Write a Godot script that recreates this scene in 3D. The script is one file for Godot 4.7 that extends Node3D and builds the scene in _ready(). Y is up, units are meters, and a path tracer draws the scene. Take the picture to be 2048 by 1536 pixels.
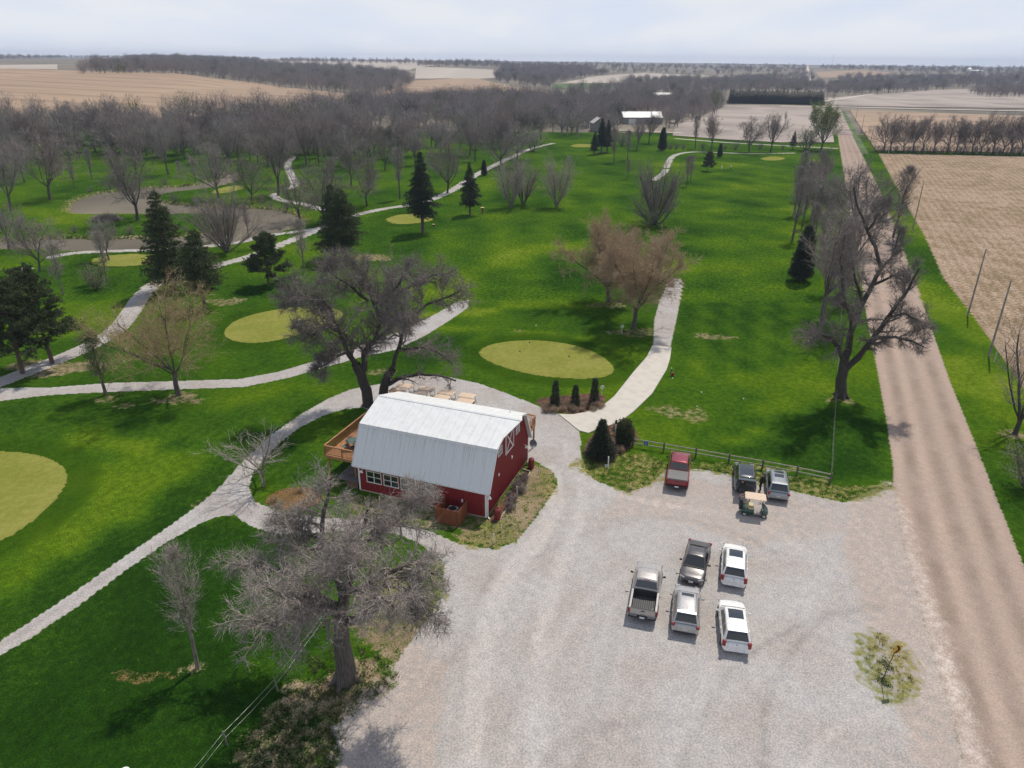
extends Node3D
# A golf course with a red barn clubhouse and a gravel car park, seen from 35 m up.
# Units are metres, y up, the camera looks along -z.

const CAM_H := 35.0          # height of the camera above the car park
const FOCAL := 1440.0        # focal length in pixels of the 2048 x 1536 photograph
const TILT := 0.418224       # camera tilt below the horizon (radians)
const ROLL := 0.0087266      # camera roll (radians)
const LIT := 1.42            # how bright a sunlit white sheet reads, used to turn seen colours into base colours

var axis_r := Vector3.RIGHT
var axis_u := Vector3.UP
var axis_f := Vector3.FORWARD
var rng := RandomNumberGenerator.new()
var names := {}
var mats := {}
var grain: Dictionary = {}

# ---------------------------------------------------------------- mesh builder
class MB:
	var v := PackedVector3Array()
	var n := PackedVector3Array()
	var c := PackedColorArray()
	var uv := PackedVector2Array()
	var ix := PackedInt32Array()
	var col := Color.WHITE
	var use_col := false
	var use_uv := false
	var turned := false      # faces may run either way: set them to follow the normals

	func vert(p: Vector3, nn: Vector3, t := Vector2.ZERO) -> int:
		v.append(p); n.append(nn)
		if use_col: c.append(col)
		if use_uv: uv.append(t)
		return v.size() - 1

	func tri(a: Vector3, b: Vector3, d: Vector3) -> void:
		var nn := (d - a).cross(b - a)
		nn = nn.normalized() if nn.length_squared() > 1e-16 else Vector3.UP
		var k := v.size()
		v.append(a); v.append(b); v.append(d)
		n.append(nn); n.append(nn); n.append(nn)
		if use_col:
			c.append(col); c.append(col); c.append(col)
		if use_uv:
			uv.append(Vector2.ZERO); uv.append(Vector2.ZERO); uv.append(Vector2.ZERO)
		ix.append(k); ix.append(k + 1); ix.append(k + 2)

	func quad(a: Vector3, b: Vector3, d: Vector3, e: Vector3) -> void:
		var nn := (d - a).cross(b - a)
		if nn.length_squared() < 1e-16: nn = (e - a).cross(d - a)
		nn = nn.normalized() if nn.length_squared() > 1e-16 else Vector3.UP
		var k := v.size()
		for p in [a, b, d, e]:
			v.append(p); n.append(nn)
			if use_col: c.append(col)
			if use_uv: uv.append(Vector2.ZERO)
		ix.append_array(PackedInt32Array([k, k + 1, k + 2, k, k + 2, k + 3]))

	# box of the given size centred on xf, with chamfered edges where ch > 0
	func box(xf: Transform3D, size: Vector3, ch := 0.0) -> void:
		var h := size * 0.5
		if ch <= 0.0:
			for s in [-1.0, 1.0]:
				quad(xf * Vector3(s * h.x, -h.y, -s * h.z), xf * Vector3(s * h.x, -h.y, s * h.z), xf * Vector3(s * h.x, h.y, s * h.z), xf * Vector3(s * h.x, h.y, -s * h.z))
				quad(xf * Vector3(-h.x, s * h.y, s * h.z), xf * Vector3(-h.x, s * h.y, -s * h.z), xf * Vector3(h.x, s * h.y, -s * h.z), xf * Vector3(h.x, s * h.y, s * h.z))
				quad(xf * Vector3(s * h.x, -h.y, s * h.z), xf * Vector3(-s * h.x, -h.y, s * h.z), xf * Vector3(-s * h.x, h.y, s * h.z), xf * Vector3(s * h.x, h.y, s * h.z))
			return
		var g := Vector3(h.x - ch, h.y - ch, h.z - ch)
		for s in [-1.0, 1.0]:
			quad(xf * Vector3(s * h.x, -g.y, -g.z), xf * Vector3(s * h.x, -g.y, g.z), xf * Vector3(s * h.x, g.y, g.z), xf * Vector3(s * h.x, g.y, -g.z))
			quad(xf * Vector3(-g.x, s * h.y, -g.z), xf * Vector3(-g.x, s * h.y, g.z), xf * Vector3(g.x, s * h.y, g.z), xf * Vector3(g.x, s * h.y, -g.z))
			quad(xf * Vector3(-g.x, -g.y, s * h.z), xf * Vector3(g.x, -g.y, s * h.z), xf * Vector3(g.x, g.y, s * h.z), xf * Vector3(-g.x, g.y, s * h.z))
			for t in [-1.0, 1.0]:
				quad(xf * Vector3(s * h.x, t * g.y, -g.z), xf * Vector3(s * h.x, t * g.y, g.z), xf * Vector3(s * g.x, t * h.y, g.z), xf * Vector3(s * g.x, t * h.y, -g.z))
				quad(xf * Vector3(s * h.x, -g.y, t * g.z), xf * Vector3(s * h.x, g.y, t * g.z), xf * Vector3(s * g.x, g.y, t * h.z), xf * Vector3(s * g.x, -g.y, t * h.z))
				quad(xf * Vector3(-g.x, s * h.y, t * g.z), xf * Vector3(g.x, s * h.y, t * g.z), xf * Vector3(g.x, s * g.y, t * h.z), xf * Vector3(-g.x, s * g.y, t * h.z))
				for w in [-1.0, 1.0]:
					tri(xf * Vector3(s * h.x, t * g.y, w * g.z), xf * Vector3(s * g.x, t * h.y, w * g.z), xf * Vector3(s * g.x, t * g.y, w * h.z))

	# a bar of rectangular section from a to b
	func bar(a: Vector3, b: Vector3, w: float, t: float, ch := 0.0) -> void:
		var d := b - a
		var z := d.normalized()
		var up := Vector3.UP if absf(z.y) < 0.95 else Vector3.RIGHT
		var x := up.cross(z).normalized()
		box(Transform3D(Basis(x, z.cross(x), z), (a + b) * 0.5), Vector3(w, t, d.length()), ch)

	func tube(pts: PackedVector3Array, rad: PackedFloat32Array, sides: int, cap := false) -> void:
		var m := pts.size()
		if m < 2: return
		var ref := Vector3(0.31, 0.2, 0.93)
		var first := v.size()
		for i in m:
			var t := (pts[mini(i + 1, m - 1)] - pts[maxi(i - 1, 0)]).normalized()
			var x := ref.cross(t)
			if x.length_squared() < 0.01: x = Vector3.RIGHT.cross(t)
			x = x.normalized()
			var y := t.cross(x)
			ref = t.cross(x).cross(t) if false else ref
			for s in sides:
				var a := TAU * s / sides
				var o := x * cos(a) + y * sin(a)
				v.append(pts[i] + o * rad[i]); n.append(o)
				if use_col: c.append(col)
				if use_uv: uv.append(Vector2.ZERO)
		for i in m - 1:
			for s in sides:
				var s2 := (s + 1) % sides
				var p := first + i * sides
				ix.append(p + s); ix.append(p + sides + s); ix.append(p + sides + s2)
				ix.append(p + s); ix.append(p + sides + s2); ix.append(p + s2)
		if cap:
			turned = true
			for e in [0, m - 1]:
				var nn := (pts[0] - pts[1]).normalized() if e == 0 else (pts[m - 1] - pts[m - 2]).normalized()
				var k := vert(pts[e], nn)
				var q := v.size()
				for s in sides: vert(v[first + e * sides + s], nn)
				for s in sides:
					ix.append(k); ix.append(q + s); ix.append(q + (s + 1) % sides)

	func cyl(a: Vector3, b: Vector3, ra: float, rb: float, sides := 10) -> void:
		tube(PackedVector3Array([a, b]), PackedFloat32Array([ra, rb]), sides, true)

	# rows of points (all rows of one length) skinned with smooth normals
	func skin(rows: Array, closed := false) -> void:
		turned = true
		var first := v.size()
		var w: int = rows[0].size()
		var h := rows.size()
		for r in h:
			for k in w:
				var l: Vector3 = rows[r][(k - 1 + w) % w] if closed else rows[r][maxi(k - 1, 0)]
				var q: Vector3 = rows[r][(k + 1) % w] if closed else rows[r][mini(k + 1, w - 1)]
				var u: Vector3 = rows[maxi(r - 1, 0)][k]
				var d: Vector3 = rows[mini(r + 1, h - 1)][k]
				var nn := (q - l).cross(d - u)
				vert(rows[r][k], nn.normalized() if nn.length_squared() > 1e-14 else Vector3.UP)
		for r in h - 1:
			for k in (w if closed else w - 1):
				var k2 := (k + 1) % w
				var p := first + r * w
				ix.append(p + k); ix.append(p + k2); ix.append(p + w + k2)
				ix.append(p + k); ix.append(p + w + k2); ix.append(p + w + k)

	# fan over a flat or nearly flat ring
	func fan(ring: Array, nn: Vector3) -> void:
		turned = true
		var mid := Vector3.ZERO
		for p in ring: mid += p
		var k := vert(mid / ring.size(), nn)
		var q := v.size()
		for p in ring: vert(p, nn)
		for s in ring.size():
			ix.append(k); ix.append(q + s); ix.append(q + (s + 1) % ring.size())

	func lathe(prof: Array, at: Vector3, sides := 12) -> void:
		var rows := []
		for p in prof:
			var row := PackedVector3Array()
			for s in sides:
				var a := TAU * s / sides
				row.append(at + Vector3(cos(a) * p.x, p.y, sin(a) * p.x))
			rows.append(row)
		skin(rows, true)

	# lumpy ball
	func ball(at: Vector3, r: Vector3, la := 6, lo := 10) -> void:
		var rows := []
		for i in la + 1:
			var t := PI * i / la
			var row := PackedVector3Array()
			for s in lo:
				var a := TAU * s / lo
				row.append(at + Vector3(cos(a) * sin(t) * r.x, cos(t) * r.y, sin(a) * sin(t) * r.z))
			rows.append(row)
		skin(rows, true)

	func add_to(m: ArrayMesh, mat: Material) -> void:
		if ix.is_empty(): return
		if turned:
			for i in range(0, ix.size(), 3):
				var a := v[ix[i]]
				var g := (v[ix[i + 2]] - a).cross(v[ix[i + 1]] - a)
				if g.dot(n[ix[i]] + n[ix[i + 1]] + n[ix[i + 2]]) < 0.0:
					var t := ix[i + 1]
					ix[i + 1] = ix[i + 2]
					ix[i + 2] = t
		var arr := []
		arr.resize(Mesh.ARRAY_MAX)
		arr[Mesh.ARRAY_VERTEX] = v
		arr[Mesh.ARRAY_NORMAL] = n
		if use_col: arr[Mesh.ARRAY_COLOR] = c
		if use_uv: arr[Mesh.ARRAY_TEX_UV] = uv
		arr[Mesh.ARRAY_INDEX] = ix
		m.add_surface_from_arrays(Mesh.PRIMITIVE_TRIANGLES, arr)
		if mat: m.surface_set_material(m.get_surface_count() - 1, mat)

	func mesh(mat: Material = null) -> ArrayMesh:
		var m := ArrayMesh.new()
		add_to(m, mat)
		return m

# ---------------------------------------------------------------- nodes
func numbered(called: String) -> String:
	if not names.has(called):
		names[called] = 0
		return called
	names[called] += 1
	return "%s_%03d" % [called, names[called]]

func tag(o: Node, label: String, category: String, group := "") -> void:
	o.set_meta("label", label)
	o.set_meta("category", category)
	if group: o.set_meta("group", group)

func thing(called: String, label: String, category: String, at := Vector3.ZERO, turn := 0.0, group := "") -> Node3D:
	var o := Node3D.new()
	o.name = numbered(called)
	add_child(o)
	o.position = at
	o.rotation.y = turn
	tag(o, label, category, group)
	return o

func part(parent: Node3D, called: String, m: Mesh, mat: Material = null, xf := Transform3D()) -> MeshInstance3D:
	var o := MeshInstance3D.new()
	o.name = called
	o.mesh = m
	if mat: o.material_override = mat
	o.transform = xf
	parent.add_child(o, true)
	return o

func solo(called: String, m: Mesh, mat: Material, label: String, category: String, at := Vector3.ZERO, turn := 0.0, group := "") -> MeshInstance3D:
	var o := MeshInstance3D.new()
	o.name = numbered(called)
	o.mesh = m
	if mat: o.material_override = mat
	add_child(o)
	o.position = at
	o.rotation.y = turn
	tag(o, label, category, group)
	return o

func structure(called: String, m: Mesh, mat: Material = null) -> MeshInstance3D:
	var o := MeshInstance3D.new()
	o.name = numbered(called)
	o.mesh = m
	if mat: o.material_override = mat
	add_child(o)
	o.set_meta("kind", "structure")
	return o

func copy(src: Node3D, at: Vector3, turn: float, size := 1.0, label := "", group := "") -> Node3D:
	var o: Node3D = src.duplicate()
	o.name = numbered(String(src.name).get_slice("_0", 0))
	add_child(o)
	o.transform = Transform3D(Basis(Vector3.UP, turn).scaled(Vector3.ONE * size), at)
	if label: o.set_meta("label", label)
	if group: o.set_meta("group", group)
	return o

# ---------------------------------------------------------------- colours and materials
# base colour of a surface that reads as r, g, b (0..255) in full sun
func seen(r: float, g: float, b: float, k := LIT) -> Color:
	var l := Color(r / 255.0, g / 255.0, b / 255.0).srgb_to_linear()
	return Color(l.r / k, l.g / k, l.b / k).linear_to_srgb()

func lin(r: float, g: float, b: float) -> Color:
	return Color(r, g, b).linear_to_srgb()

func speckle(key: String, freq: float, lo: float, hi: float, oct := 4, kind := FastNoiseLite.TYPE_SIMPLEX_SMOOTH, stretch := Vector2.ONE) -> Texture2D:
	if not grain.has(key):
		var f := FastNoiseLite.new()
		f.seed = key.hash() & 0xffff
		f.noise_type = kind
		f.frequency = freq
		f.fractal_octaves = oct
		var size := Vector2i(256, 256)
		var im: Image = f.get_seamless_image(int(size.x * stretch.x), int(size.y * stretch.y))
		im.resize(size.x, size.y, Image.INTERPOLATE_BILINEAR)
		im.convert(Image.FORMAT_L8)
		var d := im.get_data()
		for i in d.size(): d[i] = int(255.0 * clampf(lerpf(lo, hi, d[i] / 255.0), 0.0, 1.0))
		grain[key] = ImageTexture.create_from_image(Image.create_from_data(size.x, size.y, false, Image.FORMAT_L8, d))
	return grain[key]

func mat(key: String, color: Color, rough := 0.8, metal := 0.0, tex: Texture2D = null, scale := Vector3.ONE, world := true) -> StandardMaterial3D:
	if mats.has(key): return mats[key]
	var m := StandardMaterial3D.new()
	m.resource_name = key
	m.albedo_color = color
	m.roughness = rough
	m.metallic = metal
	if tex:
		m.albedo_texture = tex
		m.uv1_triplanar = true
		m.uv1_world_triplanar = world
		m.uv1_scale = scale
	mats[key] = m
	return m

func glass(key: String, color: Color) -> StandardMaterial3D:
	var m := mat(key, color, 0.04)
	m.metallic_specular = 0.7
	return m

# ---------------------------------------------------------------- from photograph pixels to places
func ray(px: float, py: float) -> Vector3:
	return (axis_f + axis_r * ((px - 1024.0) / FOCAL) - axis_u * ((py - 768.0) / FOCAL)).normalized()

# the point of the level ground (or of the level at height y) that a pixel looks at
func G(px: float, py: float, y := 0.0) -> Vector3:
	var d := ray(px, py)
	return Vector3(0, CAM_H, 0) + d * ((y - CAM_H) / d.y)

# the point at depth z along a pixel's ray
func D(px: float, py: float, z: float) -> Vector3:
	var d := ray(px, py)
	return Vector3(0, CAM_H, 0) + d * (z / d.z)

# the point of the rolling terrain that a pixel looks at
func T(px: float, py: float) -> Vector3:
	var d := ray(px, py)
	var flat := Vector2(d.x, d.z).length()
	var prev := 20.0
	var r := 25.0
	while r < 7000.0:
		var p := Vector3(0, CAM_H, 0) + d * (r / flat)
		if p.y < land(p.x, p.z):
			var a := prev
			var b := r
			for i in 12:
				var m := (a + b) * 0.5
				var q := Vector3(0, CAM_H, 0) + d * (m / flat)
				if q.y < land(q.x, q.z): b = m
				else: a = m
			var e := Vector3(0, CAM_H, 0) + d * (b / flat)
			return Vector3(e.x, land(e.x, e.z), e.z)
		prev = r
		r *= 1.02
	var e := Vector3(0, CAM_H, 0) + d * (6500.0 / flat)
	return Vector3(e.x, land(e.x, e.z), e.z)

# the photograph pixel that looks at a point
func P(p: Vector3) -> Vector2:
	var q := p - Vector3(0, CAM_H, 0)
	var z := q.dot(axis_f)
	return Vector2(1024.0 + FOCAL * q.dot(axis_r) / z, 768.0 - FOCAL * q.dot(axis_u) / z)

# height of something whose foot is at pixel (px, py) and whose top reaches row ty
func tall(px: float, py: float, ty: float) -> float:
	var b := T(px, py)
	var lo := 0.0
	var hi := 60.0
	for i in 30:
		var m := (lo + hi) * 0.5
		var q := b + Vector3(0, m - CAM_H, 0)
		if 768.0 - FOCAL * q.dot(axis_u) / q.dot(axis_f) > ty: lo = m
		else: hi = m
	return lo

# ---------------------------------------------------------------- the lie of the land
var land_cols: Array = []      # [tan of azimuth, [[range, height], ...]]

func make_land() -> void:
	var spec := [
		[-500, [[330, -1], [480, 217], [900, 141], [1300, 133], [2500, 121], [6500, 116]]],
		[0, [[330, -1], [480, 215], [900, 139], [1300, 131], [2500, 119], [6500, 114]]],
		[330, [[340, -1], [520, 206], [850, 151], [1050, 143], [1400, 127], [2500, 120], [6500, 115]]],
		[600, [[390, -1], [600, 197], [800, 180], [1000, 166], [1500, 137], [2500, 124], [6500, 118]]],
		[830, [[480, -1], [850, 184], [1000, 167], [1300, 152], [1600, 136], [2600, 125], [6500, 120]]],
		[1100, [[560, -1], [900, 184], [1100, 172], [1400, 158], [2000, 136], [3000, 128], [6500, 123]]],
		[1400, [[640, -1], [1000, 185], [1300, 168], [1600, 156], [2500, 139], [6500, 126]]],
		[1660, [[660, -1], [1000, 190], [1400, 176], [1900, 151], [2600, 139], [6500, 130]]],
		[2048, [[660, -1], [1000, 196], [1300, 184], [1900, 161], [2600, 144], [6500, 134]]],
		[2500, [[660, -1], [1000, 198], [1300, 186], [1900, 163], [2600, 147], [6500, 137]]],
	]
	for s in spec:
		var d := ray(s[0], 170)
		var knots := []
		for k in s[1]:
			var h := 0.0
			if k[1] > 0:
				var e := ray(s[0], k[1])
				h = CAM_H + e.y * (k[0] / Vector2(e.x, e.z).length())
			knots.append([float(k[0]), h])
		land_cols.append([d.x / -d.z, knots])

func col_height(knots: Array, r: float) -> float:
	if r <= knots[0][0]: return 0.0
	for i in knots.size() - 1:
		if r < knots[i + 1][0]:
			var t: float = (r - knots[i][0]) / (knots[i + 1][0] - knots[i][0])
			if i == 0: t = t * t * (2.0 - t)
			return lerpf(knots[i][1], knots[i + 1][1], t)
	return knots[knots.size() - 1][1]

func land(x: float, z: float) -> float:
	var r := sqrt(x * x + z * z)
	if r < 330.0 or z > -20.0: return 0.0
	var a := x / -z
	var m := land_cols.size()
	if a <= land_cols[0][0]: return col_height(land_cols[0][1], r)
	for i in m - 1:
		if a < land_cols[i + 1][0]:
			var t: float = (a - land_cols[i][0]) / (land_cols[i + 1][0] - land_cols[i][0])
			t = t * t * (3.0 - 2.0 * t)
			return lerpf(col_height(land_cols[i][1], r), col_height(land_cols[i + 1][1], r), t)
	return col_height(land_cols[m - 1][1], r)

# ---------------------------------------------------------------- ground: outlines in photograph pixels, laid on the land
var masks: Dictionary = {}       # class -> [[PackedVector2Array world xz, value], ...]
var creek := PackedVector2Array()

func outline(flat: Array) -> PackedVector2Array:
	var out := PackedVector2Array()
	for i in range(0, flat.size(), 2):
		var p := T(flat[i], flat[i + 1])
		out.append(Vector2(p.x, p.z))
	return out

# rounds an outline off (Chaikin)
func rounded(p: PackedVector2Array, times := 2) -> PackedVector2Array:
	for t in times:
		var q := PackedVector2Array()
		for i in p.size():
			var a := p[i]
			var b := p[(i + 1) % p.size()]
			q.append(a.lerp(b, 0.25)); q.append(a.lerp(b, 0.75))
		p = q
	return p

func smooth_line(p: PackedVector2Array, times := 2) -> PackedVector2Array:
	for t in times:
		var q := PackedVector2Array([p[0]])
		for i in p.size() - 1:
			q.append(p[i].lerp(p[i + 1], 0.25)); q.append(p[i].lerp(p[i + 1], 0.75))
		q.append(p[p.size() - 1])
		p = q
	return p

func ribbon(line: PackedVector2Array, width: float) -> PackedVector2Array:
	var l := PackedVector2Array()
	var r := PackedVector2Array()
	for i in line.size():
		var d := (line[mini(i + 1, line.size() - 1)] - line[maxi(i - 1, 0)]).normalized()
		var s := Vector2(-d.y, d.x) * width * 0.5
		l.append(line[i] + s); r.append(line[i] - s)
	r.reverse()
	l.append_array(r)
	return l

func put(kind: String, poly: PackedVector2Array, value := 255) -> void:
	if not masks.has(kind): masks[kind] = []
	masks[kind].append([poly, value])

func spot(kind: String, px: float, py: float, rx: float, rz: float, value := 255) -> void:
	var c := G(px, py)
	var p := PackedVector2Array()
	for k in 20:
		var a := TAU * k / 20.0
		var w := 1.0 + 0.22 * sin(a * 3.0 + px) + 0.12 * sin(a * 5.0 + py)
		p.append(Vector2(c.x + cos(a) * rx * w, c.z + sin(a) * rz * w))
	put(kind, p, value)

var sheets: Array = []       # [name, polygon, height]

func lay_out() -> void:
	# --- gravel
	var lot := outline([985,1100, 1035,1082, 1085,1018, 1117,967, 1105,942, 1070,922, 1062,880, 1075,842, 1118,828, 1160,863, 1163,900, 1165,935, 1190,960, 1255,985, 1300,970, 1330,940, 1400,938, 1480,952, 1560,975, 1620,990, 1690,1005, 1740,992, 1786,975, 1810,1100, 1850,1250, 1900,1420, 1950,1600, 640,1600, 690,1510, 660,1455, 710,1428, 760,1402, 795,1370, 790,1330, 835,1265, 870,1215, 893,1170, 880,1118, 845,1086, 900,1085])
	put("gravel", lot)
	sheets.append(["gravel_car_park", lot, 0.008])
	var yard := outline([725,815, 690,818, 650,830, 600,855, 560,885, 525,920, 505,950, 499,975, 510,1003, 560,1024, 640,1034, 720,1040, 800,1048, 860,1062, 920,1088, 985,1098, 985,1112, 880,1122, 840,1086, 790,1066, 720,1060, 640,1066, 560,1069, 500,1052, 470,1030, 440,1032, 400,1047, 330,1087, 250,1142, 150,1217, 60,1277, -60,1345, -60,1320, 0,1283, 60,1243, 150,1183, 250,1113, 330,1058, 400,1008, 440,973, 490,918, 545,868, 600,830, 655,798, 700,779, 760,768, 790,757, 840,750, 900,754, 960,767, 1010,785, 1060,805, 1118,828, 1080,850, 1068,925, 900,900, 760,830])
	put("gravel", yard)
	sheets.append(["gravel_drive", yard, 0.004])
	var east := outline([-60,806, -60,760, 0,776, 100,775, 215,766, 355,762, 480,758, 560,743, 640,719, 700,699, 760,678, 820,654, 870,629, 915,603, 940,600, 935,616, 900,641, 850,672, 790,700, 720,715, 650,735, 580,755, 490,774, 380,778, 215,784, 100,790, 0,802])
	put("gravel", east)
	sheets.append(["gravel_path", east, 0.012])
	var stub := outline([1307,694, 1309,640, 1320,600, 1333,570, 1343,548, 1362,546, 1365,570, 1358,620, 1349,660, 1341,697])
	put("gravel", stub)
	sheets.append(["gravel_path", stub, 0.012])
	for a in [
		[[-40,778, 0,765, 60,741, 120,718, 180,692, 235,660, 262,625, 283,590, 310,567, 345,556], 2.9, 0.016],
		[[345,556, 430,532, 500,514, 560,490, 620,466, 690,436, 760,418, 840,408, 900,385, 950,350, 1000,325, 1050,301, 1085,291, 1110,286], 2.7, 0.020],
		[[20,560, 45,542, 80,521, 130,507, 200,503, 300,500, 400,494, 470,487, 520,474, 570,466, 640,457], 2.3, 0.012],
		[[660,424, 610,408, 565,402, 545,393, 560,381, 592,374, 584,352, 571,328, 590,312], 2.6, 0.012],
		[[1306,361, 1330,346, 1336,326, 1346,310, 1382,303, 1440,305, 1500,308, 1590,306], 2.4, 0.012],
		[[1350,277, 1450,285, 1560,291, 1676,297], 3.4, 0.016],
	]:
		var r := ribbon(smooth_line(outline(a[0])), a[1])
		put("gravel", r)
		sheets.append(["gravel_path" if a[2] != 0.016 or a[0][0] < 0 else "farm_lane", r, a[2]])
	# --- the road
	var road := outline([1658,207, 1671,240, 1680,300, 1690,360, 1700,430, 1715,520, 1735,640, 1755,740, 1775,850, 1788,940, 1786,975, 1806,1090, 1850,1250, 1900,1420, 1950,1600, 2250,1600, 2160,1400, 2048,1130, 1990,985, 1945,870, 1900,760, 1865,660, 1830,560, 1800,480, 1760,380, 1725,310, 1700,260, 1683,222, 1675,207])
	put("road", road)
	sheets.append(["gravel_road", road, 0.016])
	# soft pinkish drift of road dust over the edge of the car park
	put("dust", outline([1786,960, 1700,1000, 1690,1100, 1740,1250, 1800,1420, 1860,1600, 2000,1600, 1900,1300, 1830,1100]))
	put("dust", outline([1240,985, 1400,960, 1640,1010, 1700,1060, 1500,1090, 1350,1040, 1200,1030]), 150)
	put("dust", outline([640,1600, 700,1420, 830,1290, 900,1330, 880,1500, 840,1600]), 200)
	# --- greens and their collars
	var k := 0
	for g in [
		[955,705, 975,690, 1020,682, 1080,680, 1140,688, 1190,703, 1222,725, 1231,742, 1215,754, 1180,758, 1130,757, 1070,751, 1010,736, 970,720],
		[446,662, 470,640, 520,625, 580,615, 640,612, 690,622, 680,640, 640,655, 580,675, 530,686, 480,686, 452,676],
		[-120,915, -60,904, 0,902, 60,906, 110,920, 138,945, 130,977, 90,1022, 40,1062, 0,1083, -80,1112, -140,1100],
		[178,522, 200,513, 250,508, 300,509, 335,518, 300,530, 230,534, 190,531],
		[768,440, 790,430, 830,427, 852,430, 872,439, 840,447, 790,449],
		[420,384, 450,373, 480,370, 492,376, 460,385, 430,388],
		[1138,291, 1160,287, 1192,290, 1185,294, 1150,295],
		[1517,317, 1545,312, 1575,316, 1560,321, 1530,321],
	]:
		var p := rounded(outline(g))
		put("green", p)
		sheets.append(["putting_green", p, 0.024])
		if k < 5:
			for q in Geometry2D.offset_polygon(p, 2.6, Geometry2D.JOIN_ROUND): put("collar", q, 140)
		k += 1
	# --- bare soil, dry grass, mulch, and painted shade before the barn front
	for a in [
		[722,1192, 800,1150, 880,1190, 850,1240, 830,1300, 800,1335, 745,1300, 705,1250],
		[985,1097, 1035,1082, 1085,1018, 1117,967, 1100,938, 1060,930, 1012,1000, 978,1042, 930,1058, 900,1075],
	]: put("soil_and_shade", outline(a), 235)
	put("soil_and_shade", outline([640,1390, 700,1380, 730,1420, 690,1450, 640,1440]), 230)
	put("soil_and_shade", outline([700,1040, 860,1062, 980,1060, 978,1030, 860,1000, 700,990]), 150)  # gravel and grass before the barn, their shade put into the ground colour
	put("soil_and_shade", outline([490,1480, 560,1390, 640,1380, 690,1460, 660,1600, 420,1600]), 118)
	for s in [[690,1385,3.2,2.2,200], [358,798,2.6,1.6,150], [212,800,1.2,.8,120], [395,1337,.5,.4,200], [735,516,5.5,2.6,180], [450,603,3.2,1.8,150], [1040,662,.6,.4,90], [1415,672,2.2,1.0,135], [1440,675,2.8,.6,140], [1290,758,1.2,.8,110], [1683,800,1.6,1.0,130], [110,735,6.0,2.4,190], [1267,665,3.4,1.8,130], [1218,610,3.0,1.6,120], [2030,868,1.6,1.0,150], [430,1010,1.6,.9,130], [1380,830,2.2,1.6,110], [1330,820,1.6,1.2,120], [760,745,2.0,1.0,110], [245,812,1.2,.5,120]]:
		spot("soil_and_shade", s[0], s[1], s[2], s[3], s[4])
	for s in [[1240,935,5.0,1.6,200], [1300,955,3.0,1.0,160], [1700,985,3.0,1.0,140], [1420,935,8.0,.8,120], [1595,965,4.0,.9,140]]:
		spot("weed", s[0], s[1], s[2], s[3], s[4])
	put("weed", outline([1190,957, 1235,912, 1275,905, 1330,925, 1310,965, 1255,985]), 175)
	put("weed", outline([1330,925, 1480,938, 1560,955, 1660,972, 1785,972, 1740,995, 1690,1003, 1560,972, 1400,938]), 190)
	put("weed", outline([1715,1275, 1760,1262, 1815,1300, 1845,1370, 1820,1410, 1770,1400, 1725,1350]), 165)
	put("weed", outline([795,1130, 885,1120, 885,1200, 840,1250, 760,1240, 720,1180]), 150)
	put("weed", outline([910,1085, 985,1098, 1035,1082, 1030,1050, 985,1040, 940,1062]), 140)
	put("weed", outline([1085,945, 1117,960, 1110,985, 1085,1000]), 130)
	var bed := rounded(outline([1065,801, 1100,793, 1150,790, 1195,785, 1217,795, 1203,814, 1175,825, 1135,829, 1090,816]))
	put("mulch", bed)
	sheets.append(["mulch_bed", bed, 0.028])
	bed = rounded(outline([1164,905, 1180,872, 1212,850, 1255,846, 1280,868, 1272,890, 1245,906, 1215,922, 1180,922]))
	put("mulch", bed)
	sheets.append(["mulch_bed", bed, 0.028])
	bed = rounded(outline([525,1000, 560,978, 610,972, 650,985, 640,1010, 590,1022, 545,1018]))
	put("straw", bed)
	sheets.append(["mulch_bed", bed, 0.028])
	bed = outline([975,1040, 1058,928, 1066,938, 990,1050])
	put("mulch", bed, 190)
	for s in [[285,1352,2.0,.5,110],[215,438,3.0,1.6,200],[475,250,0.1,0.1,10]]: spot("straw", s[0], s[1], s[2], s[3], s[4])
	# --- the stubble field beyond the road, dry verge
	put("stubble", outline([1757,307, 1900,310, 2150,315, 2500,520, 2300,850, 2080,820, 2035,757, 1974,670, 1930,612, 1887,556, 1850,474, 1800,388]))
	sheets.append(["stubble_field", outline([1757,307, 1900,310, 2150,315, 2500,520, 2300,850, 2080,820, 2035,757, 1974,670, 1930,612, 1887,556, 1850,474, 1800,388]), 0.008])
	# --- brighter and darker turf: long and short mowing, wet hollows
	for s in [[1100,520,26,14,220],[860,560,16,10,205],[1000,620,14,9,190],[60,1180,8,4,180],[255,960,5,5,175],[190,1060,6,3,170],[1530,430,14,20,190],[1560,760,6,7,175],[640,370,20,10,190],[100,640,14,8,180],[160,430,16,8,190],[470,860,7,4,165],[1500,800,5,3,165],[1850,600,6,20,205],[1800,450,8,30,200],[1960,760,5,8,200],[1400,330,20,10,200],[340,1250,9,5,60],[120,1400,14,7,60],[250,1330,12,6,70],[60,1480,12,6,60],[430,1100,6,4,80],[420,1130,6,4,80],[560,930,6,4,70],[1180,560,12,9,95],[1380,800,8,5,90],[1600,880,10,6,75],[900,700,7,5,85],[620,580,12,7,90],[320,870,8,4,85],[1250,420,16,9,100],[1080,640,14,5,95],[480,1180,6,4,85]]:
		spot("tone", s[0], s[1], s[2], s[3], s[4])
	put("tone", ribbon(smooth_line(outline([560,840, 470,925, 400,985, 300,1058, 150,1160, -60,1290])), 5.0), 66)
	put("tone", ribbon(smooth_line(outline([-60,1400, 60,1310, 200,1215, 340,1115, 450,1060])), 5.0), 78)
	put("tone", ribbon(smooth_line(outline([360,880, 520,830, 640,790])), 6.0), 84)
	put("tone", outline([1370,640, 1560,630, 1640,720, 1600,760, 1400,720]), 168)
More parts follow.
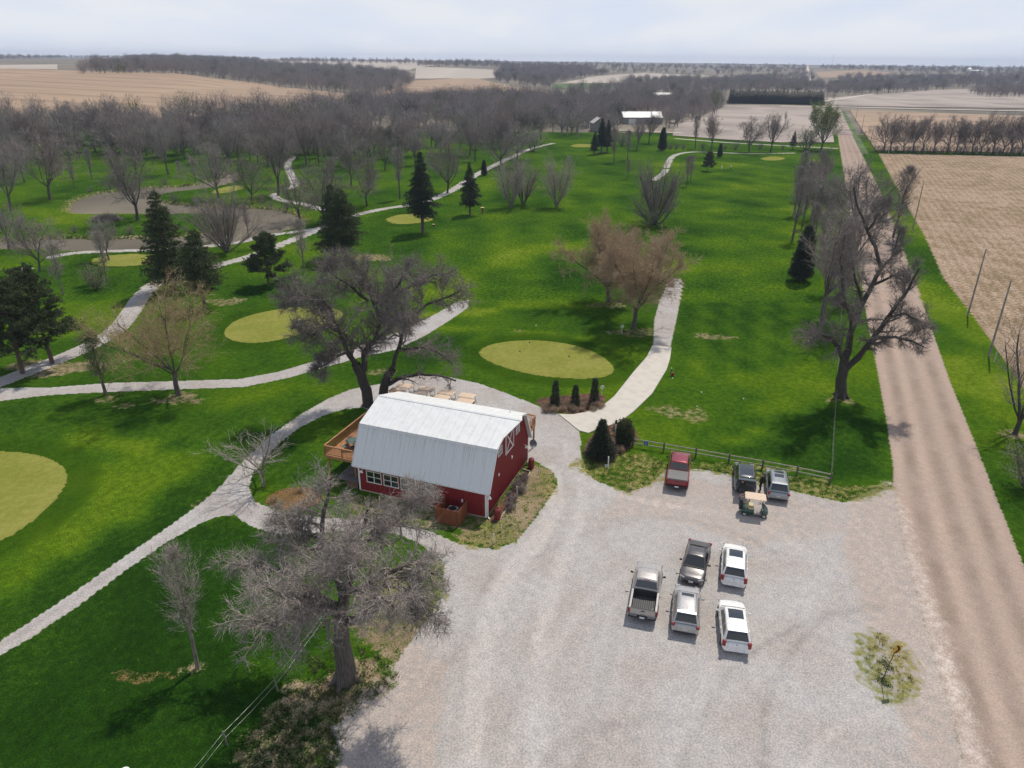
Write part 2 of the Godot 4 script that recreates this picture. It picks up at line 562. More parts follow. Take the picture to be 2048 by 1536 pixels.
	# a worn ring where carts turn on the turf below the fence
	put("tone", ribbon(smooth_line(outline([1440,748, 1500,752, 1532,790, 1535,840, 1490,880, 1400,892])), 1.2), 175)
	put("tone", ribbon(smooth_line(outline([945,690, 1010,670, 1100,668, 1200,684, 1260,716])), 1.0), 190)
	put("tone", ribbon(smooth_line(outline([135,880, 250,880, 318,920, 300,985, 230,1040, 130,1100, 0,1180])), 2.6), 185)
	for w in 12:
		put("tone", ribbon(outline([640 + w * 56, 650 - w * 6, 880 + w * 38, 330 + w * 4]), 3.2), 158 if w % 2 else 100)
	for w in 8:
		put("tone", ribbon(outline([1372 + w * 32, 740, 1400 + w * 24, 330]), 2.6), 156 if w % 2 else 104)
	# --- wheel tracks: (value 128 leaves things alone)
	for a in [
		[[1360,1600, 1385,1440, 1500,1300, 1640,1230, 1780,1210], 0.45, 88], [[1060,1600, 1090,1500, 1230,1440, 1380,1450], 0.35, 96],
		[[1060,1120, 1180,1060, 1330,1030, 1470,1060, 1560,1110], 0.4, 104], [[1540,1600, 1520,1450, 1560,1330, 1640,1240], 0.3, 90],
		[[1100,930, 1120,1000, 1080,1080, 1010,1150, 960,1300, 940,1600], 1.5, 160], [[1160,930, 1170,1020, 1130,1110, 1080,1250, 1070,1600], 1.1, 158],
		[[640,1600, 760,1480, 900,1330, 960,1200, 990,1130], 0.6, 112], [[1000,1600, 1050,1400, 1170,1200, 1300,1120], 0.7, 146],
		[[1600,1600, 1640,1480, 1740,1420, 1830,1470], 0.5, 152], [[1130,880, 1150,960, 1300,1010, 1500,1030, 1640,1120], 0.8, 150],
		[[440,1000, 500,1030, 600,1050, 760,1052, 850,1075], 0.5, 106], [[0,1295, 250,1130, 420,1020, 500,945, 600,842], 0.5, 108],
		[[1230,1240, 1220,1330, 1180,1440, 1150,1600], 0.6, 110], [[1420,1330, 1400,1430, 1330,1520, 1290,1600], 0.5, 146],
	]: put("track", ribbon(smooth_line(outline(a[0]), 3), a[1]), a[2])
	for w in 7:     # ruts along the road
		var t := (w + 0.5) / 7.0
		var l := outline([1661,210, 1680,300, 1700,430, 1735,640, 1775,850, 1800,1050, 1860,1280, 1950,1600])
		var r := outline([1674,210, 1722,305, 1790,455, 1860,645, 1940,860, 2010,1035, 2110,1280, 2250,1600])
		var line := PackedVector2Array()
		for i in l.size(): line.append(l[i].lerp(r[i], t + 0.012 * sin(i * 2.1 + w)))
		put("track", ribbon(smooth_line(line, 3), 0.7 if w % 2 else 0.95), [165, 100, 172, 104, 160, 96, 158][w])
	creek = rounded(outline([138,425, 145,404, 165,393, 200,384, 245,379, 300,374, 376,371, 440,358, 462,342, 474,350, 470,361, 420,373, 360,380, 310,386, 300,397, 330,404, 381,409, 425,411, 500,413, 557,417, 600,432, 602,448, 545,464, 498,477, 434,486, 400,489, 308,496, 264,497, 176,498, 88,495, 20,494, -60,497, -60,478, 29,480, 102,474, 146,474, 205,475, 293,474, 400,468, 470,453, 481,438, 468,427, 410,424, 322,425, 200,425]), 2)
	for q in Geometry2D.offset_polygon(creek, 1.6, Geometry2D.JOIN_ROUND): put("soil_and_shade", q, 150)

# coverage of a class of ground, 0..255, at w x h pixels
func cover(kind: String, x0: float, z0: float, mpp: float, w: int, h: int, fold: int, idle := 0) -> PackedByteArray:
	var cw := int(ceil(w / float(fold)))
	var chh := int(ceil(h / float(fold)))
	var im := Image.create(cw, chh, false, Image.FORMAT_L8)
	im.fill(Color8(idle, idle, idle))
	var step := mpp * fold
	var found := false
	for e in masks.get(kind, []):
		var p: PackedVector2Array = e[0]
		var tone := Color8(e[1], e[1], e[1])
		var lo := INF
		var hi := -INF
		for q in p:
			lo = minf(lo, q.y); hi = maxf(hi, q.y)
		for row in range(maxi(0, int((lo - z0) / step)), mini(chh, int((hi - z0) / step) + 1)):
			var z := z0 + (row + 0.5) * step
			var xs := PackedFloat32Array()
			for i in p.size():
				var a := p[i]
				var b := p[(i + 1) % p.size()]
				if (a.y > z) != (b.y > z): xs.append(a.x + (z - a.y) / (b.y - a.y) * (b.x - a.x))
			xs.sort()
			for i in range(0, xs.size() - 1, 2):
				var xa := clampi(int(round((xs[i] - x0) / step)), 0, cw)
				var xb := clampi(int(round((xs[i + 1] - x0) / step)), 0, cw)
				if xb > xa:
					im.fill_rect(Rect2i(xa, row, xb - xa, 1), tone)
					found = true
	if not found: return PackedByteArray()
	if kind in ["tone", "dust", "soil_and_shade", "weed", "track", "collar"]:
		var blur := 10 if kind == "tone" else 2 if kind == "track" else 5 if kind == "collar" else 3
		im.resize(maxi(2, cw / blur), maxi(2, chh / blur), Image.INTERPOLATE_BILINEAR)
		im.resize(cw, chh, Image.INTERPOLATE_CUBIC)
	im.resize(w, h, Image.INTERPOLATE_CUBIC if fold < 12 else Image.INTERPOLATE_BILINEAR)
	return im.get_data()

func field_noise(sd: int, size: float, oct: int, x0: float, z0: float, mpp: float, w: int, h: int) -> PackedByteArray:
	var f := FastNoiseLite.new()
	f.seed = sd
	f.noise_type = FastNoiseLite.TYPE_SIMPLEX_SMOOTH
	f.frequency = mpp / size
	f.fractal_octaves = oct
	f.fractal_gain = 0.55
	f.offset = Vector3(x0 / mpp, z0 / mpp, 0)
	var im := f.get_image(w, h, false, false, false)
	im.convert(Image.FORMAT_L8)
	return im.get_data()

var bands: Array = []

func bake(x0: float, z0: float, mpp: float, w: int, h: int, far: bool) -> Texture2D:
	var fold := 2 if far else 3
	var m := {}
	for kind in ["gravel", "road", "dust", "green", "collar", "soil_and_shade", "weed", "mulch", "straw", "stubble"]:
		m[kind] = cover(kind, x0, z0, mpp, w, h, fold)
	masks["any"] = []
	for kind in ["gravel", "road", "dust", "green", "collar", "soil_and_shade", "weed", "mulch", "straw", "stubble"]:
		for e in masks.get(kind, []): masks["any"].append([e[0], 255])
	m["any"] = cover("any", x0, z0, mpp, w, h, 12)
	m["tone"] = cover("tone", x0, z0, mpp, w, h, fold, 128)
	m["track"] = cover("track", x0, z0, mpp, w, h, fold, 128)
	m["n1"] = field_noise(11, 0.13 if not far else 0.5, 2, x0, z0, mpp, w, h)
	m["n2"] = field_noise(12, 0.9, 3, x0, z0, mpp, w, h)
	m["n3"] = field_noise(13, 6.5, 4, x0, z0, mpp, w, h)
	m["n4"] = field_noise(14, 38.0, 3, x0, z0, mpp, w, h)
	var each := int(ceil(h / 16.0))
	bands = []
	bands.resize(16)
	var job := func(k: int) -> void: bands[k] = bake_rows(m, x0, z0, mpp, w, k * each, mini(h, (k + 1) * each), far)
	var id := WorkerThreadPool.add_group_task(job, 16, 4, true)
	WorkerThreadPool.wait_for_group_task_completion(id)
	var all := PackedByteArray()
	for b in bands: all.append_array(b)
	return ImageTexture.create_from_image(Image.create_from_data(w, h, false, Image.FORMAT_RGB8, all))

func bake_rows(m: Dictionary, x0: float, z0: float, mpp: float, w: int, ra: int, rb: int, far: bool) -> PackedByteArray:
	var out := PackedByteArray()
	out.resize(maxi(0, rb - ra) * w * 3)
	var n1: PackedByteArray = m["n1"]
	var n2: PackedByteArray = m["n2"]
	var n3: PackedByteArray = m["n3"]
	var n4: PackedByteArray = m["n4"]
	var tone: PackedByteArray = m["tone"]
	var track: PackedByteArray = m["track"]
	var any: PackedByteArray = m["any"]
	var has_track := not track.is_empty()
	var has_tone := not tone.is_empty()
	# turf colours from dull to bright, as base colours
	var lr := PackedFloat32Array()
	var lg := PackedFloat32Array()
	var lb := PackedFloat32Array()
	var ramp := [[0.0, seen(27, 52, 16)], [0.25, seen(40, 71, 21)], [0.45, seen(64, 98, 25)], [0.62, seen(86, 115, 24)], [0.8, seen(112, 132, 36)], [1.0, seen(148, 148, 80)]]
	for i in 256:
		var t := i / 255.0
		var j := 0
		while j < ramp.size() - 2 and t > ramp[j + 1][0]: j += 1
		var cc: Color = (ramp[j][1] as Color).lerp(ramp[j + 1][1], clampf((t - ramp[j][0]) / (ramp[j + 1][0] - ramp[j][0]), 0, 1))
		lr.append(cc.r * 255.0); lg.append(cc.g * 255.0); lb.append(cc.b * 255.0)
	# the other grounds: [mask, hardness, how much the noise frays the edge, colour, second colour, grain]
	var layers := []
	for e in [
		["collar", 0.8, 0.3, seen(46, 74, 14), seen(56, 86, 18), 0.3],
		["green", 5.0, 0.10, seen(136, 142, 66), seen(152, 152, 80), 0.08],
		["stubble", 3.0, 0.5, seen(184, 163, 143), seen(146, 128, 103), 0.30],
		["soil_and_shade", 1.3, 1.0, seen(168, 150, 126), seen(138, 124, 98), 0.30],
		["gravel", 3.0, 0.26, seen(195, 192, 191), seen(186, 179, 175), 0.17],
		["road", 2.4, 0.3, seen(182, 163, 152), seen(174, 156, 143), 0.11],
		["dust", 0.7, 0.6, seen(188, 174, 165), seen(194, 182, 174), 0.15],
		["weed", 0.8, 1.5, seen(104, 112, 54), seen(136, 128, 84), 0.45],
		["mulch", 2.5, 0.5, seen(92, 76, 68), seen(120, 92, 76), 0.45],
		["straw", 2.0, 0.9, seen(152, 118, 88), seen(120, 98, 66), 0.40],
	]:
		if not (m[e[0]] as PackedByteArray).is_empty(): layers.append(e)
	var nl := layers.size()
	var lm: Array[PackedByteArray] = []
	var hard := PackedFloat32Array()
	var fray := PackedFloat32Array()
	var gr := PackedFloat32Array()
	var ca := PackedVector3Array()
	var cb := PackedVector3Array()
	var stub := -1
	for e in layers:
		if e[0] == "stubble": stub = lm.size()
		lm.append(m[e[0]])
		hard.append(e[1]); fray.append(e[2]); gr.append(e[5])
		ca.append(Vector3(e[3].r, e[3].g, e[3].b) * 255.0)
		cb.append(Vector3(e[4].r, e[4].g, e[4].b) * 255.0)
	var o := 0
	# stubble rows run along the road
	var a := G(1760, 380)
	var b := G(1900, 760)
	var across := Vector2(b.z - a.z, a.x - b.x).normalized()
	for y in range(ra, rb):
		var z := z0 + y * mpp
		for x in w:
			var i := y * w + x
			var f1 := n1[i] - 128.0
			var f2 := n2[i] - 128.0
			var f3 := n3[i] - 128.0
			var f4 := n4[i] - 128.0
			var t := 121.0 + f3 * 0.20 + f4 * 0.46 + f2 * 0.12 + f1 * 0.16
			if has_tone: t += (tone[i] - 128.0) * 0.62
			var q := clampi(int(t), 0, 255)
			var s := 1.0 + f1 * 0.0028 + f2 * 0.0010
			if f1 > 88.0 and f2 > 44.0 and not far: q = mini(q + 70, 255)
			var r := lr[q] * s
			var g := lg[q] * s
			var bl := lb[q] * s
			for k in (nl if any[i] > 2 else 0):
				var mv := lm[k][i]
				if mv < 6: continue
				var al := (mv - 128.0) * hard[k] + 128.0 + (f2 + f1 * 0.8) * fray[k] * 2.2
				if al <= 0.0: continue
				al = minf(al * 0.0039216, 1.0)
				var u := clampf(0.5 + f3 * 0.008 + f2 * 0.004, 0.0, 1.0)
				if k == stub:
					var d := ((x0 + x * mpp) * across.x + z * across.y) * (4.6 if not far else 3.4) + f3 * 0.012
					u = clampf(0.40 + 0.22 * sin(d) + f2 * 0.006 + f3 * 0.006 + f4 * 0.004, 0.0, 1.0)
				var e := 1.0 + f1 * gr[k] * 0.011 + f2 * gr[k] * 0.004
				var c1 := ca[k]
				var c2 := cb[k]
				r += ((c1.x + (c2.x - c1.x) * u) * e - r) * al
				g += ((c1.y + (c2.y - c1.y) * u) * e - g) * al
				bl += ((c1.z + (c2.z - c1.z) * u) * e - bl) * al
			if has_track:
				var tk := track[i]
				if tk != 128:
					var e2 := 1.0 + (tk - 128.0) * 0.0019 * (1.0 + f3 * 0.008)
					r *= e2; g *= e2; bl *= e2
			out[o] = clampi(int(r), 0, 255); out[o + 1] = clampi(int(g), 0, 255); out[o + 2] = clampi(int(bl), 0, 255)
			o += 3
	return out

const NEAR := Rect2(-70, -112, 140, 96)      # x, z, width, depth in metres
const MID := Rect2(-290, -430, 580, 414)
var near_mat: StandardMaterial3D
var mid_mat: StandardMaterial3D

func ground_mat(called: String, tex: Texture2D) -> StandardMaterial3D:
	var m := StandardMaterial3D.new()
	m.resource_name = called
	m.albedo_texture = tex
	m.roughness = 0.95
	m.specular_mode = BaseMaterial3D.SPECULAR_DISABLED
	m.texture_repeat = false
	return m

func uv_of(r: Rect2, x: float, z: float) -> Vector2:
	return Vector2((x - r.position.x) / r.size.x, (z - r.position.y) / r.size.y)

func add_flat(mb: MB, r: Rect2, p: PackedVector2Array, y: float) -> void:
	mb.turned = true
	var t := Geometry2D.triangulate_polygon(p)
	var first := mb.v.size()
	for q in p: mb.vert(Vector3(q.x, y + land(q.x, q.y), q.y), Vector3.UP, uv_of(r, q.x, q.y))
	for k in t: mb.ix.append(first + k)

func rect_poly(r: Rect2) -> PackedVector2Array:
	return PackedVector2Array([r.position, Vector2(r.end.x, r.position.y), r.end, Vector2(r.position.x, r.end.y)])

# a sheet laid on the ground, cut where the finer ground texture ends
func sheet_mesh(poly: PackedVector2Array, y: float) -> ArrayMesh:
	var m := ArrayMesh.new()
	var near := MB.new()
	near.use_uv = true
	for q in Geometry2D.intersect_polygons(poly, rect_poly(NEAR)): add_flat(near, NEAR, q, y)
	var mid := MB.new()
	mid.use_uv = true
	for q in Geometry2D.intersect_polygons(poly, rect_poly(MID)):
		for s in Geometry2D.clip_polygons(q, rect_poly(NEAR)): add_flat(mid, MID, s, y)
	near.add_to(m, near_mat)
	mid.add_to(m, mid_mat)
	return m

# a field on the rolling land beyond: cells of a grid cut to its outline
func field_mesh(poly: PackedVector2Array, lift: float, cell: float) -> ArrayMesh:
	var mb := MB.new()
	mb.turned = true
	var box := Rect2(poly[0], Vector2.ZERO)
	for q in poly: box = box.expand(q)
	var z := box.position.y
	while z < box.end.y:
		var x := box.position.x
		while x < box.end.x:
			for q in Geometry2D.intersect_polygons(poly, rect_poly(Rect2(x, z, cell, cell))):
				var t := Geometry2D.triangulate_polygon(q)
				var first := mb.v.size()
				for p in q:
					var nn := Vector3(land(p.x - 4, p.y) - land(p.x + 4, p.y), 8, land(p.x, p.y - 4) - land(p.x, p.y + 4)).normalized()
					mb.vert(Vector3(p.x, land(p.x, p.y) + lift, p.y), nn)
				for k in t: mb.ix.append(first + k)
			x += cell
		z += cell
	return mb.mesh()

func build_ground() -> void:
	lay_out()
	near_mat = ground_mat("near_ground", bake(NEAR.position.x, NEAR.position.y, 140.0 / 2048.0, 2048, int(96.0 / (140.0 / 2048.0)), false))
	mid_mat = ground_mat("middle_ground", bake(MID.position.x, MID.position.y, 580.0 / 2048.0, 2048, int(414.0 / (580.0 / 2048.0)), true))
	var ground := ArrayMesh.new()
	var near := MB.new()
	near.use_uv = true
	add_flat(near, NEAR, rect_poly(NEAR), 0.0)
	near.add_to(ground, near_mat)
	# middle ground: 10 m cells, 1 m cells round the creek
	var mid := MB.new()
	mid.use_uv = true
	var box := Rect2(creek[0], Vector2.ZERO)
	for q in creek: box = box.expand(q)
	var cr := Rect2(floor(box.position.x / 10.0) * 10.0, floor(box.position.y / 10.0) * 10.0, 0, 0)
	cr.end = Vector2(ceil(box.end.x / 10.0) * 10.0, ceil(box.end.y / 10.0) * 10.0)
	cr.position.x = maxf(cr.position.x, MID.position.x)
	var x := MID.position.x
	while x < MID.end.x - 0.1:
		var z := MID.position.y
		while z < MID.end.y - 0.1:
			var z2 := minf(z + 10.0, MID.end.y)
			var x2 := minf(x + 10.0, MID.end.x)
			var c := Vector2(x + 5, (z + z2) * 0.5)
			if not cr.has_point(c):
				var cell := rect_poly(Rect2(x, z, x2 - x, z2 - z))
				if not Rect2(NEAR.position - Vector2(10, 10), NEAR.size + Vector2(20, 20)).has_point(c): add_flat(mid, MID, cell, 0.0)
				else:
					for q in Geometry2D.clip_polygons(cell, rect_poly(NEAR)): add_flat(mid, MID, q, 0.0)
			z = z2
		x += 10.0
	var sunk := {}
	var nx := int(cr.size.x)
	var nz := int(cr.size.y)
	var near_bank := Geometry2D.offset_polygon(creek, 0.9)
	for i in nx + 1:
		for j in nz + 1:
			var p := cr.position + Vector2(i, j)
			var y := 0.0
			if Geometry2D.is_point_in_polygon(p, creek): y = -1.5
			else:
				for q in near_bank:
					if Geometry2D.is_point_in_polygon(p, q): y = -0.5
			if i == 0 or j == 0 or i == nx or j == nz: y = 0.0
			sunk[Vector2i(i, j)] = mid.vert(Vector3(p.x, y, p.y), Vector3.UP, uv_of(MID, p.x, p.y))
	for i in nx:
		for j in nz:
			var a: int = sunk[Vector2i(i, j)]
			var b: int = sunk[Vector2i(i + 1, j)]
			var c: int = sunk[Vector2i(i + 1, j + 1)]
			var d: int = sunk[Vector2i(i, j + 1)]
			mid.ix.append_array(PackedInt32Array([a, b, c, a, c, d]))
	for i in range(1, nx):
		for j in range(1, nz):
			var k: int = sunk[Vector2i(i, j)]
			mid.n[k] = Vector3(mid.v[sunk[Vector2i(i - 1, j)]].y - mid.v[sunk[Vector2i(i + 1, j)]].y, 2.0, mid.v[sunk[Vector2i(i, j - 1)]].y - mid.v[sunk[Vector2i(i, j + 1)]].y).normalized()
	mid.add_to(ground, mid_mat)
	# far ground: rows that widen with distance, out to the horizon
	var far := MB.new()
	far.turned = true
	var zs := PackedFloat32Array()
	var zz := 20.0
	while zz < 7000.0:
		zs.append(-zz)
		zz *= 1.055
	var cols := 110
	var grid := []
	for r in zs.size():
		var row := PackedInt32Array()
		for k in cols + 1:
			var a := lerpf(-1.5, 1.5, k / float(cols))
			var p := Vector2(a * -zs[r], zs[r])
			var y := land(p.x, p.y)
			if MID.grow(1.0).has_point(p): y -= 0.6
			else: y -= 0.05
			var e := maxf(4.0, -zs[r] * 0.02)
			var nn := Vector3(land(p.x - e, p.y) - land(p.x + e, p.y), 2 * e, land(p.x, p.y - e) - land(p.x, p.y + e)).normalized()
			row.append(far.vert(Vector3(p.x, y, p.y), nn))
		grid.append(row)
	for r in zs.size() - 1:
		for k in cols:
			far.ix.append_array(PackedInt32Array([grid[r][k], grid[r + 1][k], grid[r + 1][k + 1], grid[r][k], grid[r + 1][k + 1], grid[r][k + 1]]))
	far.quad(Vector3(-600, -0.3, -20), Vector3(600, -0.3, -20), Vector3(600, -0.3, 500), Vector3(-600, -0.3, 500))
	far.add_to(ground, mat("far_ground", seen(146, 136, 116), 0.95, 0.0, speckle("patches", 0.01, 0.6, 1.15, 5), Vector3.ONE * 0.004))
	structure("ground", ground)
	# sheets on the ground
	for s in sheets: structure(s[0], sheet_mesh(s[1], s[2]))
	# the concrete apron of the cart path
	var apron := outline([1305,691, 1343,696, 1340,718, 1333,740, 1304,788, 1269,822, 1240,845, 1215,853, 1190,861, 1177,867, 1158,862, 1117,829, 1145,830, 1177,824, 1202,815, 1228,794, 1266,746, 1293,715])
	var am := MB.new()
	am.turned = true
	var tr := Geometry2D.triangulate_polygon(apron)
	for q in apron: am.vert(Vector3(q.x, 0.09, q.y), Vector3.UP)
	am.ix.append_array(tr)
	for i in apron.size():
		var p := apron[i]
		var q := apron[(i + 1) % apron.size()]
		am.quad(Vector3(p.x, 0, p.y), Vector3(q.x, 0, q.y), Vector3(q.x, 0.09, q.y), Vector3(p.x, 0.09, p.y))
	structure("concrete_path", am.mesh(mat("concrete", seen(220, 213, 203), 0.85, 0.0, speckle("concrete", 0.02, 0.94, 1.04, 5), Vector3.ONE * 0.12)))
	# creek water
	var wm := MB.new()
	wm.turned = true
	var wide: PackedVector2Array = Geometry2D.offset_polygon(creek, 0.9)[0]
	var wt := Geometry2D.triangulate_polygon(wide)
	for q in wide: wm.vert(Vector3(q.x, -0.62, q.y), Vector3.UP)
	wm.ix.append_array(wt)
	var water := mat("water", lin(0.21, 0.222, 0.24), 0.16)
	water.metallic_specular = 0.8
	structure("creek_water", wm.mesh(water))
	# fields on the rolling land
	var tan := mat("tan_field", seen(184, 156, 128), 0.95, 0.0, speckle("field", 0.012, 0.78, 1.12, 5, FastNoiseLite.TYPE_SIMPLEX_SMOOTH, Vector2(0.35, 1)), Vector3(0.006, 0.006, 0.02))
	var mauve := mat("mauve_field", seen(184, 170, 160), 0.95, 0.0, speckle("field", 0, 0, 0), Vector3(0.012, 0.012, 0.004))
	var pale := mat("pale_field", seen(206, 194, 180), 0.95, 0.0, speckle("field", 0, 0, 0), Vector3(0.004, 0.004, 0.016))
	var verge := mat("green_field", seen(86, 118, 42), 0.95, 0.0, speckle("patches", 0, 0, 0), Vector3.ONE * 0.02)
	for f in [
		["tan_field", [-60,140, 0,139, 330,147, 420,158, 500,166, 600,179, 700,192, 760,206, 640,216, 300,250, 0,262, -60,262], tan, 30.0],
		["tan_field", [1700,221, 2100,234, 2100,308, 1900,304, 1752,302, 1725,262], tan, 25.0],
		["ploughed_field", [1345,272, 1352,252, 1450,213, 1640,214, 1660,222, 1668,286, 1560,286, 1450,280], mauve, 25.0],
		["pale_field", [1655,196, 1745,190, 1870,180, 2100,172, 2100,218, 1800,214, 1665,212], mauve, 40.0],
		["tan_field", [700,196, 770,184, 835,161, 950,156, 1000,168, 1060,178, 1100,184, 960,190, 850,190], tan, 40.0],
		["pale_field", [830,158, 832,134, 990,140, 1000,156, 960,158], pale, 60.0],
		["pale_field", [-60,140, -60,131, 115,130, 115,141], pale, 60.0],
		["pale_field", [300,127, 400,125, 410,131, 300,133], pale, 80.0],
		["pale_field", [520,121, 700,122, 900,128, 820,140, 640,138, 560,130], pale, 90.0],
		["green_field", [1108,168, 1220,168, 1240,178, 1105,178], verge, 30.0],
		["pale_field", [1120,167, 1180,154, 1290,146, 1470,152, 1475,158, 1300,166], pale, 70.0],
		["pale_field", [1560,162, 1605,161, 1600,169, 1560,168], pale, 40.0],
		["tan_field", [1630,144, 1720,140, 1830,149, 1760,154, 1640,156], tan, 80.0],
		["green_verge", [1676,222, 1690,222, 1738,308, 1724,308, 1700,262], verge, 15.0],
	]: structure(f[0], field_mesh(outline(f[1]), 0.9 if f[1][0] < 0 else 0.35 if f[0] != "green_verge" else 0.03, f[3]), f[2])
	structure("gravel_road", field_mesh(outline([1660,208, 1671,240, 1677,270, 1707,270, 1700,260, 1683,222, 1675,208]), 0.12, 20.0), mat("far_gravel", seen(184, 165, 154), 0.95, 0.0, speckle("patches", 0, 0, 0), Vector3.ONE * 0.02))
	var track := mat("far_road", seen(222, 208, 196), 0.95)
	for r in [[[1560,213, 1660,214, 1800,218, 2100,224], 7.0], [[1645,203, 1700,196, 1748,189], 6.0], [[480,169, 560,176, 640,184, 760,196], 5.0], [[1616,128, 1615,140, 1618,152, 1617,166, 1617,178], 7.0], [[1450,212, 1520,213], 5.0], [[1240,262, 1300,264, 1365,268], 3.5]]:
		structure("far_road", field_mesh(ribbon(smooth_line(outline(r[0])), r[1]), 0.5, 25.0), track)

# ---------------------------------------------------------------- trees
# Grows bare wood: limbs as tapered tubes, the last twigs as thin slivers.
class Grower:
	var rng := RandomNumberGenerator.new()
	var wood := MB.new()       # trunk and main limbs
	var fine := MB.new()       # branches and twigs
	var leaf := MB.new()       # leaves or needles
	var kink := 0.22           # how crooked
	var lift := 0.10           # pull upwards (negative droops)
	var sides := [8, 6, 4, 3, 3]
	var segs := [6, 6, 5, 4, 3]
	var kids := [8, 8, 7, 0]
	var spread := [0.9, 0.95, 0.95, 0.9]   # angle of children to their parent (radians)
	var ratio := [0.6, 0.55, 0.5, 0.5]
	var start := [0.35, 0.15, 0.1, 0.1]
	var twigs := 9
	var twig_len := 0.7
	var twig_w := 0.022
	var last := 3
	var leaf_n := 0
	var leaf_size := 0.08
	var slim := 1.0            # limb thickness
	var thin := 0.4            # tip radius as a share of the foot radius

	func _init(sd: int) -> void:
		rng.seed = sd

	func unit() -> Vector3:
		var v := Vector3(rng.randfn(), rng.randfn(), rng.randfn())
		return v.normalized() if v.length_squared() > 1e-6 else Vector3.UP

	func off_axis(d: Vector3, ang: float) -> Vector3:
		var s := d.cross(unit())
		if s.length_squared() < 1e-4: s = d.cross(Vector3(0.3, 0.8, 0.5))
		return d.rotated(s.normalized(), ang)

	func sliver(p: Vector3, d: Vector3, l: float, w: float) -> void:
		var s := d.cross(unit())
		if s.length_squared() < 1e-5: return
		s = s.normalized() * w * 0.5
		var m := p + d * l * 0.55 + s.cross(d) * rng.randf_range(-4.0, 4.0)
		fine.tri(p - s, p + s, m)
		fine.tri(m - s * 0.7, m + s * 0.7, p + d * l + Vector3(0, rng.randf_range(-0.12, 0.12) * l, 0))

	func leaf_at(p: Vector3) -> void:
		for k in leaf_n:
			var a := unit()
			var b := off_axis(a, 1.4)
			var q := p + unit() * leaf_size * rng.randf_range(0.5, 4.0)
			var z := leaf_size * rng.randf_range(0.6, 1.3)
			leaf.quad(q, q + (a + b) * z * 0.5, q + a * z, q + (a - b) * z * 0.5)

	func path(p: Vector3, d: Vector3, l: float, n: int, k: float, up: float) -> PackedVector3Array:
		var out := PackedVector3Array([p])
		for i in n:
			d = (d + unit() * k + Vector3.UP * up).normalized()
			p += d * (l / n)
			out.append(p)
		return out

	func grow(p: Vector3, d: Vector3, l: float, r: float, lvl: int) -> void:
		var n: int = segs[lvl]
		var pts := path(p, d, l, n, kink, lift)
		along(pts, r, lvl, l)

	# clothes a given line of points with a tube and with children
	func along(pts: PackedVector3Array, r: float, lvl: int, l: float) -> void:
		var n := pts.size() - 1
		var rad := PackedFloat32Array()
		var tip := thin if lvl < 2 else 0.25
		for i in n + 1: rad.append(r * lerpf(1.0, tip, i / float(n)))
		(wood if lvl < 2 else fine).tube(pts, rad, sides[lvl])
		if lvl >= last:
			for k in twigs:
				var t := rng.randf_range(0.1, 1.0) * n
				var i := mini(int(t), n - 1)
				var q := pts[i].lerp(pts[i + 1], t - i)
				var dd := off_axis((pts[i + 1] - pts[i]).normalized(), rng.randf_range(0.3, 1.1))
				dd = (dd + Vector3.UP * lift * 1.5).normalized()
				sliver(q, dd, twig_len * rng.randf_range(0.5, 1.3), twig_w)
				if leaf_n: leaf_at(q + dd * twig_len * rng.randf_range(0.2, 1.0))
			return
		var m: int = kids[lvl]
		for k in m:
			var t := lerpf(start[lvl], 1.0, (k + rng.randf()) / m)
			var f := t * n
			var i := mini(int(f), n - 1)
			var q := pts[i].lerp(pts[i + 1], f - i)
			var dd := off_axis((pts[i + 1] - pts[i]).normalized(), spread[lvl] * rng.randf_range(0.6, 1.25))
			var cl: float = l * ratio[lvl] * lerpf(1.0, 0.55, t) * rng.randf_range(0.65, 1.2)
			grow(q, dd, cl, r * lerpf(1.0, tip, t) * rng.randf_range(0.45, 0.65), lvl + 1)

	# flare at the foot of a trunk
	func root_flare(at: Vector3, r: float) -> void:
		for k in 5:
			var a := TAU * (k + rng.randf() * 0.5) / 5.0
			var o := Vector3(cos(a), 0, sin(a))
			wood.tube(PackedVector3Array([at + Vector3(0, r * 1.3, 0) + o * r * 0.5, at + Vector3(0, r * 0.35, 0) + o * r * 1.1, at + o * r * 1.7 + Vector3(0, -0.06, 0)]), PackedFloat32Array([r * 0.42, r * 0.34, r * 0.16]), 5)

var bark: StandardMaterial3D
var twig: StandardMaterial3D
var proto: Dictionary = {}      # kind -> [[trunk mesh, crown mesh, leaf mesh or null, height], ...]

func bark_mat(key: String, c: Color) -> StandardMaterial3D:
	return mat(key, c, 0.95, 0.0, speckle("bark", 0.03, 0.55, 1.25, 4, FastNoiseLite.TYPE_SIMPLEX_SMOOTH, Vector2(1.0, 0.3)), Vector3(1.1, 0.4, 1.1), false)

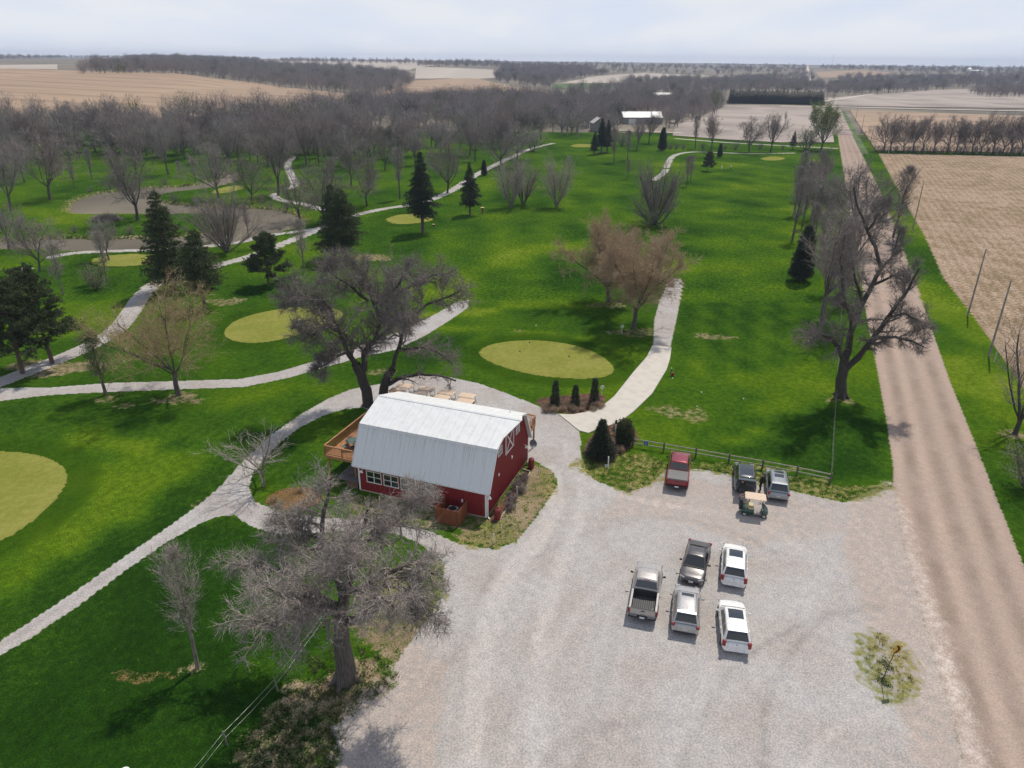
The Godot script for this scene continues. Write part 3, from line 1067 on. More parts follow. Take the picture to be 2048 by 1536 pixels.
# a spreading tree: a short trunk that forks into limbs
func spreading(sd: int, h: float, fork: float, limbs: int, lean: float, opt := {}) -> Grower:
	var g := Grower.new(sd)
	for k in opt: g.set(k, opt[k])
	var r: float = opt.get("foot", h * 0.022)
	var top := Vector3(g.rng.randf_range(-0.4, 0.4), h * fork, g.rng.randf_range(-0.4, 0.4))
	var pts := PackedVector3Array([Vector3(0, -0.15, 0), Vector3(0, h * fork * 0.12, 0), top * 0.5 + Vector3(g.rng.randf_range(-0.1, 0.1), 0, g.rng.randf_range(-0.1, 0.1)), top])
	g.wood.tube(pts, PackedFloat32Array([r * 1.35, r, r * 0.9, r * 0.8]), 9)
	for k in limbs:
		var a := TAU * (k + g.rng.randf_range(-0.25, 0.25)) / limbs
		var tilt: float = lean * g.rng.randf_range(0.55, 1.2) if k > 0 else lean * 0.2
		var d := Vector3(cos(a) * sin(tilt), cos(tilt), sin(a) * sin(tilt))
		var q := top.lerp(pts[2], g.rng.randf() * 0.5)
		g.grow(q, d, h * (1.0 - fork) * g.rng.randf_range(0.75, 1.0), r * g.slim * g.rng.randf_range(0.4, 0.6), 1)
	return g

# a tree with one leader
func leader(sd: int, h: float, bare_to: float, boughs: int, reach: float, ang: float, opt := {}) -> Grower:
	var g := Grower.new(sd)
	for k in opt: g.set(k, opt[k])
	var r: float = opt.get("foot", h * 0.016)
	var pts := g.path(Vector3(0, -0.1, 0), Vector3.UP, h, 8, 0.04, 0.1)
	var rad := PackedFloat32Array()
	for i in 9: rad.append(r * lerpf(1.25, 0.12, i / 8.0))
	g.wood.tube(pts, rad, 8)
	for k in boughs:
		var t := lerpf(bare_to, 0.97, (k + g.rng.randf()) / boughs)
		var f := t * 8.0
		var i := mini(int(f), 7)
		var a := k * 2.4 + g.rng.randf()
		var d := Vector3(cos(a) * sin(ang), cos(ang), sin(a) * sin(ang))
		var shape := sin(PI * clampf((t - bare_to) / (1.02 - bare_to) * 0.8 + 0.2, 0, 1))
		g.grow(pts[i].lerp(pts[i + 1], f - i), d, reach * shape * g.rng.randf_range(0.7, 1.15), r * 0.42 * (1.1 - t), 1)
	return g

func done(g: Grower, h: float) -> Array:
	return [g.wood.mesh(), g.fine.mesh(), g.leaf.mesh() if not g.leaf.ix.is_empty() else null, h]

# evergreen: whorls of boughs, each a fan of drooping sprays of needle slivers
func conifer(sd: int, h: float, bare: float, reach: float, whorls: int, per: int, droop: float, ragged: float, fat := 1.0, shape := 1.0) -> Array:
	var g := Grower.new(sd)
	var r := h * 0.02
	g.wood.tube(PackedVector3Array([Vector3(0, -0.1, 0), Vector3(0.05, h * 0.5, 0), Vector3(0, h, 0)]), PackedFloat32Array([r * 1.2, r * 0.75, r * 0.08]), 8)
	for w in whorls:
		var t := lerpf(bare, 0.985, w / float(whorls - 1))
		var len0 := reach * pow(1.0 - (t - bare) / (1.0 - bare), shape) + 0.12
		if bare > 0.12 and t < bare + 0.15: len0 *= lerpf(0.6, 1.0, (t - bare) / 0.15)
		for k in per:
			if g.rng.randf() < ragged * 0.4: continue
			var a := TAU * (k + g.rng.randf_range(-0.4, 0.4)) / per + w * 1.7
			var l := len0 * g.rng.randf_range(1.0 - ragged, 1.0 + ragged * 0.5)
			var o := Vector3(cos(a), 0, sin(a))
			var y := t * h + g.rng.randf_range(-0.5, 0.5) * h * (1.0 - bare) / whorls
			var p0 := Vector3(0, y, 0)
			var p1 := p0 + o * l * 0.5 + Vector3.UP * l * (0.18 - droop * 0.2)
			var p2 := p0 + o * l + Vector3.UP * l * (0.12 - droop)
			if l > 0.8: g.wood.tube(PackedVector3Array([p0, p1, p2]), PackedFloat32Array([0.018 * l + 0.01, 0.012 * l, 0.005]), 3)
			var n := int(clampf(l * 16.0 * fat, 8, 60))
			for s in n:
				var f := pow((s + g.rng.randf()) / n, 0.75)
				var q := p0.lerp(p1, f * 2.0) if f < 0.5 else p1.lerp(p2, f * 2.0 - 1.0)
				var side := o.cross(Vector3.UP) * g.rng.randf_range(-1.0, 1.0) * (0.16 + 0.34 * l * (1.0 - f * 0.6)) * fat
				q += side + Vector3.UP * g.rng.randf_range(-0.12, 0.14) * minf(l, 1.6)
				var dd := (o + side * 0.8 + g.unit() * 0.5 + Vector3.UP * g.rng.randf_range(-0.35, 0.35)).normalized()
				for z in 3:
					var d2 := (dd + g.unit() * 0.55).normalized()
					var wv := d2.cross(g.unit()).normalized() * 0.05 * sqrt(h / 10.0)
					var tip := q + d2 * g.rng.randf_range(0.18, 0.42) * sqrt(h / 10.0)
					g.leaf.tri(q - wv, q + wv, tip)
	return [g.wood.mesh(), null, g.leaf.mesh(), h]

# pine: a few rising limbs that end in flat, tufted clouds of needles
func pine(sd: int, h: float, bare: float, reach: float, limbs: int) -> Array:
	var g := Grower.new(sd)
	var r := h * 0.02
	var tr := g.path(Vector3(0, -0.1, 0), Vector3.UP, h, 7, 0.05, 0.1)
	var rad := PackedFloat32Array()
	for i in 8: rad.append(r * lerpf(1.2, 0.15, i / 7.0))
	g.wood.tube(tr, rad, 8)
	for k in limbs:
		var t := lerpf(bare, 0.98, (k + g.rng.randf() * 0.7) / limbs)
		var f := t * 7.0
		var i := mini(int(f), 6)
		var p := tr[i].lerp(tr[i + 1], f - i)
		var a := k * 2.4 + g.rng.randf() * 0.8
		var rise := lerpf(0.05, 0.8, pow(t, 2.0)) + g.rng.randf_range(-0.15, 0.2)
		var l := reach * (1.0 - 0.72 * pow(maxf(0.0, (t - bare) / (1.0 - bare)), 1.3)) * g.rng.randf_range(0.6, 1.1)
		var d := Vector3(cos(a), rise, sin(a)).normalized()
		var pts := g.path(p, d, l, 4, 0.14, 0.03)
		g.wood.tube(pts, PackedFloat32Array([r * 0.32, r * 0.24, r * 0.18, r * 0.1, 0.02]), 4)
		for b in int(9 + l * 3.2):
			var u := g.rng.randf_range(0.35, 1.0) * 4.0
			var j := mini(int(u), 3)
			var q := pts[j].lerp(pts[j + 1], u - j)
			var bd := (g.off_axis((pts[j + 1] - pts[j]).normalized(), g.rng.randf_range(0.3, 1.2)) * Vector3(1, 0.45, 1) + Vector3(0, 0.12, 0)).normalized()
			var bl := l * 0.34 * g.rng.randf_range(0.5, 1.2) + 0.3
			g.fine.tube(PackedVector3Array([q, q + bd * bl]), PackedFloat32Array([0.035, 0.015]), 3)
			for s in 10:
				var c := q + bd * bl * g.rng.randf_range(0.35, 1.05) + g.unit() * Vector3(0.32, 0.14, 0.32)
				for z in 8:
					var dd := (g.unit() + bd * 0.6 + Vector3.UP * 0.25).normalized()
					var wv := dd.cross(g.unit()).normalized() * 0.05
					g.leaf.tri(c - wv, c + wv, c + dd * g.rng.randf_range(0.22, 0.42))
	return [g.wood.mesh(), g.fine.mesh(), g.leaf.mesh(), h]

# a low bush of stems and twigs
func bush(sd: int, h: float, stems: int, lean: float, opt := {}) -> Array:
	var g := Grower.new(sd)
	g.last = 2
	g.kids = [0, 7, 0, 0]
	g.twigs = 12
	g.twig_len = h * 0.24
	g.twig_w = 0.012 + h * 0.008
	for k in opt: g.set(k, opt[k])
	for k in stems:
		var a := TAU * (k + g.rng.randf()) / stems
		var t := lean * g.rng.randf_range(0.2, 1.2)
		g.grow(Vector3(cos(a), 0, sin(a)) * 0.15 * g.rng.randf() + Vector3(0, -0.05, 0), Vector3(cos(a) * sin(t), cos(t), sin(a) * sin(t)), h * g.rng.randf_range(0.7, 1.05), h * 0.012 + 0.01, 1)
	return done(g, h)

# a tree far off: a trunk and a haze of slivers in a rounded crown
func distant(sd: int, h: float, w: float, n: int) -> Array:
	var g := Grower.new(sd)
	var all := MB.new()
	all.tube(PackedVector3Array([Vector3(0, -1.5, 0), Vector3(0.1, h * 0.35, 0), Vector3(0, h * 0.7, 0.1)]), PackedFloat32Array([0.32, 0.24, 0.1]), 4)
	for k in 12:
		var a := TAU * k / 12.0 + g.rng.randf()
		var e := Vector3(cos(a) * w * g.rng.randf_range(0.2, 0.42), h * g.rng.randf_range(0.6, 0.98), sin(a) * w * g.rng.randf_range(0.2, 0.42))
		all.tube(PackedVector3Array([Vector3(0, h * g.rng.randf_range(0.2, 0.5), 0), e * Vector3(0.7, 0.72, 0.7) + Vector3(0, 0.4, 0), e]), PackedFloat32Array([0.14, 0.09, 0.03]), 3)
	for k in n:
		var u := g.unit()
		var c := Vector3(u.x * w * 0.5, h * 0.6 + u.y * h * 0.4, u.z * w * 0.5) * Vector3(1, 1, 1)
		var s := pow(g.rng.randf(), 0.4)
		c = Vector3(0, h * 0.55, 0).lerp(c, s)
		var d := (c - Vector3(0, h * 0.3, 0)).normalized() + g.unit() * 0.5
		d = d.normalized()
		var wv := d.cross(g.unit()).normalized() * g.rng.randf_range(0.03, 0.09)
		all.tri(c - wv, c + wv, c + d * g.rng.randf_range(0.9, 2.2))
	return [all.mesh(), h]

var tree_mats: Dictionary = {}

func tree_setup() -> void:
	bark = bark_mat("grey_bark", lin(0.13, 0.112, 0.098))
	twig = mat("grey_twig", lin(0.26, 0.232, 0.215), 0.9)
	tree_mats = {
		"grey": [bark, twig, null],
		"old": [bark, mat("old_twig", lin(0.30, 0.262, 0.235), 0.9), null],
		"dark": [bark_mat("dark_bark", lin(0.08, 0.069, 0.06)), mat("dark_twig", lin(0.19, 0.165, 0.15), 0.9), null],
		"red": [bark, mat("reddish_twig", lin(0.255, 0.212, 0.196), 0.9), null],
		"brown": [bark, mat("budding_twig", lin(0.36, 0.27, 0.185), 0.9), mat("bud", lin(0.38, 0.25, 0.12), 0.8)],
		"pale": [bark_mat("pale_bark", lin(0.24, 0.21, 0.18)), mat("pale_twig", lin(0.34, 0.30, 0.26), 0.9), null],
		"willow": [bark, mat("willow_twig", lin(0.36, 0.27, 0.15), 0.9), mat("willow_bud", lin(0.22, 0.21, 0.06), 0.8)],
		"leafing": [bark, twig, mat("young_leaf", lin(0.115, 0.15, 0.03), 0.7)],
		"fresh": [bark, twig, mat("fresh_leaf", lin(0.16, 0.21, 0.045), 0.7)],
		"blossom": [bark, twig, mat("pale_leaf", lin(0.26, 0.31, 0.15), 0.7)],
		"yellowish": [bark, twig, mat("yellow_bud", lin(0.30, 0.26, 0.05), 0.7)],
		"spruce": [bark, bark, mat("spruce_needle", lin(0.034, 0.05, 0.024), 0.8)],
		"pine": [bark_mat("pine_bark", lin(0.16, 0.11, 0.08)), bark, mat("pine_needle", lin(0.068, 0.095, 0.03), 0.8)],
		"arborvitae": [bark, bark, mat("arborvitae_leaf", lin(0.05, 0.065, 0.015), 0.75)],
	}
	for k in ["leafing", "fresh", "blossom"]: (tree_mats[k][2] as StandardMaterial3D).backlight = Color(0.25, 0.3, 0.08)
	proto["oak"] = []
	for s in 3: proto["oak"].append(done(spreading(100 + s, 15.0, 0.22, 7, 0.95, {"kink": 0.30, "lift": 0.07, "kids": [0, 11, 9, 0], "twigs": 11, "twig_len": 1.1, "twig_w": 0.05, "slim": 0.8}), 15.0))
	proto["ash"] = []
	for s in 3: proto["ash"].append(done(spreading(140 + s, 16.0, 0.25, 6, 0.62, {"kink": 0.18, "lift": 0.11, "kids": [0, 12, 9, 0], "spread": [0.8, 0.75, 0.8, 0.8], "twigs": 11, "twig_len": 1.05, "twig_w": 0.046, "slim": 0.8}), 16.0))
	proto["slim"] = []
	for s in 2: proto["slim"].append(done(leader(170 + s, 9.0, 0.28, 22, 2.6, 0.7, {"kids": [0, 9, 5, 0], "last": 2, "twigs": 14, "twig_len": 0.7, "twig_w": 0.034, "lift": 0.16}), 9.0))
	proto["clump"] = []
	for s in 2: proto["clump"].append(bush(180 + s, 8.5, 9, 0.5, {"kids": [0, 12, 7, 0], "last": 3, "twigs": 8, "twig_len": 0.7, "twig_w": 0.026, "lift": 0.06, "kink": 0.14, "spread": [0.5, 0.5, 0.6, 0.8]}))
	proto["vase"] = [bush(190, 10.0, 17, 0.98, {"kids": [0, 12, 7, 0], "last": 3, "twigs": 7, "twig_len": 0.8, "twig_w": 0.036, "lift": 0.06, "kink": 0.12, "spread": [0.5, 0.42, 0.5, 0.7]})]
	proto["scrub"] = []
	for s in 2: proto["scrub"].append(bush(200 + s, 3.0, 12, 0.8, {"twigs": 8}))
	proto["leafing"] = [done(leader(210, 7.5, 0.25, 24, 2.4, 0.75, {"kids": [0, 8, 5, 0], "last": 2, "twigs": 10, "twig_len": 0.5, "twig_w": 0.024, "leaf_n": 3, "leaf_size": 0.12}), 7.5)]
	proto["cottonwood"] = [done(spreading(220, 18.0, 0.15, 7, 0.6, {"lift": 0.14, "kids": [0, 9, 6, 0], "spread": [0.8, 0.6, 0.6, 0.7], "twigs": 8, "twig_len": 1.0, "twig_w": 0.04, "leaf_n": 4, "leaf_size": 0.30}), 18.0)]
	proto["bushleaf"] = [bush(230, 4.0, 12, 0.75, {"twigs": 7, "leaf_n": 3, "leaf_size": 0.13})]
	proto["spruce"] = [conifer(300, 16.0, 0.2, 4.0, 26, 10, 0.10, 0.42, 1.1), conifer(301, 14.0, 0.18, 3.8, 24, 10, 0.12, 0.45, 1.1)]
	proto["pine"] = [pine(310, 17.0, 0.26, 5.6, 52), pine(311, 16.0, 0.22, 5.2, 48)]
	proto["fullpine"] = [conifer(312, 18.0, 0.08, 5.0, 26, 10, -0.02, 0.45, 1.25, 0.75), conifer(313, 14.0, 0.2, 4.6, 22, 10, -0.05, 0.5, 1.25, 0.6)]
	proto["juniper"] = [conifer(320, 9.0, 0.02, 1.9, 34, 12, -0.35, 0.22, 1.2, 0.55)]
	proto["roundpine"] = [pine(330, 9.0, 0.24, 3.2, 40)]
	proto["distant"] = [distant(400, 13.0, 11.0, 520), distant(401, 15.0, 10.0, 560), distant(402, 11.0, 11.0, 460), distant(403, 9.0, 9.0, 380)]

# places one tree: foot at pixel (px, py), top at row ty
func plant(kind: String, tone: String, px: float, py: float, ty: float, label: String, group := "", called := "bare_tree", pick := -1, at_z := 0.0) -> Node3D:
	var p: Array = proto[kind][absi(int(px) if pick < 0 else pick) % proto[kind].size()]
	var at := T(px, py)
	var h := tall(px, py, ty)
	return plant_at(p, tone, at, h, fmod(px * 1.37 + py, TAU), label, group, called)

func plant_at(p: Array, tone: String, at: Vector3, h: float, turn: float, label: String, group := "", called := "bare_tree") -> Node3D:
	var o := thing(called, label, "tree" if not called.contains("shrub") else "shrub", at, 0.0, group)
	o.transform = Transform3D(Basis(Vector3.UP, turn).scaled(Vector3.ONE * (h / p[3])), at)
	dress(o, p, tone)
	return o

func dress(o: Node3D, p: Array, tone: String) -> void:
	var m: Array = tree_mats[tone]
	part(o, "trunk", p[0], m[0])
	if p[1]:
		var c := part(o, "crown", p[1], m[1])
		if p[2]: part(c, "leaves", p[2], m[2])
	elif p[2]: part(o, "crown", p[2], m[2])

# a tree whose main limbs are traced: each limb is [pixel x, pixel y, metres nearer the camera than the foot, ...]
func traced(sd: int, foot: Array, limbs: Array, opt := {}) -> Grower:
	var g := Grower.new(sd)
	for k in opt: g.set(k, opt[k])
	var at := G(foot[0], foot[1])
	for l in limbs:
		var pts := PackedVector3Array()
		var src: Array = l[1]
		for i in range(0, src.size(), 3): pts.append(D(src[i], src[i + 1], at.z + src[i + 2]) - at)
		var soft := PackedVector3Array()
		var n := pts.size()
		for i in n - 1:
			soft.append(pts[i])
			soft.append(pts[i].lerp(pts[i + 1], 0.5) + g.unit() * g.kink * 0.35 * pts[i].distance_to(pts[i + 1]) * 0.4)
		soft.append(pts[n - 1])
		var total := 0.0
		for i in soft.size() - 1: total += soft[i].distance_to(soft[i + 1])
		if l[2] < 0:      # a trunk without branches of its own
			var rad := PackedFloat32Array()
			for i in soft.size(): rad.append(lerpf(l[0], -l[2], i / float(soft.size() - 1)))
			g.wood.tube(soft, rad, 10)
		else:
			g.thin = 0.3
			var share: float = l[3] if l.size() > 3 else 1.0
			g.kids = [0, int(opt.kids[1] * share), int(opt.kids[2] * share), 0, 0]
			g.along(soft, l[0] * 0.8, 1, l[2])
	return g

func hero(called: String, label: String, g: Grower, foot: Array, tone: String, flare := 0.0) -> void:
	if flare > 0.0: g.root_flare(Vector3.ZERO, flare)
	var o := thing(called, label, "tree", G(foot[0], foot[1]))
	dress(o, done(g, 1.0), tone)

func plant_heroes() -> void:
	# the oak behind the barn: two stems from one foot
	var f := [737, 812]
	hero("oak_tree", "huge bare oak with two crooked stems behind the barn roof", traced(51, f, [
		[0.62, [737,814,0, 733,780,0, 722,748,0, 712,728,0.2], -0.5],
		[0.55, [764,806,-1.0, 768,775,-1.0, 775,752,-1.0, 786,738,-1.2], -0.42],
		[0.40, [712,728,0.2, 694,704,0.8, 680,664,1.5, 662,622,2.0, 645,598,2.5], 8.0],
		[0.26, [680,664,1.5, 650,650,3.0, 625,672,4.0, 600,665,4.5], 5.5],
		[0.24, [662,622,2.0, 625,600,1.0, 597,588,0.5, 575,592,0.0], 6.0],
		[0.44, [728,742,0, 727,708,-0.5, 750,680,-1.0, 760,644,-1.5, 764,612,-2.0], 6.5],
		[0.30, [760,644,-1.5, 745,600,-3.0, 735,570,-4.0, 722,545,-4.5, 700,520,-5.0], 7.0],
		[0.24, [735,600,-3.0, 705,575,-2.0, 672,555,-1.0, 655,540,-1.0], 6.0],
		[0.26, [764,612,-2.0, 780,590,0.0, 800,565,1.5, 805,540,2.0], 6.0],
		[0.30, [767,632,-1.5, 796,584,-3.0, 828,566,-4.5, 866,550,-5.0, 880,548,-5.0], 7.0],
		[0.32, [786,738,-1.2, 800,690,-2.0, 815,640,-3.5, 855,608,-4.5, 900,592,-5.0, 918,584,-5.0], 7.0],
		[0.36, [778,768,-1.0, 795,758,-0.5, 812,752,0.5, 838,748,1.5, 872,750,2.5, 912,762,3.0], 4.0, 0.42],
		[0.24, [800,700,-2.0, 840,694,1.0, 875,704,3.0, 905,728,4.0], 5.0, 0.7],
		[0.22, [694,704,0.8, 665,718,3.0, 640,735,4.0], 4.5],
		[0.24, [752,680,-1.0, 790,640,3.0, 820,655,5.0], 5.0],
	], {"kink": 0.42, "lift": 0.03, "kids": [0, 21, 14, 0, 0], "spread": [0.9, 1.0, 1.0, 1.0], "ratio": [0.6, 0.58, 0.5, 0.5], "twigs": 14, "twig_len": 0.75, "twig_w": 0.036, "start": [0.3, 0.12, 0.12, 0.1]}), f, "dark", 0.5)
	# the old tree at the edge of the car park
	f = [690, 1362]
	hero("old_tree", "gnarled grey bare tree with a massive furrowed trunk beside the car park", traced(52, f, [
		[0.66, [690,1366,0, 688,1314,0, 683,1255,0, 686,1205,0.1, 692,1165,-0.4], -0.24],
		[0.36, [684,1215,0, 660,1206,-0.5, 630,1186,-1.0, 580,1150,-1.5, 530,1135,-2.0, 480,1128,-2.0], 5.0],
		[0.30, [683,1230,0, 640,1215,1.2, 590,1222,2.2, 545,1250,3.0, 500,1240,3.2], 4.5],
		[0.34, [686,1195,0.2, 700,1160,-0.6, 715,1115,-1.5, 722,1066,-2.2, 735,1020,-2.6], 5.0],
		[0.32, [686,1200,0, 668,1140,-1.5, 645,1080,-3.0, 648,1020,-4.0, 660,970,-4.5], 5.0],
		[0.22, [645,1080,-3.0, 600,1060,-3.5, 560,1050,-3.5], 4.0],
		[0.30, [690,1185,0, 740,1165,0.5, 790,1140,0.8, 830,1120,0.5, 870,1150,0.2], 4.5],
		[0.24, [722,1090,-2.0, 770,1060,-3.0, 815,1020,-4.0, 850,1000,-4.5], 4.2],
		[0.30, [690,1245,0, 722,1240,0.6, 752,1212,1.0, 785,1196,1.2], -0.2],
		[0.20, [770,1203,1.1, 815,1182,1.3, 845,1200,1.8, 855,1235,2.2], 3.4],
		[0.22, [672,1225,0, 620,1190,2.0, 570,1195,3.5, 520,1165,4.0], 4.0],
		[0.22, [690,1190,0, 720,1180,2.5, 760,1190,4.0, 790,1215,4.5], 3.6],
		[0.20, [700,1160,-0.6, 690,1110,1.0, 665,1075,2.0], 3.8],
	], {"kink": 0.42, "lift": -0.03, "kids": [0, 21, 14, 0, 0], "spread": [0.9, 1.0, 1.0, 1.0], "ratio": [0.6, 0.66, 0.52, 0.5], "twigs": 13, "twig_len": 0.6, "twig_w": 0.027, "start": [0.3, 0.15, 0.1, 0.1]}), f, "old", 0.6)
	# the wide dark tree by the road
	f = [1681, 794]
	hero("roadside_tree", "tall dark bare tree reaching heavy limbs out over the gravel road", traced(53, f, [
		[0.68, [1681,798,0, 1682,760,0, 1687,730,0, 1697,700,0], -0.42],
		[0.40, [1688,725,0, 1678,695,1.0, 1664,674,2.0, 1640,668,3.0, 1615,680,3.5], 6.5],
		[0.46, [1695,708,0, 1700,668,-1.0, 1712,640,-1.5, 1724,608,-2.0, 1745,570,-3.0, 1762,538,-4.0, 1750,492,-5.0, 1735,462,-5.5, 1715,414,-6.0, 1708,375,-6.5], 5.0],
		[0.28, [1762,538,-4.0, 1782,518,-5.0, 1792,490,-6.0, 1800,460,-6.5], 4.0],
		[0.44, [1690,740,0, 1717,716,0.5, 1750,671,1.0, 1772,640,1.5, 1795,608,2.0, 1819,574,2.5, 1838,538,3.0], 5.0],
		[0.34, [1700,728,0, 1735,690,1.5, 1755,675,2.0, 1790,674,2.5, 1823,682,3.0, 1848,694,3.5], 4.5],
		[0.22, [1775,637,1.5, 1812,627,2.5, 1835,640,3.2, 1845,655,3.5], 3.8],
		[0.36, [1698,700,0, 1703,640,1.5, 1692,612,2.5, 1668,598,3.0], 4.5],
		[0.26, [1692,612,2.5, 1685,560,3.0, 1680,520,3.2, 1690,470,3.0], 5.0],
		[0.24, [1724,608,-2.0, 1710,560,0.5, 1700,500,1.0], 4.5],
		[0.24, [1735,462,-5.5, 1755,430,-6.0, 1770,410,-6.5], 3.6],
		[0.22, [1745,570,-3.0, 1790,550,-1.0, 1805,560,0.0], 3.8],
	], {"kink": 0.34, "lift": 0.05, "kids": [0, 18, 12, 0, 0], "spread": [0.9, 0.95, 0.95, 0.9], "ratio": [0.6, 0.58, 0.5, 0.5], "twigs": 12, "twig_len": 0.7, "twig_w": 0.034, "start": [0.3, 0.2, 0.15, 0.1]}), f, "dark", 0.6)
	# budding trees by the concrete path
	for a in [[1267, 656, 441, 61, "round budding reddish-brown tree beside the concrete cart path"], [1218, 603, 436, 62, "budding brown tree on the turf behind the practice green"]]:
		var h := tall(a[0], a[1], a[2])
		var g := spreading(a[3], h * 0.96, 0.2, 10, 0.68, {"kink": 0.24, "lift": 0.05, "kids": [0, 17, 13, 0], "spread": [0.8, 0.85, 0.9, 0.9], "ratio": [0.6, 0.5, 0.5, 0.5], "twigs": 15, "twig_len": 0.65, "twig_w": 0.036, "foot": 0.34, "slim": 0.75, "leaf_n": 1, "leaf_size": 0.08})
		hero("budding_tree", a[4], g, a, "brown")
	# yellow catkins at the head of the nearer one are their own small branches
	# willow-like tan tree
	f = [357, 791]
	hero("tan_tree", "bushy tan tree with drooping yellowish twigs beside the gravel path", spreading(63, tall(357, 791, 570), 0.22, 8, 0.85, {"kink": 0.2, "lift": 0.06, "kids": [0, 14, 10, 0], "twigs": 11, "twig_len": 0.9, "twig_w": 0.028, "foot": 0.3, "slim": 0.7, "leaf_n": 1, "leaf_size": 0.07}), f, "willow")
	f = [212, 790]
	hero("leafing_tree", "slender tree in small green leaf beside the gravel path", leader(64, tall(212, 790, 668), 0.25, 26, 2.4, 0.7, {"kids": [0, 8, 5, 0], "last": 2, "twigs": 10, "twig_len": 0.5, "twig_w": 0.02, "leaf_n": 4, "leaf_size": 0.09, "foot": 0.16}), f, "leafing")
	f = [395, 1336]
	hero("young_tree", "young bare tree with a narrow upright crown standing alone on the lawn", leader(65, tall(395, 1336, 1105), 0.3, 30, 2.6, 0.62, {"kids": [0, 9, 5, 0], "last": 2, "twigs": 10, "twig_len": 0.6, "twig_w": 0.022, "foot": 0.11, "lift": 0.16, "kink": 0.14}), f, "pale")
	f = [528, 972]
	hero("young_tree", "small pale bare tree spreading over the bend of the gravel drive", spreading(66, tall(528, 972, 842) * 1.05, 0.26, 8, 1.05, {"kink": 0.16, "lift": 0.05, "kids": [0, 10, 4, 0], "last": 2, "twigs": 12, "twig_len": 0.75, "twig_w": 0.034, "foot": 0.14}), f, "pale")
	f = [2030, 868]
	hero("forked_tree", "dark forked bare tree on the far verge of the gravel road", spreading(67, tall(2030, 868, 655), 0.12, 5, 0.5, {"kink": 0.2, "lift": 0.12, "kids": [0, 10, 7, 0], "twigs": 8, "twig_len": 0.6, "twig_w": 0.026, "foot": 0.26}), f, "dark")
	# evergreens
	for a in [
		[105,727,542,"pine",0,"broad shaggy pine at the fork of the gravel paths"],
		[45,747,560,"pine",1,"dark pine shading the fork of the gravel paths, twin of a broader one"],
		[346,583,382,"fullpine",0,"tallest dense pine, beside the bend of the gravel path"],
		[410,616,462,"fullpine",1,"leaning pine with a bare lower trunk next to a taller pine"],
		[537,571,472,"roundpine",0,"small round pine standing alone on the lawn"],
		[846,466,303,"spruce",0,"tall pointed evergreen with a long bare trunk beside a small green"],
		[940,430,326,"spruce",1,"pointed evergreen on the lawn beside a wooden stand"],
		[968,351,320,"juniper",0,"small dark cone-shaped evergreen beside the far cart path"],
		[1202,307,236,"spruce",0,"evergreen in the dark clump behind the far green"],
		[1214,305,240,"spruce",1,"evergreen in the dark clump behind the far green"],
		[1188,310,262,"spruce",1,"lower evergreen at the edge of the dark clump behind the far green"],
		[1324,301,255,"juniper",0,"columnar dark evergreen near the farm buildings"],
		[1585,299,262,"spruce",1,"cone-shaped evergreen at the edge of the ploughed field"],
		[1439,314,287,"juniper",0,"small dark pointed evergreen beside the far cart path"],
		[1415,343,306,"roundpine",0,"dark round evergreen at the end of the fairway"],
		[1600,562,452,"juniper",0,"dark evergreen half hidden by the bare roadside trees"],
	]:
		plant(a[3], "spruce" if a[3] in ["spruce", "juniper"] else "pine", a[0], a[1], a[2], a[5], "evergreens of the dark clump" if a[5].begins_with("evergreen in") else "", "evergreen_tree", a[4])
	for a in [[672,517,368,0,"taller shaggy dark evergreen behind the huge oak, beside a dry patch"],[692,521,380,1,"lower shaggy dark evergreen close to the dry patch behind the huge oak"]]:
		plant("fullpine", "pine", a[0], a[1], a[2], a[4], "", "evergreen_tree", a[3])
	# beds by the concrete apron
	for a in [[1110,812,762,"spire evergreen at the end of the mulch bed next to the gravel"],[1150,810,771,"shortest spire evergreen, in the middle of the mulch bed"],[1188,806,757,"spire evergreen beside the white ring marker in the mulch bed"]]:
		var h := tall(a[0], a[1], a[2])
		var o := thing("spire_evergreen", a[3], "shrub", G(a[0], a[1]), a[0], "spire evergreens in the mulch bed")
		dress(o, conifer(int(a[0]), h, 0.02, 0.48, 26, 8, 0.25, 0.3, 1.3, 0.8), "spruce")
	var o := thing("small_spruce", "cone-shaped dark spruce in the mulch bed at the end of the split-rail fence", "tree", G(1201, 914))
	dress(o, conifer(501, tall(1201, 914, 840), 0.0, 1.45, 30, 12, 0.05, 0.25, 1.2, 0.9), "spruce")
	o = thing("arborvitae_shrub", "rounded yellow-tipped evergreen shrub next to the white lamp post", "shrub", G(1247, 888))
	dress(o, conifer(502, tall(1247, 888, 843), 0.0, 1.0, 26, 12, -0.6, 0.2, 1.4, 0.4), "arborvitae")
	for k in 13:
		var q := G(1085 + (k % 7) * 19 + rng.randf() * 8, 812 + (k / 7) * 9 + rng.randf() * 5)
		plant_at(bush(520 + k, 0.5, 9, 0.9, {"twigs": 12, "twig_len": 0.25, "twig_w": 0.024}), "brown", q, 0.45 + 0.2 * rng.randf(), k, "low dry ornamental clump in the mulch bed", "dry clumps in the mulch beds", "dry_shrub")
	for a in [[1178,905],[1190,890],[1222,912],[1262,880],[1240,905],[1232,858]]:
		plant_at(bush(540 + a[0] % 7, 0.5, 10, 0.9, {"twigs": 12, "twig_len": 0.25, "twig_w": 0.024}), "brown", G(a[0], a[1]), 0.6, a[0], "low dry ornamental clump in the mulch bed", "dry clumps in the mulch beds", "dry_shrub")
	for a in [[1026,1003],[1020,1018],[1040,985],[1048,962],[1034,975]]:
		plant_at(bush(550 + a[0] % 5, 0.5, 10, 0.8, {"twigs": 12, "twig_len": 0.22, "twig_w": 0.022}), "red", G(a[0], a[1]), 0.7, a[0], "bare reddish shrub in the bed along the barn gable", "shrubs along the barn gable", "garden_shrub")
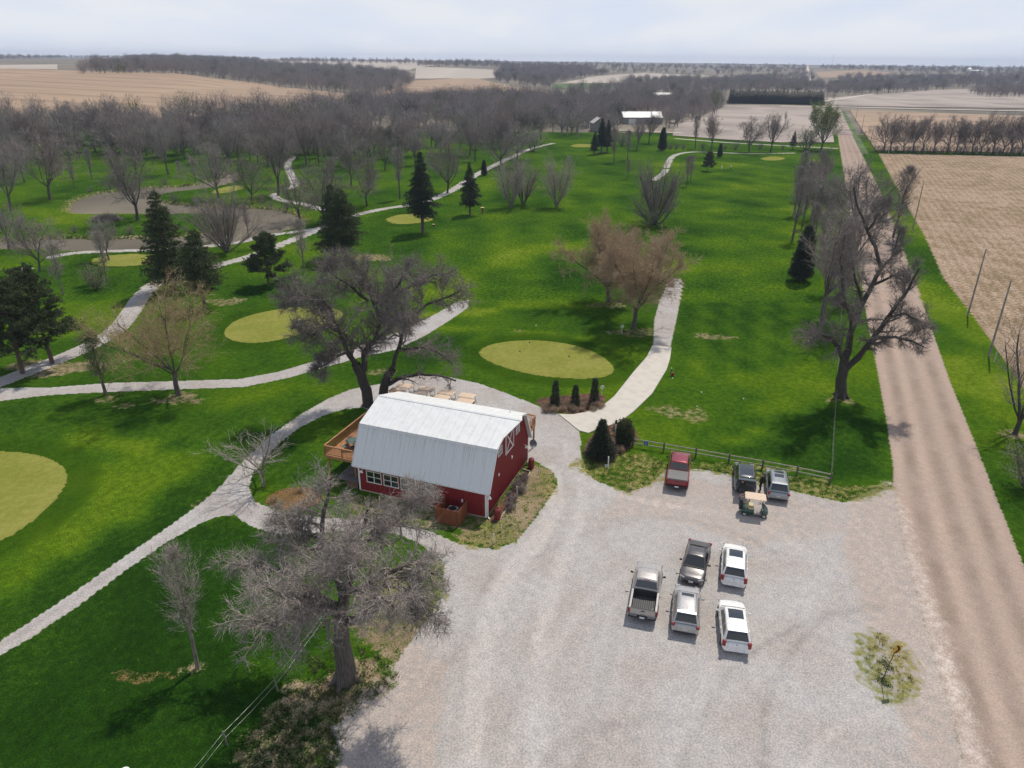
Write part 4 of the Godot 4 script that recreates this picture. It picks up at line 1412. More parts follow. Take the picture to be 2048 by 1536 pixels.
	for a in [[549,1004],[600,985],[625,1000]]:
		plant_at(bush(560 + a[0] % 5, 0.6, 12, 0.9, {"twigs": 6, "twig_len": 0.25, "twig_w": 0.022}), "willow", G(a[0], a[1]), 0.5, a[0], "dry clump in the straw bed by the gravel drive", "clumps in the straw bed", "dry_shrub")
	plant_at(proto["bushleaf"][0], "fresh", G(562, 1010), 0.5, 0, "low green clump in the straw bed by the gravel drive", "", "green_shrub")

const OWN := [   # trees that can be told apart: kind, tone, foot x, foot y, top y, label
	["oak","grey",140,322,206,"bare tree with a tall rounded crown beyond the creek"],
	["slim","grey",184,359,298,"small leaning bare tree on the lawn beyond the creek"],
	["oak","red",100,400,256,"broad leaning bare tree at the head of the pond"],
	["ash","grey",22,420,300,"upright bare tree on the bank left of the pond head"],
	["ash","grey",337,349,252,"straight-trunked bare tree on the lawn beyond the creek"],
	["ash","red",272,340,262,"bare tree next to a straight-trunked one beyond the creek"],
	["oak","dark",275,441,292,"broad dark bare tree on the grassy point in the pond"],
	["oak","grey",437,396,284,"bare tree beside the small green near the creek"],
	["oak","dark",503,404,314,"leaning bare tree on the bank above the wide water"],
	["ash","dark",557,391,255,"tall dark bare tree at the bend of the far cart path"],
	["oak","dark",734,412,314,"low broad bare tree beside the long cart path"],
	["slim","grey",800,398,298,"thin bare tree behind the tall pointed evergreen"],
	["oak","dark",895,386,281,"broad bare tree beside the long cart path"],
	["vase","red",454,505,396,"vase-shaped bare tree beside the pond path"],
	["slim","pale",609,546,440,"dead grey tree with few branches behind the oak"],
	["oak","red",80,544,432,"spreading bare tree beside the pond path"],
	["ash","grey",18,498,400,"bare tree on the near bank of the pond"],
	["slim","pale",127,590,490,"thin pale bare tree near the broad pine"],
	["slim","pale",214,561,464,"thin bare tree beside the shaded green"],
	["oak","dark",1002,334,243,"bare oak with a stout trunk beside the end of the long cart path"],
	["oak","grey",1035,320,246,"bare oak behind a stouter one by the long cart path"],
	["slim","red",1228,325,258,"slim bare tree on the lawn below the dark clump of evergreens"],
	["slim","red",1255,320,262,"slim bare tree on the lawn towards the farm buildings"],
	["ash","red",1274,300,240,"reddish bare tree below the long farm shed"],
	["ash","dark",1297,287,228,"dark bare tree in front of the long farm shed"],
	["slim","red",1255,359,320,"small round bare tree on the open fairway"],
	["slim","red",1373,373,314,"small bare tree near the curved cart path"],
	["slim","red",1381,362,312,"small bare tree close behind another near the curved path"],
	["clump","pale",1023,416,330,"pale clump of birch-like stems on the lawn"],
	["clump","red",1046,410,326,"reddish clump of stems beside a paler one on the lawn"],
	["clump","pale",1113,415,328,"clump of pale stems standing alone on the lawn"],
	["slim","pale",1138,348,312,"small pale bare tree high on the fairway"],
	["vase","dark",1309,449,343,"large dark vase-shaped tree of many stems between the fairways"],
	["ash","red",1422,301,229,"bare tree at the near edge of the ploughed field"],
	["slim","grey",1390,297,233,"thin bare tree at the near edge of the ploughed field"],
	["oak","dark",1498,304,236,"dark bare tree standing against the ploughed field"],
	["ash","dark",1541,304,229,"open-branched bare tree standing against the ploughed field"],
	["ash","dark",1645,391,300,"dark bare tree between fairway and road, near the warning sign"],
	["slim","grey",1584,482,360,"thin leaning tree at the edge of the fairway"],
	["ash","red",1644,647,402,"reddish bare tree with a full crown behind the roadside tree"],
	["oak","red",1622,440,330,"reddish bare tree in the row beside the road"],
	["oak","dark",1712,500,330,"thick-limbed bare tree at the edge of the road"],
	["slim","dark",1786,475,335,"thin bare tree on the far verge of the road"],
	["ash","grey",1660,470,352,"bare tree in the row beside the road, past the warning sign"],
	["oak","grey",636,306,252,"bare tree where the far cart path meets the wood"],
	["slim","grey",619,327,270,"thin bare tree beside the far cart path"],
	["oak","dark",650,445,318,"dense dark bare tree between the pond and the long path"],
	["ash","dark",702,372,290,"bare tree on the slope above the long cart path"],
	["oak","dark",600,440,335,"low bare tree leaning over the pond bank"],
	["ash","grey",218,520,440,"bare tree on the near shore by the pond path"],
	["slim","red",497,474,412,"small reddish bare tree at the waterside"],
	["slim","grey",360,354,322,"small bare tree beside the pale patch beyond the creek"],
	["slim","grey",391,366,318,"small bare tree near the narrow of the creek"],
	["slim","grey",150,378,330,"small bare tree at the head of the pond"],
	["ash","grey",830,330,262,"bare tree at the edge of the wood above the long path"],
	["oak","dark",770,340,272,"dark bare tree at the edge of the wood"],
	["ash","red",950,322,250,"bare tree at the edge of the wood near the end of the path"],
]

func plant_rest() -> void:
	for a in OWN:
		plant(a[0], a[1], a[2], a[3], a[4], a[5])
	plant("bushleaf", "leafing", 193, 579, 530, "small round tree coming into green leaf on the lawn", "", "leafing_tree")
	plant("bushleaf", "blossom", 1064, 303, 257, "pale green leafing tree at the end of the long cart path", "", "leafing_tree")
	plant("bushleaf", "blossom", 1243, 292, 260, "pale green leafing tree behind slim bare trees", "", "leafing_tree")
	plant("cottonwood", "fresh", 1642, 299, 212, "large tree in bright green leaf beside the road", "", "leafing_tree")
	plant("bushleaf", "leafing", 1613, 302, 256, "yellow-green leafing tree next to the bright green one", "", "leafing_tree")
	plant("bushleaf", "leafing", 1610, 372, 330, "olive leafing bush in the row beside the road", "", "leafing_shrub")
	plant("bushleaf", "leafing", 2052, 980, 900, "leafing green shrub on the far verge of the road", "", "leafing_shrub")
	plant("bushleaf", "leafing", 1300, 455, 415, "leafing bush at the foot of the dark many-stemmed tree", "", "leafing_shrub")
	# the hedgerow across the far field
	var k := 0
	for x in [1768,1779,1807,1826,1844,1866,1895,1912,1926,1944,1960,1985,2005,2021,2040,2058]:
		plant("ash" if k % 2 else "oak", "dark" if k % 3 else "red", x, 303 + (x - 1760) * 0.02, 228 + (k * 7) % 19, "dark bare tree in the hedgerow between the tan fields", "hedgerow trees between the tan fields", "hedgerow_tree", k)
		k += 1
	for x in range(1752, 2060, 13):
		plant("scrub", "dark", x, 305 + (x - 1760) * 0.022, 288 + (x % 5), "low bare shrub under the hedgerow trees", "shrubs under the hedgerow", "hedgerow_shrub", x)
	# trees behind the lane at the near edge of the ploughed field
	for x in [1340, 1352, 1366, 1405, 1450, 1470, 1520, 1565]:
		plant("scrub", "dark", x, 299, 284 + x % 6, "low bare shrub along the farm lane", "shrubs along the farm lane", "lane_shrub", x)
	# row beside the road
	for a in [[1600,400],[1612,420],[1588,430],[1604,455],[1620,505],[1640,520],[1668,560],[1655,590],[1675,610],[1630,470]]:
		plant("ash" if int(a[0]) % 2 else "slim", "red" if int(a[1]) % 2 else "grey", a[0], a[1], a[1] - 95, "bare tree in the scrubby row between fairway and road", "scrubby row between fairway and road", "bare_tree", a[0])
	# creek banks: brush and reeds
	for a in [[215,441],[330,462],[350,466],[372,464],[300,470],[260,468],[230,470],[180,468],[150,466],[120,470],[420,428],[455,430],[470,440],[440,412],[470,411],[505,410],[540,414],[575,420],[595,428],[395,410],[350,404],[560,462],[520,470],[100,480],[180,384],[220,378],[270,374],[330,370],[430,355]]:
		plant("scrub", ["red", "willow", "dark", "grey"][int(a[0]) % 4], a[0], a[1], a[1] - 9 - int(a[0]) % 9, "dry brush on the bank of the creek", "brush on the creek banks", "bank_shrub", a[0])
	# woods: the nearer trees one by one, the rest as one mass
	var spots := []
	var zones := [
		[[-60,330, 120,318, 240,318, 420,330, 540,345, 600,300, 700,262, 900,262, 960,300, 1000,300, 1080,282, 1180,275, 1180,262, 900,250, 600,250, 300,262, 0,270, -60,275], 9.6],
		[[-60,420, 0,400, 60,360, 60,330, -60,330], 12.0],
		[[560,320, 640,345, 760,330, 840,320, 960,310, 900,290, 700,285, 600,300], 12.0],
	]
	for zn in zones:
		var poly := outline(zn[0])
		var box := Rect2(poly[0], Vector2.ZERO)
		for q in poly: box = box.expand(q)
		var z := box.position.y
		while z < box.end.y:
			var x := box.position.x
			while x < box.end.x:
				var q := Vector2(x + rng.randf_range(-0.45, 0.45) * zn[1], z + rng.randf_range(-0.45, 0.45) * zn[1])
				if Geometry2D.is_point_in_polygon(q, poly): spots.append(q)
				x += zn[1]
			z += zn[1]
	spots.sort_custom(func(a: Vector2, b: Vector2) -> bool: return a.length_squared() < b.length_squared())
	var mass := []
	for i in spots.size():
		var q: Vector2 = spots[i]
		var ok := not Geometry2D.is_point_in_polygon(q, creek)
		if i < 170 and ok:
			var p: Array = proto["oak" if i % 2 else "ash"][i % 3]
			plant_at(p, ["grey", "red", "dark", "grey", "red"][i % 5], Vector3(q.x, land(q.x, q.y), q.y), rng.randf_range(8.5, 17.5), rng.randf() * TAU, ["upright", "spreading"][i % 2] + [" grey", " reddish", " dark", " grey", " reddish"][i % 5] + " bare tree at the edge of the wood beyond the lawns", "trees at the edge of the grey wood", "woodland_tree")
		elif ok: mass.append(Vector3(q.x, land(q.x, q.y), q.y))
	# further woods
	for zn in [
		[[-60,277, 0,270, 300,258, 620,242, 900,240, 1200,262, 1250,250, 1250,225, 1150,205, 1000,200, 800,208, 640,218, 300,246, -60,258], 8.5],
		[[1180,275, 1350,262, 1420,235, 1450,213, 1400,200, 1200,205, 1160,250], 10.0],
		[[150,150, 330,149, 500,168, 640,184, 760,196, 830,168, 800,150, 700,140, 500,132, 330,128, 200,133], 13.0],
		[[250,122, 330,127, 500,131, 520,125, 400,118, 260,116], 24.0],
		[[985,160, 1010,135, 1150,138, 1220,150, 1180,155, 1110,168, 1100,178, 1010,166], 14.0],
		[[835,135, 835,129, 1020,130, 1020,136], 26.0],
		[[1100,196, 1250,175, 1400,166, 1480,160, 1640,174, 1655,184, 1640,186, 1450,190, 1250,204], 15.0],
		[[1650,194, 1660,170, 1700,157, 1850,158, 2100,165, 2100,172, 1900,179, 1745,189], 16.0],
		[[1860,158, 2100,150, 2100,166, 1900,165], 24.0],
		[[1480,158, 1620,150, 1630,165, 1640,176, 1500,166], 22.0],
		[[1420,138, 1610,142, 1610,149, 1440,147], 40.0],
		[[1630,140, 2100,146, 2100,152, 1850,150, 1700,140], 40.0],
		[[1000,134, 1200,133, 1420,136, 1610,138, 1610,142, 1420,141, 1180,143, 1020,137], 52.0],
		[[1640,136, 2100,142, 2100,147, 1850,146, 1640,141], 52.0],
		[[560,126, 700,128, 820,131, 830,128, 700,124, 560,122], 40.0],
		[[1940,188, 2100,182, 2100,196, 1960,195], 12.0],
		[[1250,166, 1400,164, 1400,168, 1250,170], 12.0],
	]:
		var poly := outline(zn[0])
		var box := Rect2(poly[0], Vector2.ZERO)
		for q in poly: box = box.expand(q)
		var z := box.position.y
		while z < box.end.y:
			var x := box.position.x
			while x < box.end.x:
				var q := Vector2(x + rng.randf_range(-0.5, 0.5) * zn[1], z + rng.randf_range(-0.5, 0.5) * zn[1])
				if Geometry2D.is_point_in_polygon(q, poly): mass.append(Vector3(q.x, land(q.x, q.y), q.y))
				x += zn[1]
			z += zn[1]
	# thin lines of trees along the skyline
	for l in [[-40,119, 120,116, 260,115], [330,117, 520,118], [560,121, 700,122], [740,124, 830,124], [900,127, 1000,127], [1040,131, 1200,131, 1420,134], [1420,131, 1610,134], [1640,133, 1800,135, 2090,139], [1850,142, 2090,147], [1120,150, 1300,146, 1480,150]]:
		var line := outline(l)
		for i in line.size() - 1:
			var n := int(line[i].distance_to(line[i + 1]) / 7.0)
			for s in n:
				if rng.randf() < 0.3: continue
				var q := line[i].lerp(line[i + 1], (s + rng.randf()) / n) + Vector2(rng.randf_range(-15, 15), rng.randf_range(-25, 25))
				mass.append(Vector3(q.x, land(q.x, q.y), q.y))
	var clear := []       # nothing grows in front of the farm buildings and the windbreak
	for q in mass:
		var v := P(q)
		if (v.x > 1236 and v.x < 1330 and v.y > 236 and v.y < 285) or (v.x > 1178 and v.x < 1216 and v.y > 250 and v.y < 290) or (v.x > 1305 and v.x < 1342 and v.y > 192 and v.y < 212) or (v.x > 1448 and v.x < 1652 and v.y > 192 and v.y < 216): continue
		clear.append(q)
	mass = clear
	var wood := mat("distant_wood", Color.WHITE, 0.95)
	wood.vertex_color_use_as_albedo = true
	for v in 4:
		var mm := MultiMesh.new()
		mm.transform_format = MultiMesh.TRANSFORM_3D
		mm.use_colors = true
		mm.mesh = proto["distant"][v][0]
		var mine := []
		for i in mass.size():
			if i % 4 == v: mine.append(mass[i])
		mm.instance_count = mine.size()
		for i in mine.size():
			var s := rng.randf_range(0.75, 1.15)
			mm.set_instance_transform(i, Transform3D(Basis(Vector3.UP, rng.randf() * TAU).scaled(Vector3(s * 1.05, s, s * 1.05)), mine[i]))
			var t := rng.randf()
			var c := Color(0.215, 0.195, 0.185).lerp(Color(0.28, 0.24, 0.22), t)
			if rng.randf() < 0.06: c = Color(0.12, 0.135, 0.05)
			elif rng.randf() < 0.06: c = Color(0.05, 0.06, 0.04)
			mm.set_instance_color(i, c)
		var o := MultiMeshInstance3D.new()
		o.name = numbered("far_wood")
		o.multimesh = mm
		o.material_override = wood
		add_child(o)
		o.set_meta("kind", "stuff")
		o.set_meta("label", "leafless grey wood filling the valleys towards the horizon")
		o.set_meta("category", "wood")
	print("trees in the far wood: ", mass.size())
	# a dark windbreak of evergreens at the end of the ploughed field
	var far_spruce := conifer(600, 11.0, 0.0, 2.7, 14, 9, 0.1, 0.2, 1.1)
	var row := outline([1458,207, 1550,208, 1646,210])
	for j in 2:
		for i in 42:
			var t := (i + 0.5) / 42.0 * 2.0
			var q := (row[0].lerp(row[1], t) if t < 1.0 else row[1].lerp(row[2], t - 1.0)) + Vector2(0, -3.5 * j)
			plant_at(far_spruce, "spruce", Vector3(q.x, land(q.x, q.y), q.y), rng.randf_range(10.5, 13.0), i, "dark evergreen in the dense windbreak at the end of the ploughed field", "windbreak of evergreens", "windbreak_tree")

# ---------------------------------------------------------------- the barn clubhouse
const BL := 12.24      # length along the eaves
const BW := 10.42      # depth
const BE := 2.70       # height of the eaves
const BK := 5.87       # height of the break in the roof
const BI := 1.63       # how far the break lies inside the wall
const BR := 7.06       # ridge
const BARN_AT := Vector3(-2.034, 0, -50.796)
const BARN_TURN := -0.354

func bx(mb: MB, x0: float, x1: float, y0: float, y1: float, z0: float, z1: float, ch := 0.0) -> void:
	mb.box(Transform3D(Basis(), Vector3((x0 + x1) * 0.5, (y0 + y1) * 0.5, (z0 + z1) * 0.5)), Vector3(absf(x1 - x0), absf(y1 - y0), absf(z1 - z0)), ch)

func box_mesh(x0: float, x1: float, y0: float, y1: float, z0: float, z1: float, ch := 0.0) -> ArrayMesh:
	var mb := MB.new()
	bx(mb, x0, x1, y0, y1, z0, z1, ch)
	return mb.mesh()

func gambrel(z: float) -> float:      # height of the gable wall at depth z (0 .. -BW)
	var d := minf(-z, BW + z)
	if d < 0.0: return BE
	if d < BI: return lerpf(BE, BK, d / BI)
	return lerpf(BK, BR, (d - BI) / (BW * 0.5 - BI))

# ribbed siding between a and b (both along one wall), with openings [from, to, bottom, top]
func siding(along: Callable, a: float, b: float, top: Callable, holes: Array) -> ArrayMesh:
	var mb := MB.new()
	var n := int(round((b - a) / 0.2))
	var cuts := []
	for i in n: 
		var s := lerpf(a, b, i / float(n))
		var e := lerpf(a, b, (i + 1) / float(n))
		cuts.append([s, s + 0.035, 0.018]); cuts.append([s + 0.035, e, 0.0])
	for c in cuts:
		var mid: float = (c[0] + c[1]) * 0.5
		var spans := [[0.12, 99.0]]
		for h in holes:
			if mid > h[0] and mid < h[1]: spans = [[0.12, h[2]], [h[3], 99.0]]
		for s in spans:
			var t0 := minf(s[1], top.call(c[0]))
			var t1 := minf(s[1], top.call(c[1]))
			mb.quad(along.call(c[0], s[0], c[2]), along.call(c[1], s[0], c[2]), along.call(c[1], t1, c[2]), along.call(c[0], t0, c[2]))
			if c[2] > 0.0:
				mb.quad(along.call(c[0], s[0], 0.0), along.call(c[0], s[0], c[2]), along.call(c[0], t0, c[2]), along.call(c[0], t0, 0.0))
				mb.quad(along.call(c[1], s[0], c[2]), along.call(c[1], s[0], 0.0), along.call(c[1], t1, 0.0), along.call(c[1], t1, c[2]))
	return mb.mesh()

# a roof sheet with standing ribs: four corners (low left, low right, high right, high left)
func roof_sheet(a: Vector3, b: Vector3, c: Vector3, d: Vector3, u0 := 0.0) -> ArrayMesh:
	var mb := MB.new()
	mb.use_uv = true
	var up := (b - a).cross(d - a).normalized()
	if up.y < 0: up = -up
	var w := a.distance_to(b)
	var prof := [[0.0, 0.0], [0.02, 0.025], [0.06, 0.025], [0.08, 0.0], [w * 0.5 - 0.03, 0.0], [w * 0.5 - 0.015, 0.018], [w * 0.5 + 0.015, 0.018], [w * 0.5 + 0.03, 0.0], [w - 0.005, 0.0]]
	for i in prof.size() - 1:
		var s: float = prof[i][0] / w
		var e: float = prof[i + 1][0] / w
		var k := mb.v.size()
		mb.quad(a.lerp(b, s) + up * prof[i][1], a.lerp(b, e) + up * prof[i + 1][1], d.lerp(c, e) + up * prof[i + 1][1], d.lerp(d.lerp(c, s), 1.0) + up * prof[i][1])
		for q in 4: mb.uv[k + q] = Vector2(u0 + [s, e, e, s][q] * w, [0.0, 0.0, 1.0, 1.0][q] * a.distance_to(d))
	# the cut edge at the foot
	mb.quad(a, b, b - up * 0.02, a - up * 0.02)
	return mb.mesh()

func window(parent: Node3D, x0: float, x1: float, y0: float, y1: float, xf: Transform3D, cols: int, rows: int, white: Material, glassy: Array, called := "window") -> void:
	var w := part(parent, called, MB.new().mesh(), null, xf)
	var fr := MB.new()
	var t := 0.055
	bx(fr, x0, x1, y1 - t, y1, -0.06, 0.035); bx(fr, x0, x1, y0, y0 + t, -0.06, 0.05)
	bx(fr, x0, x0 + t, y0 + t, y1 - t, -0.06, 0.035); bx(fr, x1 - t, x1, y0 + t, y1 - t, -0.06, 0.035)
	w.mesh = fr.mesh()
	w.material_override = white
	var gl := MB.new()
	for c in range(1, cols):
		var x := lerpf(x0 + t, x1 - t, c / float(cols))
		bx(gl, x - 0.03, x + 0.03, y0 + t, y1 - t, -0.05, 0.02)
	for r in range(1, rows):
		var y := lerpf(y0 + t, y1 - t, r / float(rows))
		bx(gl, x0 + t, x1 - t, y - 0.022, y + 0.022, -0.045, 0.015)
	part(w, "glazing_bar", gl.mesh(), white)
	for c in cols:
		for r in rows:
			var xa := lerpf(x0 + t, x1 - t, c / float(cols))
			var xb := lerpf(x0 + t, x1 - t, (c + 1) / float(cols))
			var ya := lerpf(y0 + t, y1 - t, r / float(rows))
			var yb := lerpf(y0 + t, y1 - t, (r + 1) / float(rows))
			part(w, "pane", box_mesh(xa + 0.005, xb - 0.005, ya + 0.005, yb - 0.005, -0.035, -0.02), glassy[r % glassy.size()])

func streaks() -> Texture2D:     # grey sheet metal with rust and dirt runs below the break of the roof
	var w := 512
	var h := 256
	var im := Image.create(w, h, false, Image.FORMAT_RGB8)
	var r := RandomNumberGenerator.new()
	r.seed = 31
	var len := PackedFloat32Array()
	var dark := PackedFloat32Array()
	var v := 0.0
	for x in w:
		v = lerpf(v, r.randf(), 0.55)
		var w2 := r.randf()
		len.append(pow(w2, 7.0) * 0.55 + 0.02 + 0.09 * v)
		dark.append(r.randf_range(0.1, 0.55) * (0.3 + 0.7 * v))
	for y in h:
		var t := 1.0 - y / float(h)      # 0 at the top of the sheet
		for x in w:
			var s := 1.0 - 0.05 * r.randf()
			var k := clampf((len[x] - t) / 0.2, 0.0, 1.0) * dark[x]
			k *= 0.6 + 0.8 * r.randf()
			im.set_pixel(x, y, Color(s * (1.0 - 0.55 * k), s * (1.0 - 0.62 * k), s * (1.0 - 0.72 * k)))
	return ImageTexture.create_from_image(im)

func build_barn() -> void:
	var red := mat("barn_red", seen(138, 34, 38, 1.1), 0.6, 0.0, speckle("siding", 0.02, 0.8, 1.1, 4, FastNoiseLite.TYPE_SIMPLEX_SMOOTH, Vector2(1, 0.3)), Vector3(0.6, 0.25, 0.6), false)
	var white := mat("white_trim", lin(0.72, 0.71, 0.69), 0.6)
	var tin := mat("roof_metal", lin(0.70, 0.715, 0.72), 0.42, 0.0, speckle("tin", 0.015, 0.94, 1.03, 4), Vector3(0.25, 0.25, 0.25), false)
	var tin_low := mat("roof_metal_streaked", lin(0.74, 0.745, 0.745), 0.45)
	tin_low.albedo_texture = streaks()
	tin_low.uv1_scale = Vector3(0.077, 0.281, 1)
	var pane := glass("dark_pane", lin(0.012, 0.014, 0.016))
	var blind := glass("blind_pane", lin(0.16, 0.15, 0.135))
	var wood := mat("deck_wood", seen(196, 142, 98, 1.3), 0.75, 0.0, speckle("plank", 0.03, 0.72, 1.12, 4, FastNoiseLite.TYPE_SIMPLEX_SMOOTH, Vector2(1, 0.2)), Vector3(0.8, 0.8, 0.8), false)
	var b := thing("barn_clubhouse", "red barn clubhouse with a pale metal gambrel roof and white trim", "barn", BARN_AT, BARN_TURN)
	# walls
	var front := siding(func(s: float, y: float, o: float) -> Vector3: return Vector3(s, y, o), -BL, 0.0, func(_s: float) -> float: return BE - 0.02, [[-11.45, -9.95, 1.06, 2.23], [-9.75, -8.26, 1.06, 2.23], [-8.06, -6.56, 1.06, 2.23], [-6.36, -4.85, 1.06, 2.23]])
	var wf := part(b, "front_wall", front, red)
	for w in [[-11.45, -9.95, 0], [-9.75, -8.26, 0], [-8.06, -6.56, 1], [-6.36, -4.85, 1]]:
		window(b, w[0], w[1], 1.06, 2.23, Transform3D(), 2, 2, white, [pane, blind if w[2] else pane])
	part(b, "rear_wall", siding(func(s: float, y: float, o: float) -> Vector3: return Vector3(s, y, -BW - o), -BL, 0.0, func(_s: float) -> float: return BE - 0.02, []), red)
	part(b, "gable_wall", siding(func(s: float, y: float, o: float) -> Vector3: return Vector3(o, y, s), -BW, 0.0, func(s: float) -> float: return gambrel(s) - 0.04, [[-3.55, -2.6, 4.5, 5.3], [-7.9, -6.95, 4.5, 5.3]]), red)
	part(b, "gable_wall", siding(func(s: float, y: float, o: float) -> Vector3: return Vector3(-BL - o, y, s), -BW, 0.0, func(s: float) -> float: return gambrel(s) - 0.04, []), red)
	var side := Transform3D(Basis(Vector3(0, 0, -1), Vector3.UP, Vector3(1, 0, 0)), Vector3.ZERO)   # local x runs along -z, local z points out of the gable
	window(b, 2.6, 3.55, 4.5, 5.3, side, 1, 2, white, [blind, blind], "gable_window")
	window(b, 6.95, 7.9, 4.5, 5.3, side, 1, 2, white, [blind, blind], "gable_window")
	# mock loft door with crossed boards
	var door := MB.new()
	bx(door, 0.02, 0.05, 3.9, 5.85, -6.15, -4.35)
	var dn := part(b, "loft_door", door.mesh(), red)
	for s in [[Vector3(0.065, 3.87, -6.2), Vector3(0.065, 3.87, -4.3)], [Vector3(0.065, 5.92, -6.2), Vector3(0.065, 5.92, -4.3)], [Vector3(0.067, 3.83, -6.2), Vector3(0.067, 5.96, -6.2)], [Vector3(0.067, 3.83, -4.3), Vector3(0.067, 5.96, -4.3)], [Vector3(0.072, 3.87, -6.15), Vector3(0.072, 5.92, -4.35)], [Vector3(0.077, 3.87, -4.35), Vector3(0.077, 5.92, -6.15)]]:
		var mb := MB.new()
		mb.bar(s[0], s[1], 0.025, 0.11)
		part(dn, "board", mb.mesh(), white)
	# foundation
	part(b, "foundation", box_mesh(-BL + 0.02, -0.02, -0.2, 0.14, -BW + 0.02, -0.02), mat("foundation", lin(0.42, 0.38, 0.33), 0.9, 0.0, speckle("concrete", 0, 0, 0), Vector3.ONE * 0.5))
	# trim
	for c in [[0.0, 0.0], [-BL, 0.0], [0.0, -BW], [-BL, -BW]]:
		var sx := 1.0 if c[0] == 0.0 else -1.0
		var sz := 1.0 if c[1] == 0.0 else -1.0
		var mb := MB.new()
		bx(mb, c[0] - sx * 0.13, c[0] + sx * 0.035, 0.1, BE - 0.05, c[1] + sz * 0.02, c[1] + sz * 0.045)
		bx(mb, c[0] + sx * 0.02, c[0] + sx * 0.043, 0.1, BE - 0.05, c[1] - sz * 0.13, c[1] + sz * 0.018)
		part(b, "corner_board", mb.mesh(), white)
	part(b, "base_trim", box_mesh(-BL + 0.14, -0.14, 0.09, 0.16, 0.02, 0.036), mat("base_wood", lin(0.4, 0.32, 0.24), 0.8))
	part(b, "base_trim", box_mesh(0.02, 0.038, 0.09, 0.17, -BW + 0.14, -0.14), mats["base_wood"])
	# roof: four slopes of sheets
	var roof := part(b, "roof", box_mesh(-BL - 0.3, 0.2, BR - 0.16, BR - 0.12, -BW * 0.5 - 0.2, -BW * 0.5 + 0.2), tin)
	var xl := -BL - 0.52
	var xr := 0.33
	var n := 14
	var oe := 0.16
	var low_y := BE - 0.16 * (BK - BE) / BI * 0.45
	for i in n:
		var xa := lerpf(xl, xr, i / float(n))
		var xb := lerpf(xl, xr, (i + 1) / float(n))
		var zr := -BW * 0.5
		part(roof, "roof_panel", roof_sheet(Vector3(xa, low_y, oe), Vector3(xb, low_y, oe), Vector3(xb, BK, -BI), Vector3(xa, BK, -BI), i * 0.935), tin_low)
		part(roof, "roof_panel", roof_sheet(Vector3(xa, BK + 0.012, -BI + 0.06), Vector3(xb, BK + 0.012, -BI + 0.06), Vector3(xb, BR, zr), Vector3(xa, BR, zr)), tin)
		part(roof, "roof_panel", roof_sheet(Vector3(xb, BK + 0.012, -BW + BI - 0.06), Vector3(xa, BK + 0.012, -BW + BI - 0.06), Vector3(xa, BR, zr), Vector3(xb, BR, zr)), tin)
		part(roof, "roof_panel", roof_sheet(Vector3(xb, low_y, -BW - oe), Vector3(xa, low_y, -BW - oe), Vector3(xa, BK, -BW + BI), Vector3(xb, BK, -BW + BI), i * 0.935 + 3.0), tin_low)
	var cap := MB.new()
	cap.quad(Vector3(xl, BR + 0.05, -BW * 0.5), Vector3(1.2, BR + 0.05, -BW * 0.5), Vector3(1.2, BR - 0.02, -BW * 0.5 + 0.17), Vector3(xl, BR - 0.02, -BW * 0.5 + 0.17))
	cap.quad(Vector3(xl, BR + 0.05, -BW * 0.5), Vector3(1.2, BR + 0.05, -BW * 0.5), Vector3(1.2, BR - 0.02, -BW * 0.5 - 0.17), Vector3(xl, BR - 0.02, -BW * 0.5 - 0.17))
	part(roof, "ridge_cap", cap.mesh(), tin)
	# hay hood: the peak runs out over the gable
	var hood := MB.new()
	var tip := Vector3(1.2, BR, -BW * 0.5)
	for s in [1.0, -1.0]:
		var foot := Vector3(xr - 0.02, BK + 0.35, -BW * 0.5 + s * (BW * 0.5 - BI) * 0.71)
		hood.tri(Vector3(xr - 0.02, BR, -BW * 0.5), tip, foot)
		hood.tri(Vector3(xr - 0.02, BR - 0.05, -BW * 0.5), tip - Vector3(0, 0.05, 0), foot - Vector3(0, 0.05, 0))
	part(roof, "hay_hood", hood.mesh(), tin)
	# rakes and eaves
	for x in [xl - 0.02, xr + 0.02]:
		var mb := MB.new()
		for s in [[Vector3(x, low_y - 0.03, oe), Vector3(x, BK - 0.05, -BI)], [Vector3(x, BK - 0.05, -BI), Vector3(x, BR - 0.08, -BW * 0.5)], [Vector3(x, BR - 0.08, -BW * 0.5), Vector3(x, BK - 0.05, -BW + BI)], [Vector3(x, BK - 0.05, -BW + BI), Vector3(x, low_y - 0.03, -BW - oe)]]:
			mb.bar(s[0], s[1], 0.03, 0.15)
		part(roof, "rake_board", mb.mesh(), white)
	var soffit := MB.new()
	bx(soffit, 0.02, xr, BE - 0.12, BE - 0.09, -0.14, oe - 0.02)
	for s in [oe + 0.02, -BW - oe - 0.02]: bx(soffit, xl, xr, low_y - 0.12, low_y + 0.0, s - 0.02, s + 0.02)
	part(roof, "eave_board", soffit.mesh(), white)
	var pipe := MB.new()
	pipe.box(Transform3D(Basis(), Vector3(0.09, 1.3, -0.09)), Vector3(0.075, 2.35, 0.075), 0.015)
	pipe.bar(Vector3(0.09, 0.12, -0.09), Vector3(0.3, 0.05, 0.05), 0.075, 0.06)
	part(b, "downspout", pipe.mesh(), white)
	# vent stack on the far slope
	var vent := MB.new()
	vent.cyl(Vector3(-0.9, 6.1, -7.9), Vector3(-0.9, 6.75, -7.9), 0.05, 0.05)
	part(roof, "vent_pipe", vent.mesh(), white)
